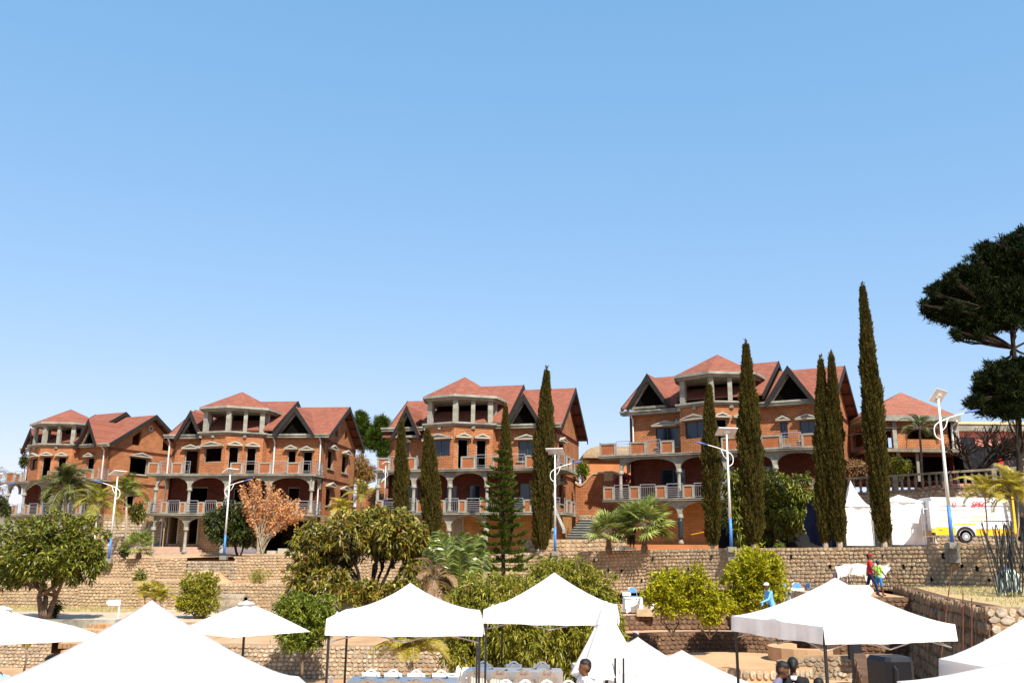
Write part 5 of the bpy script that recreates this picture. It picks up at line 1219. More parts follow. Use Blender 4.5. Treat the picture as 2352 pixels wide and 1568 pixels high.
palm('palm_tree', 'small golden palm on the path, left stem', (332,1400), (332,1374), 51, 1.15, 12, 'L_ypalm', 'small golden palms on the path', .035, el=(-5,75), n=20, lw=.05, ll=.3, stems=1)
palm('palm_tree', 'small golden palm on the path, right bushier one', (352,1402), (355,1382), 50.6, 1.25, 16, 'L_ypalm', 'small golden palms on the path', .035, el=(10,80), n=20, lw=.05, ll=.3, stems=2)
palm('palm_tree', 'young palm with bent-up yellow fronds at bottom left', (55,1536), (60,1497), 36, .95, 7, 'L_ypalm', None, .035, bark='bark', el=(45,85), n=20, lw=.05, ll=.28)
palm('palm_tree', 'yellow-green cane palm behind the front tables', (955,1542), (955,1500), 31, 1.5, 22, 'L_ypalm', None, .035, el=(-10,80), n=26, lw=.04, ll=.32, stems=3)
palm('palm_tree', 'yellow cane palm over the dark stakes at the right edge, left crown', (2268,1262), (2262,1140), 38.5, 1.35, 15, 'L_ypalm', 'yellow cane palms at the right edge', .035, el=(-30,80), n=30, lw=.04, ll=.42, stems=1)
palm('palm_tree', 'yellow cane palm over the dark stakes at the right edge, right crown', (2325,1262), (2320,1130), 38.2, 1.4, 15, 'L_ypalm', 'yellow cane palms at the right edge', .035, el=(-30,80), n=30, lw=.04, ll=.42, stems=2)
palm('palm_tree', 'slim green palm in front of the small brick pavilion', (2118,1118), (2112,985), 60.5, 1.7, 14, 'L_palm', None, .08, bark='bark', el=(-40,60), n=26, lw=.06, ll=.4)
fanpalm('smaller fan palm left of the big one, below the fourth house', (1398,1263), (1396,1222), 54.5, .85, 24, pet=.75)
fanpalm('big fan palm with wide spreading leaves below the fourth house', (1480,1260), (1478,1208), 54, 1.05, 40, pet=1.0)
# dense evergreen in front of the fourth house
broad('mango_tree', 'wide dense dark green mango tree between the cypresses by the fourth house', 'tree', (1790,1256), 54, [(1700,1110,36,40),(1690,1160,30,60),(1770,1120,50,36),(1830,1130,46,40),(1865,1165,24,30),(1780,1170,60,44),(1830,1190,50,26),(1700,1200,28,44),(1760,1215,60,22,1.5)], 1150, .32, .075, 'L_mango', per=15, spread=.18, droop=.4, tr=.16, trunks=2, shell=.6)
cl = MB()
c0 = at(1770,1180,56.5); cl.box((c0.x-3.3,56.3,3.9),(c0.x+3.0,56.4,c0.z+.2)); tag(cl.build('dark_shade_sheet', M['blackcloth']), 'black sheet in place of the shade under the dense mango tree', 'shade sheet')  # dark sheet added as painted shade beneath the mango crown
broad('sapling', 'tiny sapling on top of the retaining wall beneath the tarpaulin', 'plant', (1790,1262), 50, [(1792,1254,9,7)], 22, .14, .05, 'L_green', tr=.01)
broad('bush', 'bushy hedge right of the fourth house near the hill', 'bush', (1975,1105), 66, [(1968,1075,20,16),(1985,1080,16,16)], 260, .2, .07, 'L_brown', tr=.05)
broad('bush', 'green shrub tight behind the tallest cypress', 'bush', (2062,1100), 61.5, [(2062,1072,14,24),(2078,1070,12,12)], 150, .22, .07, 'L_olive', tr=.04)
broad('bush', 'little plant growing from the retaining wall near the right lamp', 'plant', (2098,1352), 42, [(2098,1350,3,4)], 6, .12, .05, 'L_hedge', tr=.008)
# bare dark tree near the pink house
b = at(2240,1090,60); t = thing('bare_tree', 'dark leafless spreading tree in front of the pink house', 'tree', tuple(b)); tb = MB(); rr = random.Random(77)
def grow(p, d, L, r0, k):
    q = p+d*L; tb.tube([p, p.lerp(q,.5)+Vector((rr.uniform(-.1,.1),rr.uniform(-.1,.1),rr.uniform(-.05,.05)))*L, q], [r0, r0*.85, r0*.7], 5)
    if k: 
        for _ in range(3 if k > 1 else 2): grow(q, (d+Vector((rr.uniform(-1,1), rr.uniform(-1,1), rr.uniform(-.35,.6)))*.85).normalized(), L*rr.uniform(.62,.85), r0*.66, k-1)
for i in range(5): grow(Vector((0,0,0)), Vector((rr.uniform(-1,1.0), rr.uniform(-.6,.6), rr.uniform(.4,1))).normalized(), 1.15, .13, 5)
tb.build('branches', M['darkbark'], t)
# big black-green pine
pinetree('huge dark pine tree filling the upper right corner', (2338,1240), 50, [(2290,600,52,42),(2340,590,50,50),(2230,640,56,44),(2170,680,42,42),(2150,720,24,26),(2200,725,50,36),(2260,700,60,50),(2320,680,60,60),(2250,755,40,22),(2300,740,40,28),(2210,770,24,14),(2390,620,70,80),(2400,720,50,60),
   (2300,850,36,22),(2275,890,42,30),(2260,930,34,26),(2320,900,50,48),(2350,850,46,34),(2310,945,50,16),(2370,930,40,30),(2330,560,30,22),(2380,545,40,30),(2128,705,16,16)], 8200, [(2345,1240),(2342,1050),(2337,900),(2328,800),(2322,740),(2340,620)], L=.33, tr=.2, frag=5)
# cordyline and sticks by the low wall
b = at(948,1545,33); t = thing('cordyline', 'reddish spiky cordyline by the low shaded wall', 'plant', tuple(b)); P = []; D = []
for k, (dx, h) in enumerate(((0,1.6),(.12,1.1),(-.08,.6))):
    for _ in range(16): P.append((dx+random.gauss(0,.02), random.gauss(0,.02), h+random.uniform(-.1,.1))); D.append((random.gauss(0,1), random.gauss(0,1), random.uniform(.3,1.2)))
leaves('crown', np.array(P), np.array(D), .35, .05, M['L_red'], t, .3); MB().tube([(0,0,-.1),(0,0,1.6)], .015, 5).tube([(.1,0,-.1),(.12,0,1.1)], .012, 5).build('stem', M['rust'], t)
for q in ((778,1545,1475),(812,1545,1480),(842,1545,1478),(858,1545,1490)):
    a, c = at(q[0],q[1],30), at(q[0]+2,q[2],30); tag(MB().tube([a-Vector((0,0,.2)), c], .018, 5).build('cane', M['palebark']), 'thin pale cane stuck in the ground by the shaded wall', 'cane', 'canes by the low wall')
# dark stakes at the right edge
rr = random.Random(3)
for i in range(38):
    x0 = rr.uniform(2288,2375); y0 = rr.uniform(1330,1350); a = at(x0, y0, 34+rr.uniform(-1,1)); c = at(x0+rr.uniform(-60,24)+(-4), rr.uniform(1195,1225), 35+rr.uniform(-1,1.5))
    a.z = 2.15; tag(MB().tube([a, c], rr.uniform(.014,.024), 6).build('stake', M['darkstake']), 'dark upright stake leaning in the bundle at the right edge', 'stake', 'bundle of dark stakes at the right edge')
# ------------------------------------------------------------ text
def text_mesh(s, size, mat, depth=.002, bold=0, shear=0):
    cu = bpy.data.curves.new('text', 'FONT'); cu.body = s; cu.size = size; cu.extrude = depth; cu.offset = bold; cu.shear = shear; cu.align_x = 'CENTER'; cu.resolution_u = 2
    o = bpy.data.objects.new('text', cu); COL.objects.link(o); bpy.context.view_layer.update()
    me = bpy.data.meshes.new_from_object(o.evaluated_get(bpy.context.evaluated_depsgraph_get())); bpy.data.objects.remove(o); me.materials.clear(); me.materials.append(M[mat]); return me
def text_obj(name, s, size, mat, loc, par, rz=0, tilt=PI/2, **k):
    o = link(name, text_mesh(s, size, mat, **k), par); o.location = loc; o.rotation_euler = (tilt, 0, rz); return o

# ------------------------------------------------------------ solar street lamps
def lamp(label, base, top, Y, arm, yaw, pan_tilt=-.5):
    b = at(*base, Y); H = at(*top, Y).z - b.z; t = thing('street_lamp', label, 'street lamp', tuple(b), 0, 'solar street lamps along the terrace wall')
    k = H/6.6; tp = at(*top, Y)-b; tp = Vector((0,0,H))
    MB().tube([(0,0,.02),(0,0,H*.245)], [.092*k,.086*k], 10).build('blue_base', M['blue'], t, True)
    MB().box((-.22,-.22,-.25),(.22,.22,.02)).build('plinth', M['concrete'], t)
    MB().tube([(0,0,H*.245+.001),(0,0,H*.62),(0,0,H-.12*k)], [.085*k,.062*k,.04*k], 10).build('pole', M['white'], t, True)
    ar = MB(); c, s_ = math.cos(arm), math.sin(arm); q = lambda r_, z: (c*r_*k, s_*r_*k, z)
    hz = H*.80; pts = [q(0,hz-.75*k), q(-.28,hz-.55*k), q(-.30,hz-.15*k), q(-.05,hz+.10*k), q(.5,hz+.33*k), q(1.15,hz+.52*k)]
    sm = []
    for i in range(len(pts)-1):
        for j in range(4):
            u = j/4; p0 = Vector(pts[max(i-1,0)]); p1 = Vector(pts[i]); p2 = Vector(pts[i+1]); p3 = Vector(pts[min(i+2,len(pts)-1)])
            sm.append(.5*((2*p1)+(p2-p0)*u+(2*p0-5*p1+4*p2-p3)*u*u+(3*p1-p0-3*p2+p3)*u**3))
    sm.append(Vector(pts[-1])); ar.tube(sm, .027*k, 7).build('arm', M['white'], t, True)
    MB().tube([q(.0,hz-.35*k), q(.22,hz-.12*k), q(.36,hz+.27*k)], .022*k, 6).build('brace', M['white'], t, True)
    hd = MB(); n = 10
    prof = [(0,.03,.02),(.12,.08,.05),(.35,.13,.075),(.62,.12,.06),(.78,.02,.015)]
    for i, (x, w_, h_) in enumerate(prof):
        for j in range(n): g = 2*PI*j/n; hd.v.append((x*k, w_*k*math.cos(g), h_*k*math.sin(g)*(1 if math.sin(g) > 0 else .45)))
    for i in range(len(prof)-1):
        for j in range(n): hd.f.append((i*n+j, i*n+(j+1)%n, (i+1)*n+(j+1)%n, (i+1)*n+j)); hd.m.append(0)
    hd.f += [tuple(range(n))[::-1], tuple(range((len(prof)-1)*n, len(prof)*n))]; hd.m += [0,0]
    mx = Matrix.Translation(q(1.10,hz+.50*k)) @ Matrix.Rotation(arm, 4, 'Z') @ Matrix.Rotation(-.22, 4, 'Y'); link('lamp_head', hd.mesh('lamp_head', M['lampblue'], True), t, mat=mx)
    pm = Matrix.Translation((0,0,H-.02)) @ Matrix.Rotation(yaw, 4, 'Z') @ Matrix.Rotation(pan_tilt, 4, 'X')
    pn = link('solar_panel', MB().box((-.60*k,-.34*k,-.03),(.60*k,.34*k,.02)).mesh('solar_panel', M['panel']), t, mat=pm)
    MB().box((-.57*k,-.31*k,.021),(.57*k,.31*k,.026)).build('solar_cells', M['cell'], pn)
    MB().box((-.18*k,-.10*k,-.10),(.18*k,.10*k,-.031)).build('battery_box', M['panel'], pn)
    return t
lamp('striped solar street lamp beside the left mango tree, arm pointing left', (250,1283), (271,1085), 61.5, PI, 1.1)
lamp('solar street lamp standing before the second house and orange tree', (514,1276), (524,1080), 61.5, .0, 1.1)
lamp('solar street lamp partly hidden at the left corner of the third house', (882,1172), (887,1062), 64, PI, 1.2)
lamp('solar street lamp right of the tall broad cypress, before the slate stair', (1275,1266), (1280,1036), 56.6, .0, -.25, -.6)
lamp('solar street lamp standing before the fourth house, arm pointing left', (1680,1256), (1672,990), 49.6, PI, .2, -.6)
lamp('nearest solar street lamp in front of the white van', (2187,1246), (2157,908), 41.6, .0, .75, -.9)
lamp('solar street lamp at the far left edge, only its blue head in frame', (-38,1275), (-40,1090), 64, 0, .5)
for bx_, by_, Y_, w_ in ((2187,1252,41.75,.5),(1680,1260,49.75,.45),(1275,1270,56.75,.45)):
    q = at(bx_, by_, Y_); tag(MB().box((q.x-w_/2,q.y-.16,q.z-.75),(q.x+w_/2,q.y+.25,q.z+.04)).build('lamp_pier', M['concrete']), 'rough grey concrete pier under the lamp ' + {2187:'nearest the van',1680:'before the fourth house',1275:'by the slate stair'}[bx_], 'pier')

# ------------------------------------------------------------ canopies
def gazebo(label, cx, cy, yaw, zg, eave=2.28, peak=3.05, half=1.48, val=.30, name='gazebo', group='white pop-up gazebos', legs=True, frame=True, pw=1.65, seed=1, bottom=None):
    t = thing(name, label, 'gazebo', (cx, cy, zg), yaw, group); mb = MB(); n = 14; r = random.Random(seed)
    def zf(u, v): # u along edge -1..1, v 0 at edge ..1 at peak
        s_ = (1-v); z = eave + (peak-eave)*(v**pw); return z - .05*(1-u*u)*s_**2*0 + .03*math.sin(u*7+seed)*s_*v
    for q in range(4):
        ca, sa = math.cos(q*PI/2), math.sin(q*PI/2); b0 = len(mb.v)
        for j in range(n+1):
            v = j/n; k = half*(1-v)
            for i in range(n+1):
                u = i/n*2-1; x, y = u*k, -k - .035*(1-u*u)*0; x2, y2 = x*ca-y*sa, x*sa+y*ca
                ridge = .05*abs(u)**6*math.sin(PI*v)
                mb.v.append((x2, y2, zf(u, v)+ridge))
        for j in range(n):
            for i in range(n): a = b0+j*(n+1)+i; mb.f.append((a, a+1, a+n+2, a+n+1)); mb.m.append(0)
    cn = mb.build('canopy', M['cloth'], t, True)
    for q in range(4):
        ca, sa = math.cos(q*PI/2), math.sin(q*PI/2); pts = []
        for j in range(n+1):
            v = j/n; k = half*(1-v); x, y = k, -k; pts.append((x*ca-y*sa, x*sa+y*ca, zf(1, v)+.05*math.sin(PI*v)+.001))
        MB().tube(pts, .0055, 4).build('seam', M['seam'], cn)
    vb = MB(); K = 28
    for q in range(4):
        ca, sa = math.cos(q*PI/2), math.sin(q*PI/2); b0 = len(vb.v)
        for j in range(4):
            for i in range(K+1):
                u = i/K*2-1; w_ = (.022*math.sin(u*11+seed+q)+.012*math.sin(u*23+2*seed))*j/3*(1-abs(u)**8); sag = -.03*(1-u*u)*(j/3)+.035*abs(math.sin(u*PI))*j/3*.6
                x, y = u*(half+.004), -(half+.004)-w_-.01*j; vb.v.append((x*ca-y*sa, x*sa+y*ca, eave+.004-(val)*j/3+sag+.05*math.exp(-(u*9)**2)*(1 if j < 3 else .4)))
        for j in range(3):
            for i in range(K): a = b0+j*(K+1)+i; vb.f.append((a, a+K+1, a+K+2, a+1)); vb.m.append(0)
    vb.build('valance', M['cloth'], t, True)
    if legs:
        for sx in (-1, 1):
            for sy in (-1, 1): MB().box((sx*(half-.05)-.022, sy*(half-.05)-.022, 0 if bottom is None else bottom),(sx*(half-.05)+.022, sy*(half-.05)+.022, eave-.03)).build('leg', M['black'], t)
    if frame:
        fr = MB()
        for q in range(4):
            ca, sa = math.cos(q*PI/2), math.sin(q*PI/2); R_ = lambda x, y, z: (x*ca-y*sa, x*sa+y*ca, z); h = half-.06
            for x0, x1 in ((-h,0),(0,h)):
                fr.tube([R_(x0,-h,eave-.08), R_(x1,-h,eave-.42)], .013, 4).tube([R_(x0,-h,eave-.42), R_(x1,-h,eave-.08)], .013, 4)
            fr.tube([R_(0,-h,eave-.42), R_(0,0,eave-.1)], .013, 4)
        fr.tube([(0,0,eave-.35),(0,0,peak-.05)], .02, 6)
        tag(fr.build('scissor_frame', M['grey'], t), kind='stuff')
    return t
gazebo('white gazebo at right with a corner towards us over the steps', 6.51, 18.8, .33, 0, eave=2.27, peak=at(1918,1326,18.8).z, seed=2, pw=1.75)
gazebo('white gazebo over the long dressed table, left of centre', -2.03, 19.28, .05, 0, eave=2.27, peak=at(945,1338,19.28).z, seed=3, pw=2.0, half=1.458)
gazebo('white gazebo right behind the closed umbrella, its frame showing', 1.08, 22.7, -.12, 0, eave=2.25, peak=at(1268,1314,22.7).z, seed=4, pw=1.6, half=1.49)
gazebo('huge foreground white gazebo roof at bottom left', -3.06, 8.1, .36, 0, eave=2.22, peak=3.07, seed=5, pw=1.5, half=1.5)
gazebo('low white gazebo at lower centre with its corner by the right gazebo leg', 4.05, 22.4, .28, -1.6, eave=2.2, peak=2.92, seed=6)
gazebo('low white gazebo peeking behind the closed umbrella', 3.35, 24.8, .1, -1.6, eave=2.2, peak=3.0, seed=7)
gazebo('white gazebo at the bottom right corner, nearer one', 5.32, 7.6, .32, 0, eave=2.42, peak=3.1, seed=8)
gazebo('white gazebo at the right edge behind the nearest one', 7.02, 10.6, .18, 0, eave=2.28, peak=3.6, seed=9, pw=1.35)
def umbrella(label, cx, cy, z0, zt, R_, yaw, n=4, pole=True, zr=.5):
    t = thing('patio_umbrella', label, 'umbrella', (cx, cy, z0), yaw, 'open white market umbrellas'); mb = MB(); K = 12
    for j in range(K+1):
        v = j/K
        for i in range(n*6):
            g = 2*PI*i/(n*6); seg = PI/n; a_ = (g+seg) % (2*seg) - seg; rad = R_*(1-v)*math.cos(seg)/math.cos(a_); sag = .05*math.sin(PI*v)*(1-abs(a_)/seg)
            mb.v.append((rad*math.cos(g+seg*0), rad*math.sin(g), zt-z0-zr*(1-v)**1.15+zr*.0-sag))
    m_ = n*6
    for j in range(K):
        for i in range(m_): mb.f.append((j*m_+i, j*m_+(i+1)%m_, (j+1)*m_+(i+1)%m_, (j+1)*m_+i)); mb.m.append(0)
    mb.build('canopy', M['cloth'], t, True)
    MB().lathe([(.12,0),(.20,-.035),(.02,.035)], 12, (0,0,zt-z0+.02)).build('vent_cap', M['cloth'], t)
    rb = MB()
    for i in range(n): g = 2*PI*i/n+PI/n; rb.tube([(0,0,zt-z0-.1),(R_*.98*math.cos(g), R_*.98*math.sin(g), zt-z0-zr-.02)], .012, 4)
    rb.build('ribs', M['grey'], t)
    MB().tube([(0,0,0),(0,0,zt-z0-.05)], .028, 8).build('pole', M['black'], t)
    MB().lathe([(.3,0),(.3,.06),(.05,.1),(.04,.35)], 14).build('base', M['black'], t)
    return t
c = at(566,1384,21.5); umbrella('square white umbrella with black pole behind the huge foreground gazebo', c.x, 21.5, 0, c.z, 1.47, -.785+.12, zr=.62)
c = at(-15,1402,15.6); umbrella('white umbrella canopy cut by the left edge of the picture', c.x, 15.6, 0, c.z, 2.22, -.785-.16, zr=.40)
c = at(5,1397,19); umbrella('small white umbrella tip just above the left edge canopy', c.x, 19, 0, c.z, 1.2, .4, zr=.4)
# closed umbrella
c = at(1391,1387,16.1); t = thing('closed_umbrella', 'folded white umbrella hanging like a pleated cone in the centre', 'umbrella', (c.x, 16.1, 0)); mb = MB(); n = 48; K = 16
for j in range(K+1):
    v = j/K; z = c.z-.03-v*1.08; R_ = .045+.10*v+.42*v**1.15
    for i in range(n):
        g = 2*PI*i/n; pl_ = 1+.11*math.cos(g*8+.4*math.sin(v*5))*(.25+v)+.05*math.sin(g*3+1); mb.v.append((R_*pl_*math.cos(g)*1.0, R_*pl_*math.sin(g)*.85, z-.05*v*math.cos(g*4+1)*(v>.9)))
for j in range(K):
    for i in range(n): mb.f.append((j*n+i, (j+1)*n+i, (j+1)*n+(i+1)%n, j*n+(i+1)%n)); mb.m.append(0)
mb.f.append(tuple(range(n))); mb.m.append(0)
mb.build('folded_canopy', M['cloth'], t, True)
mb = MB(); 
for j in range(5):
    v = j/4
    for i in range(n): g = 2*PI*i/n; R_ = .05+.13*v*(1+.05*math.cos(g*8)); mb.v.append((R_*math.cos(g), R_*.88*math.sin(g), c.z+.012-v*.34))
for j in range(4):
    for i in range(n): mb.f.append((j*n+i, (j+1)*n+i, (j+1)*n+(i+1)%n, j*n+(i+1)%n)); mb.m.append(0)
mb.f.append(tuple(range(n))); mb.m.append(0); mb.build('top_flap', M['cloth'], t, True)
MB().lathe([(.03,0),(.045,.03),(.02,.05)], 10, (0,0,c.z)).build('finial', M['panel'], t); MB().tube([(0,0,0),(0,0,c.z)], .028, 8).build('pole', M['black'], t); MB().lathe([(.28,0),(.28,.08),(.05,.12)], 14).build('base', M['black'], t)
for q, lb in ((1409,'thin dark pole right under the folded umbrella'), (1428,'second thin dark pole right of the folded umbrella')):
    a = at(q,1525,15.6); tag(MB().tube([(a.x,15.6,0),(a.x+.03,15.6,a.z+.1)], .018, 6).build('thin_pole', M['black']), lb, 'pole')

# ------------------------------------------------------------ marquees by the van
def marquee(label, x0, x1, yb, yw, ypk, Y, pkx, tall):
    a, b = at(x0,yb,Y), at(x1,yb,Y); zw = at(x0,yw,Y).z-a.z; zp = at(pkx,ypk,Y).z-a.z; W_ = b.x-a.x; t = thing('marquee', label, 'marquee', tuple(a), 0, 'white walled marquees by the van')
    wm = MB(); K = 36
    for (sx, sy, dx, dy, L) in ((0,0,1,0,W_),(W_,0,0,1,W_)):
        b0 = len(wm.v)
        for j in range(9):
            for i in range(K+1):
                u = i/K*L; w_ = .05*math.sin(u*5+j*.9)+.03*math.sin(u*11-j*.7+2); wm.v.append((sx+dx*u+dy*w_, sy+dy*u-dx*w_, zw*j/8*.995))
        for j in range(8):
            for i in range(K): q = b0+j*(K+1)+i; wm.f.append((q, q+1, q+K+2, q+K+1)); wm.m.append(0)
    wm.build('side_wall', M['linen'], t, True)
    rm = MB(); n = 12
    for q in range(4):
        ca, sa = math.cos(q*PI/2), math.sin(q*PI/2); b0 = len(rm.v); h = W_/2+.08
        for j in range(n+1):
            v = j/n; k = h*(1-v) if not tall else h*(1-v)
            for i in range(n+1):
                u = i/n*2-1; x, y = u*k, -k; z = zw+(zp-zw)*(v**(1.9 if tall else 1.1)); rm.v.append((x*ca-y*sa+W_/2, x*sa+y*ca+W_/2, z))
        for j in range(n):
            for i in range(n): p_ = b0+j*(n+1)+i; rm.f.append((p_, p_+1, p_+n+2, p_+n+1)); rm.m.append(0)
    rm.build('roof', M['cloth'], t, True)
    for u, v in ((0,0),(W_,0),(W_,W_),(0,W_)): MB().tube([(u,v-.05,0),(u,v-.05,zw)], .03, 6).build('post', M['grey'], t)
    return t
marquee('white marquee with a tall pointed roof left of the tallest cypress', 1944, 2008, 1252, 1162, 1100, 49.5, 1974, True)
marquee('white marquee with a low roof between the tallest cypress and the van', 2049, 2132, 1250, 1152, 1133, 48.5, 2082, False)
rk = at(2136,1246,47.8); t = thing('wire_rack', 'white wire rack standing between marquee and van', 'rack', tuple(rk)); mb = MB()
for i in range(5): mb.box((-.25,-.15,.3+.35*i),(.25,.15,.33+.35*i))
for sx in (-.25,.25): mb.box((sx-.015,-.15,0),(sx+.015,-.12,1.9)).box((sx-.015,.12,0),(sx+.015,.15,1.9))
mb.build('rack_frame', M['white'], t); MB().box((-.24,-.14,.331),(.15,.14,.6)).build('boxed_goods', M['box'], t)
nv = at(1885,1235,52); cv = MB(); K = 14
for j in range(9):
    for i in range(K+1): cv.v.append((i/K*1.6-.2+.12*math.sin(j), .12*math.sin(i*1.2+j*.5), 2.0-j*.27-.3*math.sin(i/K*2)))
for j in range(8):
    for i in range(K): q = j*(K+1)+i; cv.f.append((q,q+1,q+K+2,q+K+1)); cv.m.append(0)
tag(cv.build('draped_cloth', M['navy'], None, True, loc=(nv.x-1.0, 50.6, nv.z-.1)), 'navy blue cloth hanging by the brown cypress pair', 'cloth')

# ------------------------------------------------------------ van
Yv = 47.5; a = at(2152,1246,Yv); zr = at(2200,1141,Yv).z-a.z
t = thing('delivery_van', 'white and yellow delivery van with red and black lettering', 'van', tuple(a), 0)
HV = zr; LV = 5.8; WV = 1.95; k = HV/2.45
def vanprof(y): return None
body = MB(); sec = []
xs = [(0,.02),(.06,0),(4.35,0),(4.75,.35),(5.0,.78),(5.35,1.30),(5.75,1.45),(5.8,1.6)]
n = 12
for x, dz in xs:
    top_ = HV-dz*k; rr_ = .20
    pts = [(0,.38),(0,1.0),(.04,1.5),(.09,top_-.22),(.17,top_-.08),(.34,top_),(WV-.34,top_),(WV-.17,top_-.08),(WV-.09,top_-.22),(WV-.04,1.5 if top_ > 1.7 else top_*.8),(WV,1.0 if top_ > 1.2 else top_*.6),(WV,.38)]
    if top_ < 1.75: pts[2] = (.03, top_-.45); pts[9] = (WV-.03, top_-.45); pts[1] = (0,.8); pts[10] = (WV,.8)
    sec.append([(x*1.0, y_, z_) for y_, z_ in pts])
for s_ in sec: body.v += s_
for i in range(len(sec)-1):
    for j in range(n): j2 = (j+1)%n; body.f.append((i*n+j, (i+1)*n+j, (i+1)*n+j2, i*n+j2)); body.m.append(0)
body.f += [tuple(range(n)), tuple(range((len(sec)-1)*n, len(sec)*n))[::-1]]; body.m += [0,0]
body.build('body', M['vanwhite'], t)
ys = MB()
ys.box((.02,-.012,.39),(1.02,-.002,.74)).box((2.05,-.012,.39),(4.3,-.002,.74)).box((1.02,-.012,.92),(2.05,-.002,.99)).box((.02,-.012,.741),(1.0,-.002,.80))
arch_ = [(1.02,0,.74)]; 
ys.build('yellow_skirt', M['yellow'], t)
st_ = MB().box((.25,-.010,1.10),(.98,-.002,1.14)).box((1.75,-.010,1.10),(2.5,-.002,1.14)); st_.build('yellow_stripe', M['yellowink'], t); MB().box((2.51,-.010,1.10),(3.8,-.002,1.14)).build('dark_stripe', M['darkink'], t)
pm = MB()
for x0, x1 in ((.25,1.75),(1.95,4.1)):
    for q in (((x0,-.0,1.66),(x1,.03,1.69)),((x0,-.0,HV-.42),(x1,.05,HV-.39)),((x0,0,1.69),(x0+.03,.05,HV-.42)),((x1-.03,0,1.69),(x1,.05,HV-.42))): pm.box((q[0][0],.02,q[0][2]),(q[1][0],.075,q[1][2]))
pm.build('side_mouldings', M['panel'], t)
for x in (1.52, 4.75):
    wh = link('wheel', MB().tube([(0,-.02,0),(0,.22,0)], .335, 24).mesh('wheel', M['tyre']), t, (x,.02,.335))
    MB().tube([(0,-.035,0),(0,-.021,0)], .20, 20).build('rim', M['grey'], wh); MB().tube([(0,-.05,0),(0,-.036,0)], .07, 10).build('hub', M['white'], wh)
    for i in range(8): g = 2*PI*i/8; MB().tube([(.13*math.cos(g),-.037,.13*math.sin(g)),(.13*math.cos(g),-.0351,.13*math.sin(g))], .025, 6).build('rim_hole', M['black'], wh)
    ar = MB(); K = 14
    for i in range(K):
        g0, g1 = PI*i/K, PI*(i+1)/K; f_ = lambda g, r_: (x+r_*math.cos(g), .335+r_*math.sin(g))
        p_ = [f_(g0,.36), f_(g1,.36), f_(g1,.50), f_(g0,.50)]; ar.prism([(u,-.018,v) for u,v in p_], (0,.12,0))
    ar.build('wheel_arch', M['black'], t)
for x in (.18, 2.6): MB().box((x,-.022,.62),(x+.14,-.013,.66)).build('marker_lamp', M['redink'], t)
MB().box((-.03,.1,1.0),(-.001,.25,1.5)).build('tail_lamp', M['redink'], t); MB().box((-.12,.15,.42),(-.001,1.8,.58)).build('rear_bumper', M['black'], t)
dz = HV-.25
ro = MB().hexa([(-.02,.0,.5),(.0,.04,.5),(-.52,-.75,.5),(-.56,-.72,.5),(-.02,.0,dz),(.0,.04,dz),(-.52,-.75,dz-.02),(-.56,-.72,dz-.02)]).build('rear_door', M['vanwhite'], t)
MB().hexa([(-.03,-.02,.5),(-.01,-.02,.5),(-.52,-.77,.5),(-.54,-.76,.5),(-.03,-.02,.72),(-.01,-.02,.72),(-.52,-.77,.72),(-.54,-.76,.72)]).build('door_skirt', M['yellow'], ro)
text_obj('lettering', 'SPEC', .36, 'redink', (2.33,-.004,1.83), t, bold=.012, shear=.3); text_obj('lettering', 'www.procim.madagascar.mg', .065, 'greyink', (2.35,-.004,1.73), t) if False else None
MB().box((.98,-.008,1.86),(1.18,-.002,2.06)).build('red_emblem', M['redink'], t); MB().box((1.03,-.012,1.91),(1.13,-.009,2.01)).build('emblem_window', M['vanwhite'], t)
text_obj('lettering', 'HAUS', .19, 'yellowink', (.62,-.012,1.27), t); text_obj('lettering', 'STADER', .19, 'greyink', (1.38,-.012,1.27), t, bold=.002); text_obj('lettering', 'WERNIGERODE', .19, 'yellowink', (2.50,-.012,1.27), t); text_obj('lettering', '03796 22', .13, 'greyink', (3.9,-.012,1.30), t)
text_obj('lettering', 'SPEC', .10, 'palered', (-.33,-.43,1.78), ro, rz=.95)
wn = MB().hexa([(4.42,-.006,1.55),(4.98,-.006,1.5),(4.98,.02,1.5),(4.42,.02,1.55),(4.42,.05,HV-.55),(4.80,.05,HV-.72),(4.80,.1,HV-.72),(4.42,.1,HV-.55)]).build('side_window', M['pane'], t)
# second pale vehicle edge beside the van
a = at(2334,1248,47); q = thing('parked_truck', 'cab of a white truck with open door at the far right edge', 'truck', tuple(a)); MB().box((.9,.2,.5),(3.2,2.2,2.9)).build('box_body', M['vanwhite'], q); MB().hexa([(.2,.2,.5),(.9,.2,.5),(.9,2.2,.5),(.2,2.2,.5),(.35,.2,2.7),(.9,.2,2.7),(.9,2.2,2.7),(.35,2.2,2.7)]).build('cab', M['darkcloth'], q); MB().box((.05,.1,.5),(.18,.2,2.6)).build('door_edge', M['yellow'], q)
MB().tube([(1.4,.1,.4),(1.4,.35,.4)], .4, 16).build('wheel', M['tyre'], q)

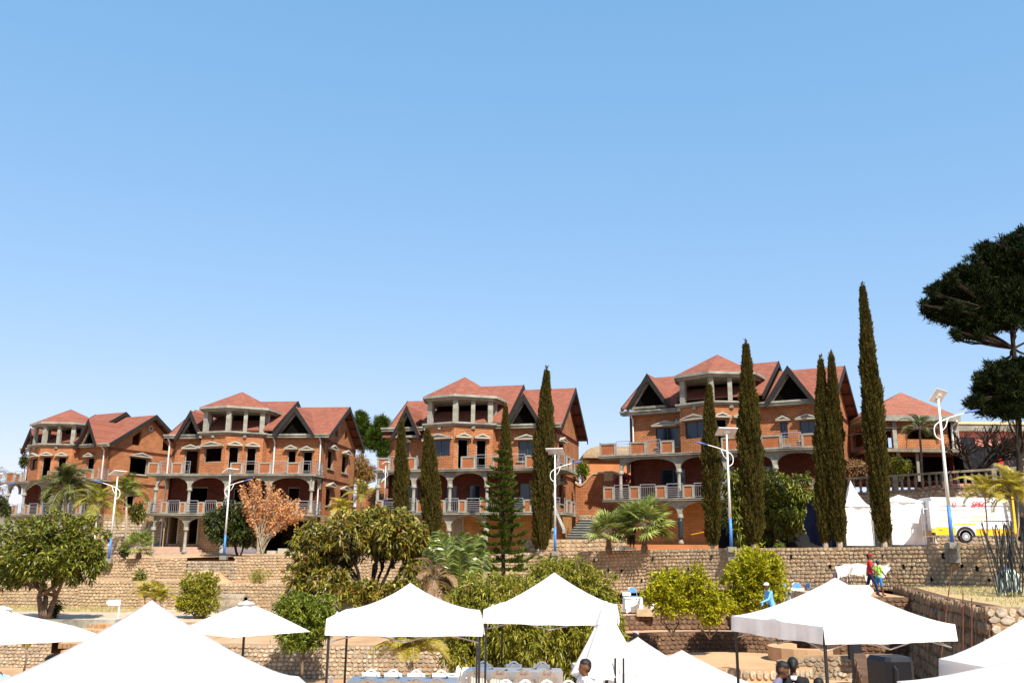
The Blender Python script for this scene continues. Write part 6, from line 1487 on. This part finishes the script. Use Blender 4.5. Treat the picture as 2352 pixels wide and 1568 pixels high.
# ------------------------------------------------------------ furniture
def table(label, x0, x1, y, d, z0, h=.75, group=None, drop=.55, yaw=0, cloth='linen', kind='table'):
    W_ = x1-x0; t = thing('dining_table', label, 'table', ((x0+x1)/2, y+d/2, z0), yaw, group)
    MB().box((-W_/2,-d/2,h-.03),(W_/2,d/2,h)).build('table_top', M['plastic'], t)
    for sx in (-1,1):
        for sy in (-1,1): MB().tube([(sx*(W_/2-.12),sy*(d/2-.08),0),(sx*(W_/2-.12),sy*(d/2-.08),h-.03)], .018, 6).build('leg', M['grey'], t)
    mb = MB(); r = random.Random(int(W_*100)); e = .02; K = 26
    mb.add([(-W_/2-e,-d/2-e,h+.008),(W_/2+e,-d/2-e,h+.008),(W_/2+e,d/2+e,h+.008),(-W_/2-e,d/2+e,h+.008)], [(0,1,2,3)])
    P = [(-W_/2-e,-d/2-e),(W_/2+e,-d/2-e),(W_/2+e,d/2+e),(-W_/2-e,d/2+e)]
    for s_ in range(4):
        p, q = P[s_], P[(s_+1)%4]; nx, ny = (q[1]-p[1]), -(q[0]-p[0]); L = math.hypot(nx, ny); nx /= L; ny /= L; b0 = len(mb.v)
        for j in range(4):
            for i in range(K+1):
                u = i/K; w_ = (.008+.035*math.sin(u*L*13+s_)*math.sin(u*L*5))*j/3+.02*j/3; mb.v.append((p[0]+(q[0]-p[0])*u+nx*w_, p[1]+(q[1]-p[1])*u+ny*w_, h+.008-drop*j/3*(1+.06*math.sin(u*19))))
        for j in range(3):
            for i in range(K): a_ = b0+j*(K+1)+i; mb.f.append((a_, a_+K+1, a_+K+2, a_+1)); mb.m.append(0)
    cl = mb.build('tablecloth', M[cloth], None, False, loc=((x0+x1)/2, y+d/2, z0), rz=yaw); tag(cl, 'white cloth on the ' + label, 'tablecloth')
    return t
def chair_mb():
    fr = MB(); bk = MB(); n = 10
    rim = [(-.24+.48*i/n, .0, .44+.42*math.sin(PI*i/n)**.55) for i in range(n+1)]; rim[0] = (-.25,0,.42); rim[-1] = (.25,0,.42)
    fr.tube([(p[0], -.0-.10*(p[2]-.42), p[2]) for p in rim], .022, 6)
    pan = MB()
    for i in range(6):
        x0 = -.19+.065*i; hgt = .40+.40*math.sin(PI*(x0+.03+.24)/.48)**.6; pan.box((x0,-.06,.48),(x0+.042,-.035,hgt+.02))
    pan.box((-.2,-.062,.70),(.2,-.036,.80))
    seat = MB().box((-.24,0,.40),(.24,.44,.43)); legs = MB()
    return fr, pan, seat
_fr, _pan, _seat = chair_mb()
def make_chair(label, group, mat):
    t = thing('plastic_chair', label, 'chair', (0,0,0), 0, group)
    link('back_rim', _fr.mesh('back_rim', M[mat], True), t); link('back_panel', _pan.mesh('back_panel', M[mat]), t); link('seat', _seat.mesh('seat', M['plastic']), t)
    lm = MB().tube([(0,0,0),(0,0,.40)], .022, 6).mesh('leg', M['plastic'])
    for sx in (-.22,.22):
        for sy in (.02,.42): link('leg', lm, t, (sx,sy,0))
        link('armrest', MB().tube([(sx*1.12,-.03,.66),(sx*1.2,.2,.64),(sx*1.15,.38,.60),(sx*1.08,.40,.42)], .02, 6).mesh('armrest', M[mat], True), t)
    return t
proto = {}
def chair(px, Y, rz, label, group, mat='cream', mark=None, first=set()):
    loc = (at(px, 1545, Y).x, Y, 0)
    if mat not in proto: t = proto[mat] = make_chair(label, group, mat); 
    else: t = copy_tree(proto[mat], label=label); t['group'] = group
    t.location = loc; t.rotation_euler.z = rz
    if mark: marks.append((mark, loc, rz))
    return t
marks = []
X = lambda px, Y: at(px, 1545, Y).x
table('long dressed table under the gazebo left of centre', X(801,21.0), X(1050,21.0), 20.9, .85, 0)
table('dressed table at the back, behind the two dark gazebo legs', X(1062,23), X(1290,23), 22.8, .8, 0)
table('dressed table nearest the seated place at the bottom edge', X(1108,19.6), X(1345,19.6), 19.5, .8, 0)
G1, G2, G3 = 'chairs in front of the long dressed table', 'chairs behind the long dressed table', 'chairs before the back table'
for i, px in enumerate((847,901,956,1004)): chair(px, 20.72, .04*(i-1), ('first','second','third','fourth')[i]+' cream chair from the left before the long dressed table', G1, mark='FK' if i == 0 else None)
for i, px in enumerate((852,903,956,1013)): chair(px, 22.0, PI, ('first','second','third','fourth')[i]+' white chair from the left behind the long dressed table', G2, 'plastic')
for i, px in enumerate((1096,1148,1203,1256)): chair(px, 22.4, .05*(i%2), ('first','second','third','fourth')[i]+' cream chair from the left before the back table', G3, mark=('FK N3','FK N21','FK N21','FK N13')[i])
for i, px in enumerate((1162,1207,1256,1306)): chair(px, 20.5, PI, ('first','second','third','fourth')[i]+' white chair from the left behind the bottom edge table', 'chairs behind the bottom edge table', 'plastic')
for i, px in enumerate((1110,1180,1245)): chair(px, 23.9, PI, ('first','second','third')[i]+' white chair from the left behind the back table', 'chairs behind the back table', 'plastic')
chair(1048, 22.9, 1.4, 'white armchair turned sideways at the left end of the back table', 'single white chairs', 'plastic')
chair(757, 20.6, 1.9, 'white chair beside the left leg of the long table gazebo', 'single white chairs', 'plastic')
chair(1400, 17.6, -1.2, 'white chair behind the man in the white jacket', 'single white chairs', 'plastic')
for s_, l, rz in marks:
    o = link('lettering', text_mesh(s_, .055, 'redink'), None); o.rotation_euler = (PI/2, 0, rz); o.location = (l[0], l[1]-.075, .745)
    tag(o, 'hand painted ' + s_ + (' on the back of the first cream chair at the long table' if s_ == 'FK' else ' on a cream chair back at the rear table, painted at x %.1f' % l[0] if False else (' on the %s cream chair back at the rear table' % {1096:'first',1148:'second',1203:'third',1256:'fourth'}[min((1096,1148,1203,1256), key=lambda q: abs(X(q,22.4)-l[0]))])), 'lettering', 'painted chair marks')
rr = random.Random(5); ck = 0
cm = MB().box((-.09,-.006,0),(.07,.006,.008)).box((-.03,-.03,.001),(-.015,.03,.01)).box((.02,-.035,.001),(.05,.01,.03)); cmm = cm.mesh('cutlery_set', M['greycloth'])
for (p0, p1, Y_, n_) in ((815,1040,21.15,6),(1075,1280,23.05,6),(1120,1335,19.75,6)):
    for i in range(n_):
        q = link('cutlery_set', cmm, None, (X(p0+(p1-p0)*(i+.5)/n_, Y_), Y_+rr.uniform(-.05,.4), .762), rr.uniform(-.6,.6))
        tag(q, 'small dark cutlery set lying on the ' + {21.15:'long dressed table',23.05:'back dressed table',19.75:'bottom edge dressed table'}[Y_], 'cutlery', 'cutlery on the ' + {21.15:'long table',23.05:'back table',19.75:'bottom edge table'}[Y_])
# folding chairs and tables on the terraces
def folding(label, px, py, Y, rz, group='folding chairs on the terraces'):
    p = at(px, py, Y); t = thing('folding_chair', label, 'chair', tuple(p), rz, group)
    f = MB()
    for sx in (-.21,.21): f.tube([(sx,-.18,0),(sx,.12,.5),(sx,.22,.80)], .013, 5).tube([(sx,.28,0),(sx,-.15,.46)], .013, 5)
    f.tube([(-.21,.22,.80),(-.12,.25,.88),(.12,.25,.88),(.21,.22,.80)], .013, 5); f.build('frame', M['grey'], t)
    MB().box((-.2,-.2,.44),(.2,.18,.47)).build('seat', M['seatblue'], t); MB().box((-.19,.19,.62),(.19,.215,.84)).build('backrest', M['seatblue'] if 'blue' in label else M['plastic'], t)
    return t
for i, (x0, x1, yb, Y, z) in enumerate(((1437,1476,1397,46,.68),(1495,1560,1392,47,.68),(1575,1680,1388,48,.68),(1818,1848,1383,45.5,1.22))):
    a, b = at(x0,yb,Y), at(x1,yb,Y); table(('small draped table left of the loose yellowish shrub','draped table seen through the loose yellowish shrub','long draped table behind the narrow shrub','small draped table between blue folding chairs')[i], a.x, b.x, Y, .8, z, group=None, drop=.68)
for i, q in enumerate(((1440,1398,45.4,3.0),(1456,1390,47.6,.2),(1470,1397,45.5,-1.3),(1492,1392,46.8,2.6),(1806,1382,45,.5),(1836,1382,44.9,.1),(1850,1380,46.8,-1.4),(1700,1390,47,.3))):
    folding(('white backed folding chair at the left draped terrace table','blue folding chair behind the left draped terrace table','dark legged folding chair right of the left draped terrace table','folding chair beside the loose yellowish shrub','blue folding chair right of the blue jacketed man','second blue folding chair from the blue jacketed man','blue folding chair behind the small draped table','blue folding chair half behind the big lime shrub')[i], *q)
p = at(1462,1400,44.2); tag(MB().box((0,0,0),(.9,.3,.32)).build('carton', M['box'], None, loc=(p.x,44.2,.68)), 'brown cardboard box on the terrace edge beside a folding chair', 'box')
def draped(label, px, py, Y, w_, h, tilt, seed):
    p = at(px, py, Y); t = thing('draped_chair', label, 'chair', tuple(p), tilt, 'cloth-draped chairs by the walking people'); f = MB()
    for sx in (-1,1): f.tube([(sx*w_*.45,-.2,0),(sx*w_*.40,.1,h*.95)], .014, 5).tube([(sx*w_*.45,.3,0),(sx*w_*.2,-.1,h*.6)], .014, 5)
    f.build('frame', M['black'], t); m_ = MB(); K = 12; r = random.Random(seed)
    for j in range(8):
        for i in range(K+1): u = i/K*2-1; m_.v.append((u*w_*.5*(1+.08*math.sin(j+seed)), -.16+.09*math.sin(u*5+seed+j*.4)+.015*j, h*(1.0-.085*j*(.8+.5*abs(u)**1.5*math.sin(seed*1.7+u*3+2)))+.05*math.sin(u*3+seed)))
    for j in range(7):
        for i in range(K): a_ = j*(K+1)+i; m_.f.append((a_, a_+K+1, a_+K+2, a_+1)); m_.m.append(0)
    m_.build('white_drape', M['linen'], t, True); return t
draped('cloth-draped folded chairs, leftmost heap by the right gazebo peak', 1940, 1356, 39.6, .75, 1.05, .15, 1)
draped('cloth-draped chair stack in the middle above the volley sign', 1974, 1356, 39.8, 1.0, 1.08, 0, 2)
draped('cloth-draped chair directly right of the green shirted child', 2028, 1356, 40.3, .65, 1.1, -.15, 4)
p = at(1969,1350,38.6); sg = thing('arrow_sign', 'white arrow sign with red letters reading PISCINE BEACH-VOLLEY', 'sign', (p.x,38.6,1.9)); MB().prism([(-.55,0,.02),(.50,0,.02),(.68,0,.24),(.50,0,.46),(-.55,0,.46),(-.66,0,.24)], (0,.03,0)).build('board', M['plastic'], sg)
text_obj('lettering', 'PISCINE', .17, 'palered', (-.1,-.004,.27), sg, depth=.001); text_obj('lettering', 'BEACH-VOLLEY', .15, 'palered', (.0,-.004,.08), sg, depth=.001)
p = at(262,1400,47.6); sg = thing('arrow_sign', 'small white arrow sign reading CHALETS on the path at left', 'sign', (p.x,47.6,-.01)); zt = at(262,1380,47.6).z
MB().box((.22,-.02,0),(.28,.02,zt+.1)).build('post', M['white'], sg); MB().prism([(-.28,-.03,zt-.20),(.29,-.03,zt-.20),(.29,-.03,zt+.08),(-.28,-.03,zt+.08),(-.42,-.03,zt-.06)], (0,-.02,0)).build('board', M['white'], sg); text_obj('lettering', 'CHALETS', .13, 'palered', (-.02,-.055,zt-.10), sg, depth=.001)
# speaker
c = at(2046,1505,11.8); t = thing('loudspeaker', 'black loudspeaker on a stand seen from behind at bottom right', 'speaker', (c.x, 11.8, 0), .2)
z1 = c.z; sp = MB(); P = [(-.19,-.16),(-.13,-.2),(.13,-.2),(.19,-.16),(.22,.18),(-.22,.18)]
lv = [(z1-.68,.86),(z1-.62,1),(z1-.05,1),(z1,.86)]
for z, q in lv: sp.v += [(x*q, y*q, z) for x, y in P]
for j in range(3):
    for i in range(6): sp.f.append((j*6+i, j*6+(i+1)%6, (j+1)*6+(i+1)%6, (j+1)*6+i)); sp.m.append(0)
sp.f += [tuple(range(6))[::-1], tuple(range(18,24))]; sp.m += [0,0]; sp.build('cabinet', M['speaker'], t)
MB().box((-.06,-.215,z1-.45),(.05,-.201,z1-.30)).build('rear_plate', M['greycloth'], t); MB().tube([(-.10,-.2,z1-.1),(-.10,-.26,z1-.14),(-.10,-.26,z1-.3),(-.10,-.2,z1-.34)], .015, 6).build('handle', M['black'], t)
MB().tube([(0,0,0),(0,0,z1-.67)], .02, 8).build('stand_pole', M['black'], t)
for i in range(3): g = 2*PI*i/3; MB().tube([(0,0,.75),(.5*math.cos(g),.5*math.sin(g),0)], .014, 6).build('stand_leg', M['black'], t)
# rods, rebar, jerrycan, blocks
for (x0,y0,x1,y1,Y_,lb) in ((2186,1300,2163,1500,22,'long thin rod leaning beside the right gazebo roof'),(2212,1360,2212,1490,21,'rusty reinforcing bar, left of the pair, near the right gazebo'),(2232,1372,2232,1480,21,'rusty reinforcing bar, right of the pair, near the right gazebo')):
    a, b = at(x0,y0,Y_), at(x1,y1,Y_); d = b-a; tag(MB().tube([a, b+d*.9], .013, 5).build('rod', M['rust']), lb, 'rod')
p = at(2318,1350,35.5); t = thing('jerrycan', 'pale green plastic water can behind the dark stakes', 'jerrycan', (p.x,35.5,2.15)); MB().box((-.35,-.2,0),(.35,.2,.7)).hexa([(-.35,-.2,.70),(.35,-.2,.70),(.35,.2,.70),(-.35,.2,.70),(-.2,-.12,.9),(.2,-.12,.9),(.2,.12,.9),(-.2,.12,.9)]).build('can_body', M['water'], t); MB().lathe([(.06,.9),(.06,.98)], 10).build('cap', M['blue'], t)
for i, (x, y) in enumerate(((1420,1263),(1432,1259),(1446,1262))): 
    q = at(x,y,54.2); tag(MB().box((-.35,-.2,0),(.35,.2,.16)).build('concrete_block', M['hood'], None, loc=q), ('left','middle','right')[i]+' pale block lying by the small fan palm', 'block')
# ------------------------------------------------------------ people
def figure(label, loc, yaw, caps, mats, vox=.016, name='person', extras=None):
    """capsules -> one continuous remeshed body, coloured by the nearest limb"""
    t = thing(name, label, 'person', tuple(loc), yaw); bm = bmesh.new()
    for p0, p1, r0, r1, mi in caps:
        p0, p1 = Vector(p0), Vector(p1); n = max(2, int((p1-p0).length/max(.02, min(r0,r1)*.5)))
        mb = MB()
        mbv = []
        d = (p1-p0); L = d.length; rot = d.to_track_quat('Z','Y').to_matrix().to_4x4() if L > 1e-5 else Matrix(); K = 4; prof = []
        for i in range(K+1): g = PI/2*i/K; prof.append((r0*math.sin(g), -r0*math.cos(g)))
        for i in range(K+1): g = PI/2*i/K; prof.append((r1*math.cos(g), L+r1*math.sin(g)))
        mb.lathe([(max(a_,.001), b_) for a_, b_ in prof], 10)
        mx = Matrix.Translation(p0) @ rot; vs = [bm.verts.new(mx @ Vector(v)) for v in mb.v]
        for f in mb.f:
            try: bm.faces.new([vs[i] for i in f])
            except ValueError: pass
    me = bpy.data.meshes.new('body'); bm.to_mesh(me); bm.free(); o = bpy.data.objects.new('body', me); COL.objects.link(o)
    md = o.modifiers.new('r', 'REMESH'); md.mode = 'VOXEL'; md.voxel_size = vox; ms = o.modifiers.new('s', 'SMOOTH'); ms.iterations = 3; ms.factor = .5
    bpy.context.view_layer.update(); m2 = bpy.data.meshes.new_from_object(o.evaluated_get(bpy.context.evaluated_depsgraph_get())); bpy.data.objects.remove(o)
    m2.name = 'body'; m2.materials.clear()
    for k in mats: m2.materials.append(M[k])
    n = len(m2.polygons); C = np.empty(n*3); m2.polygons.foreach_get('center', C); C = C.reshape(-1,3); best = np.full(n, 1e9); idx = np.zeros(n, int)
    for p0, p1, r0, r1, mi in caps:
        a, b = np.array(p0, float), np.array(p1, float); ab = b-a; u = np.clip(((C-a)@ab)/max(ab@ab,1e-9), 0, 1); dd = np.linalg.norm(C-(a+u[:,None]*ab), axis=1)-(r0+(r1-r0)*u); k = dd < best; best[k] = dd[k]; idx[k] = mi
    m2.polygons.foreach_set('material_index', idx.astype(np.int32)); m2.polygons.foreach_set('use_smooth', np.ones(n, bool)); m2.update(); link('body', m2, t)
    return t
def person(label, loc, yaw, top='red', bottom='navy', skin='skin', hairm='hair', sleeve=.5, long_=False, stride=0, lean=0, hat=None, look=0, arms=((-.10,.0),(.08,.0)), h=1.7, female=False, shoes='black', head_down=0, vox=.016, trousers=None, hair_len=0, collar=None):
    k = h/1.75; mats = ['skin', top, bottom, hairm, shoes]; c = []; V = lambda x, y, z: (x*k, y*k, z*k); L = lean
    sw = .175 if female else .195; hp = (0,0,.95); ch = (0,-L*.38,1.33); nk = (0,-L*.50,1.49)
    def lerp(a, b, u): return tuple(a[i]+(b[i]-a[i])*u for i in range(3))
    for sx, sg_ in ((-1,1),(1,-1)):
        st_ = stride*sg_
        hip = (sx*.09,0,.92); knee = (sx*.10,-.20*st_-.04*abs(st_),.50+.02*abs(st_)); ank = (sx*.10,-.36*st_ if st_ > 0 else -.42*st_,.09 if st_ > 0 else .09+.10*abs(st_)); toe = (ank[0],ank[1]-.15,ank[2]-.05)
        c += [(V(*hip),V(*knee),.092*k,.062*k,2),(V(*knee),V(*ank),.060*k,.045*k,0 if trousers=='short' else 2),(V(*ank),V(*toe),.045*k,.035*k,4)]
        sh = (sx*sw,-L*.46,1.42); fwd_, out_ = arms[0 if sx < 0 else 1]; el = (sx*(sw+.05+out_),sh[1]-fwd_*.6-.0,1.42-.28+abs(fwd_)*.15); wr_ = (sx*(sw+.04+out_*.6),el[1]-.10-fwd_*.9,el[2]-.24+abs(fwd_)*.5)
        m_ = lerp(sh, el, .62)
        c += [(V(*sh),V(*m_),.062*k,.050*k,1),(V(*m_),V(*el),.043*k,.040*k,1 if long_ else 0),(V(*el),V(*wr_),.040*k,.028*k,1 if long_ else 0)]
        d = Vector(wr_)-Vector(el); d.normalize(); p = Vector(wr_)+d*.05; c.append((V(*wr_),V(*p),.030*k,.034*k,0))
        for f in range(4): o = (f-1.5)*.017; a = p+Vector((0,o,0))+d*.02; b = a+d*(.055+.008*(f in (1,2)))+Vector((-sx*.012,0,0)); e = b+d*.02+Vector((-sx*.016,0,0)); c += [(V(*a),V(*b),.010*k,.009*k,0),(V(*b),V(*e),.009*k,.008*k,0)]
        th = Vector(wr_)+Vector((-sx*.01,-.035,0))+d*.03; c.append((V(*th),V(*(th+d*.045)),.011*k,.009*k,0))
    for sx in (-1,1): c += [(V(sx*.07,0,.95),V(sx*.07,ch[1],ch[2]-.12),.105*k,.100*k,1),(V(sx*.08,ch[1],ch[2]-.10),V(sx*.10,ch[1]-.0,ch[2]+.06),.105*k,.085*k,1),(V(sx*.02,nk[1],1.45),V(sx*sw*.95,-L*.46,1.42),.058*k,.060*k,1)]
    c.append((V(0,0,.95),V(0,0,.90),.13*k,.12*k,2))
    if female: c += [(V(sx*.065,ch[1]-.08,ch[2]-.02),V(sx*.065,ch[1]-.08,ch[2]-.03),.06*k,.06*k,1) for sx in (-1,1)]
    hd = Vector((0,nk[1]-.02-head_down*.06,1.635-head_down*.03)); c.append((V(*nk),V(*(hd-Vector((0,0,.06)))),.052*k,.050*k,0))
    R3 = Matrix.Rotation(look, 3, 'Z') @ Matrix.Rotation(-head_down*.5, 3, 'X').inverted(); Q = lambda x, y, z: V(*(hd+R3 @ Vector((x,y,z))))
    c += [(Q(0,.015,.03),Q(0,-.01,.02),.088*k,.082*k,0),(Q(0,-.035,-.03),Q(0,-.045,-.07),.062*k,.040*k,0),(Q(0,-.085,.005),Q(0,-.105,-.018),.011*k,.016*k,0),(Q(-.02,-.09,-.052),Q(.02,-.09,-.052),.011*k,.011*k,0)]
    for sx in (-1,1): c += [(Q(sx*.088,.01,.0),Q(sx*.090,.012,-.03),.014*k,.010*k,0),(Q(sx*.03,-.075,.035),Q(sx*.012,-.082,.035),.012*k,.010*k,0)]
    c += [(Q(0,.035,.055),Q(0,.0,.065),.088*k,.080*k,3),(Q(0,.055,.01),Q(0,.05,-.03),.070*k,.055*k,3)]
    if hair_len: c += [(Q(0,.10,.02),Q(0,.11,.0),.055*k,.05*k,3)]
    t = figure(label, loc, yaw, c, mats, vox)
    for sx in (-1,1):
        e = MB().lathe([(.001,-.008),(.0085,0),(.001,.008)], 6); o = e.build('eye', M['hair'], t); o.location = Q(sx*.032,-.083,.018)
    if hat:
        hm, brim = hat; z0 = hd+Vector((0,0,.055)); q = MB().lathe([(.098*k,0),(.100*k,.03),(.085*k,.07),(.04*k,.095),(.001,.10)], 14).build('cap', M[hm], t, True); q.location = V(*z0); q.rotation_euler.z = look
        b_ = MB(); nn_ = 12
        b_.prism([( .085*k*math.cos(PI*i/nn_), -.06*k-brim*k*math.sin(PI*i/nn_), .012) for i in range(nn_+1)], (0,0,.01)).build('cap_brim', M[hm], q)
    if collar: MB().lathe([(.062*k,-.02),(.072*k,.0),(.064*k,.045),(.058*k,.04)], 12).build('collar', M[collar], t).location = V(0,nk[1],1.455)
    return t
p = at(2002,1362,38.9); person('woman in red polo shirt, dark jeans and dark red cap walking right', (p.x,38.9,1.88), 1.25, 'red', 'navy', stride=.75, hat=('darkred',.10), female=True, h=1.72, arms=((.12,.0),(-.14,.0)))
p = at(2021,1362,39.5); person('child in lime top and blue shorts with grey cap beside the walking woman', (p.x,39.5,1.88), 1.9, 'lime', 'shorts', trousers='short', hat=('greycloth',.08), h=1.46, arms=((.1,0),(.0,0)), stride=.3)
p = at(1770,1338,33.5); person('man in pale cap and sky blue jacket walking left by the lime shrub', (p.x,33.5,p.z-1.70), -1.35, 'sky', 'darkcloth', long_=True, hat=('plastic',.09), h=1.70, lean=.22, head_down=.8, arms=((.05,.0),(.25,.0)))
p = at(1345,1515,15.4); person('man in white jacket with black piping facing left behind the bottom table', (p.x,15.4,p.z-1.72), -1.25, 'plastic', 'darkcloth', long_=True, h=1.72, collar='linen', vox=.013, arms=((.2,0),(.2,0)))
p = at(1778,1516,14.9); person('man in grey lilac jacket looking down towards the right', (p.x,14.9,p.z-1.72), 1.1, 'lilac', 'darkcloth', long_=True, h=1.72, head_down=.8, lean=.12, vox=.013, arms=((.25,0),(.2,0)))
p = at(1820,1511,14.9); person('woman in black suit with hair bun and white collar seen from behind', (p.x,14.9,p.z-1.74), 2.9, 'blackcloth', 'blackcloth', long_=True, h=1.74, female=True, hair_len=1, collar='linen', vox=.013)
p = at(1880,1558,14.5); person('person whose black hair just shows at the bottom edge near the gazebo leg', (p.x,14.5,p.z-1.6), 2.5, 'greycloth', 'darkcloth', h=1.6)
p = at(119,1506,15.2); person('person with short black hair behind the big white gazebo at bottom left', (p.x,15.2,p.z-1.72), 2.2, 'paleblue', 'darkcloth', h=1.72, vox=.013, long_=True)
p = at(62,1549,13.8); person('person in pale blue shirt bending forward at the bottom left corner', (p.x,13.8,p.z-1.40), -1.2, 'paleblue', 'darkcloth', h=1.66, lean=.75, head_down=1.6, long_=True, arms=((.3,0),(.3,0)))
p = at(1459,1446,26.0); person('person in pale pink cap behind the low gazebo at centre', (p.x,26.0,p.z-1.74), 2.8, 'plastic', 'darkcloth', h=1.68, hat=('pinkcap',.06))
p = at(1926,1297,40.6); person('person crouching behind the draped chairs, only the face showing', (p.x,40.6,p.z-1.66), 0, 'greycloth', 'darkcloth', h=1.66)
p = at(1452,1262,54.6); person('dark clothed person standing behind the big fan palm', (p.x,54.6,p.z-.02), 0, 'blackcloth', 'blackcloth', h=1.6, long_=True, vox=.03)
for i, (x, y, c_, hh) in enumerate(((2285,1082,'greycloth',1.5),(2300,1080,'red',1.6),(2322,1078,'blackcloth',1.65))):
    p = at(x,y,61.5); person(('leftmost','middle red shirted','rightmost')[i]+' of three people standing behind the balustrade', (p.x,61.5,p.z-.55), .4*i, c_, 'darkcloth', h=hh, vox=.035)
p = at(2342,1180,46); person('dark figure beside the truck cab at the far right edge', (p.x+.1,46,p.z-1.5), -1.2, 'darkcloth', 'darkcloth', h=1.6, vox=.03)
q = MB().lathe([(.0,0),(.16,.06),(.2,.18),(.14,.32),(.0,.38)], 12); p = at(2333,1062,61.8); tag(q.build('globe_lamp', M['panel'], None, True, loc=(p.x,61.2,p.z)), 'pale round globe light above the people on the balustrade', 'lamp')
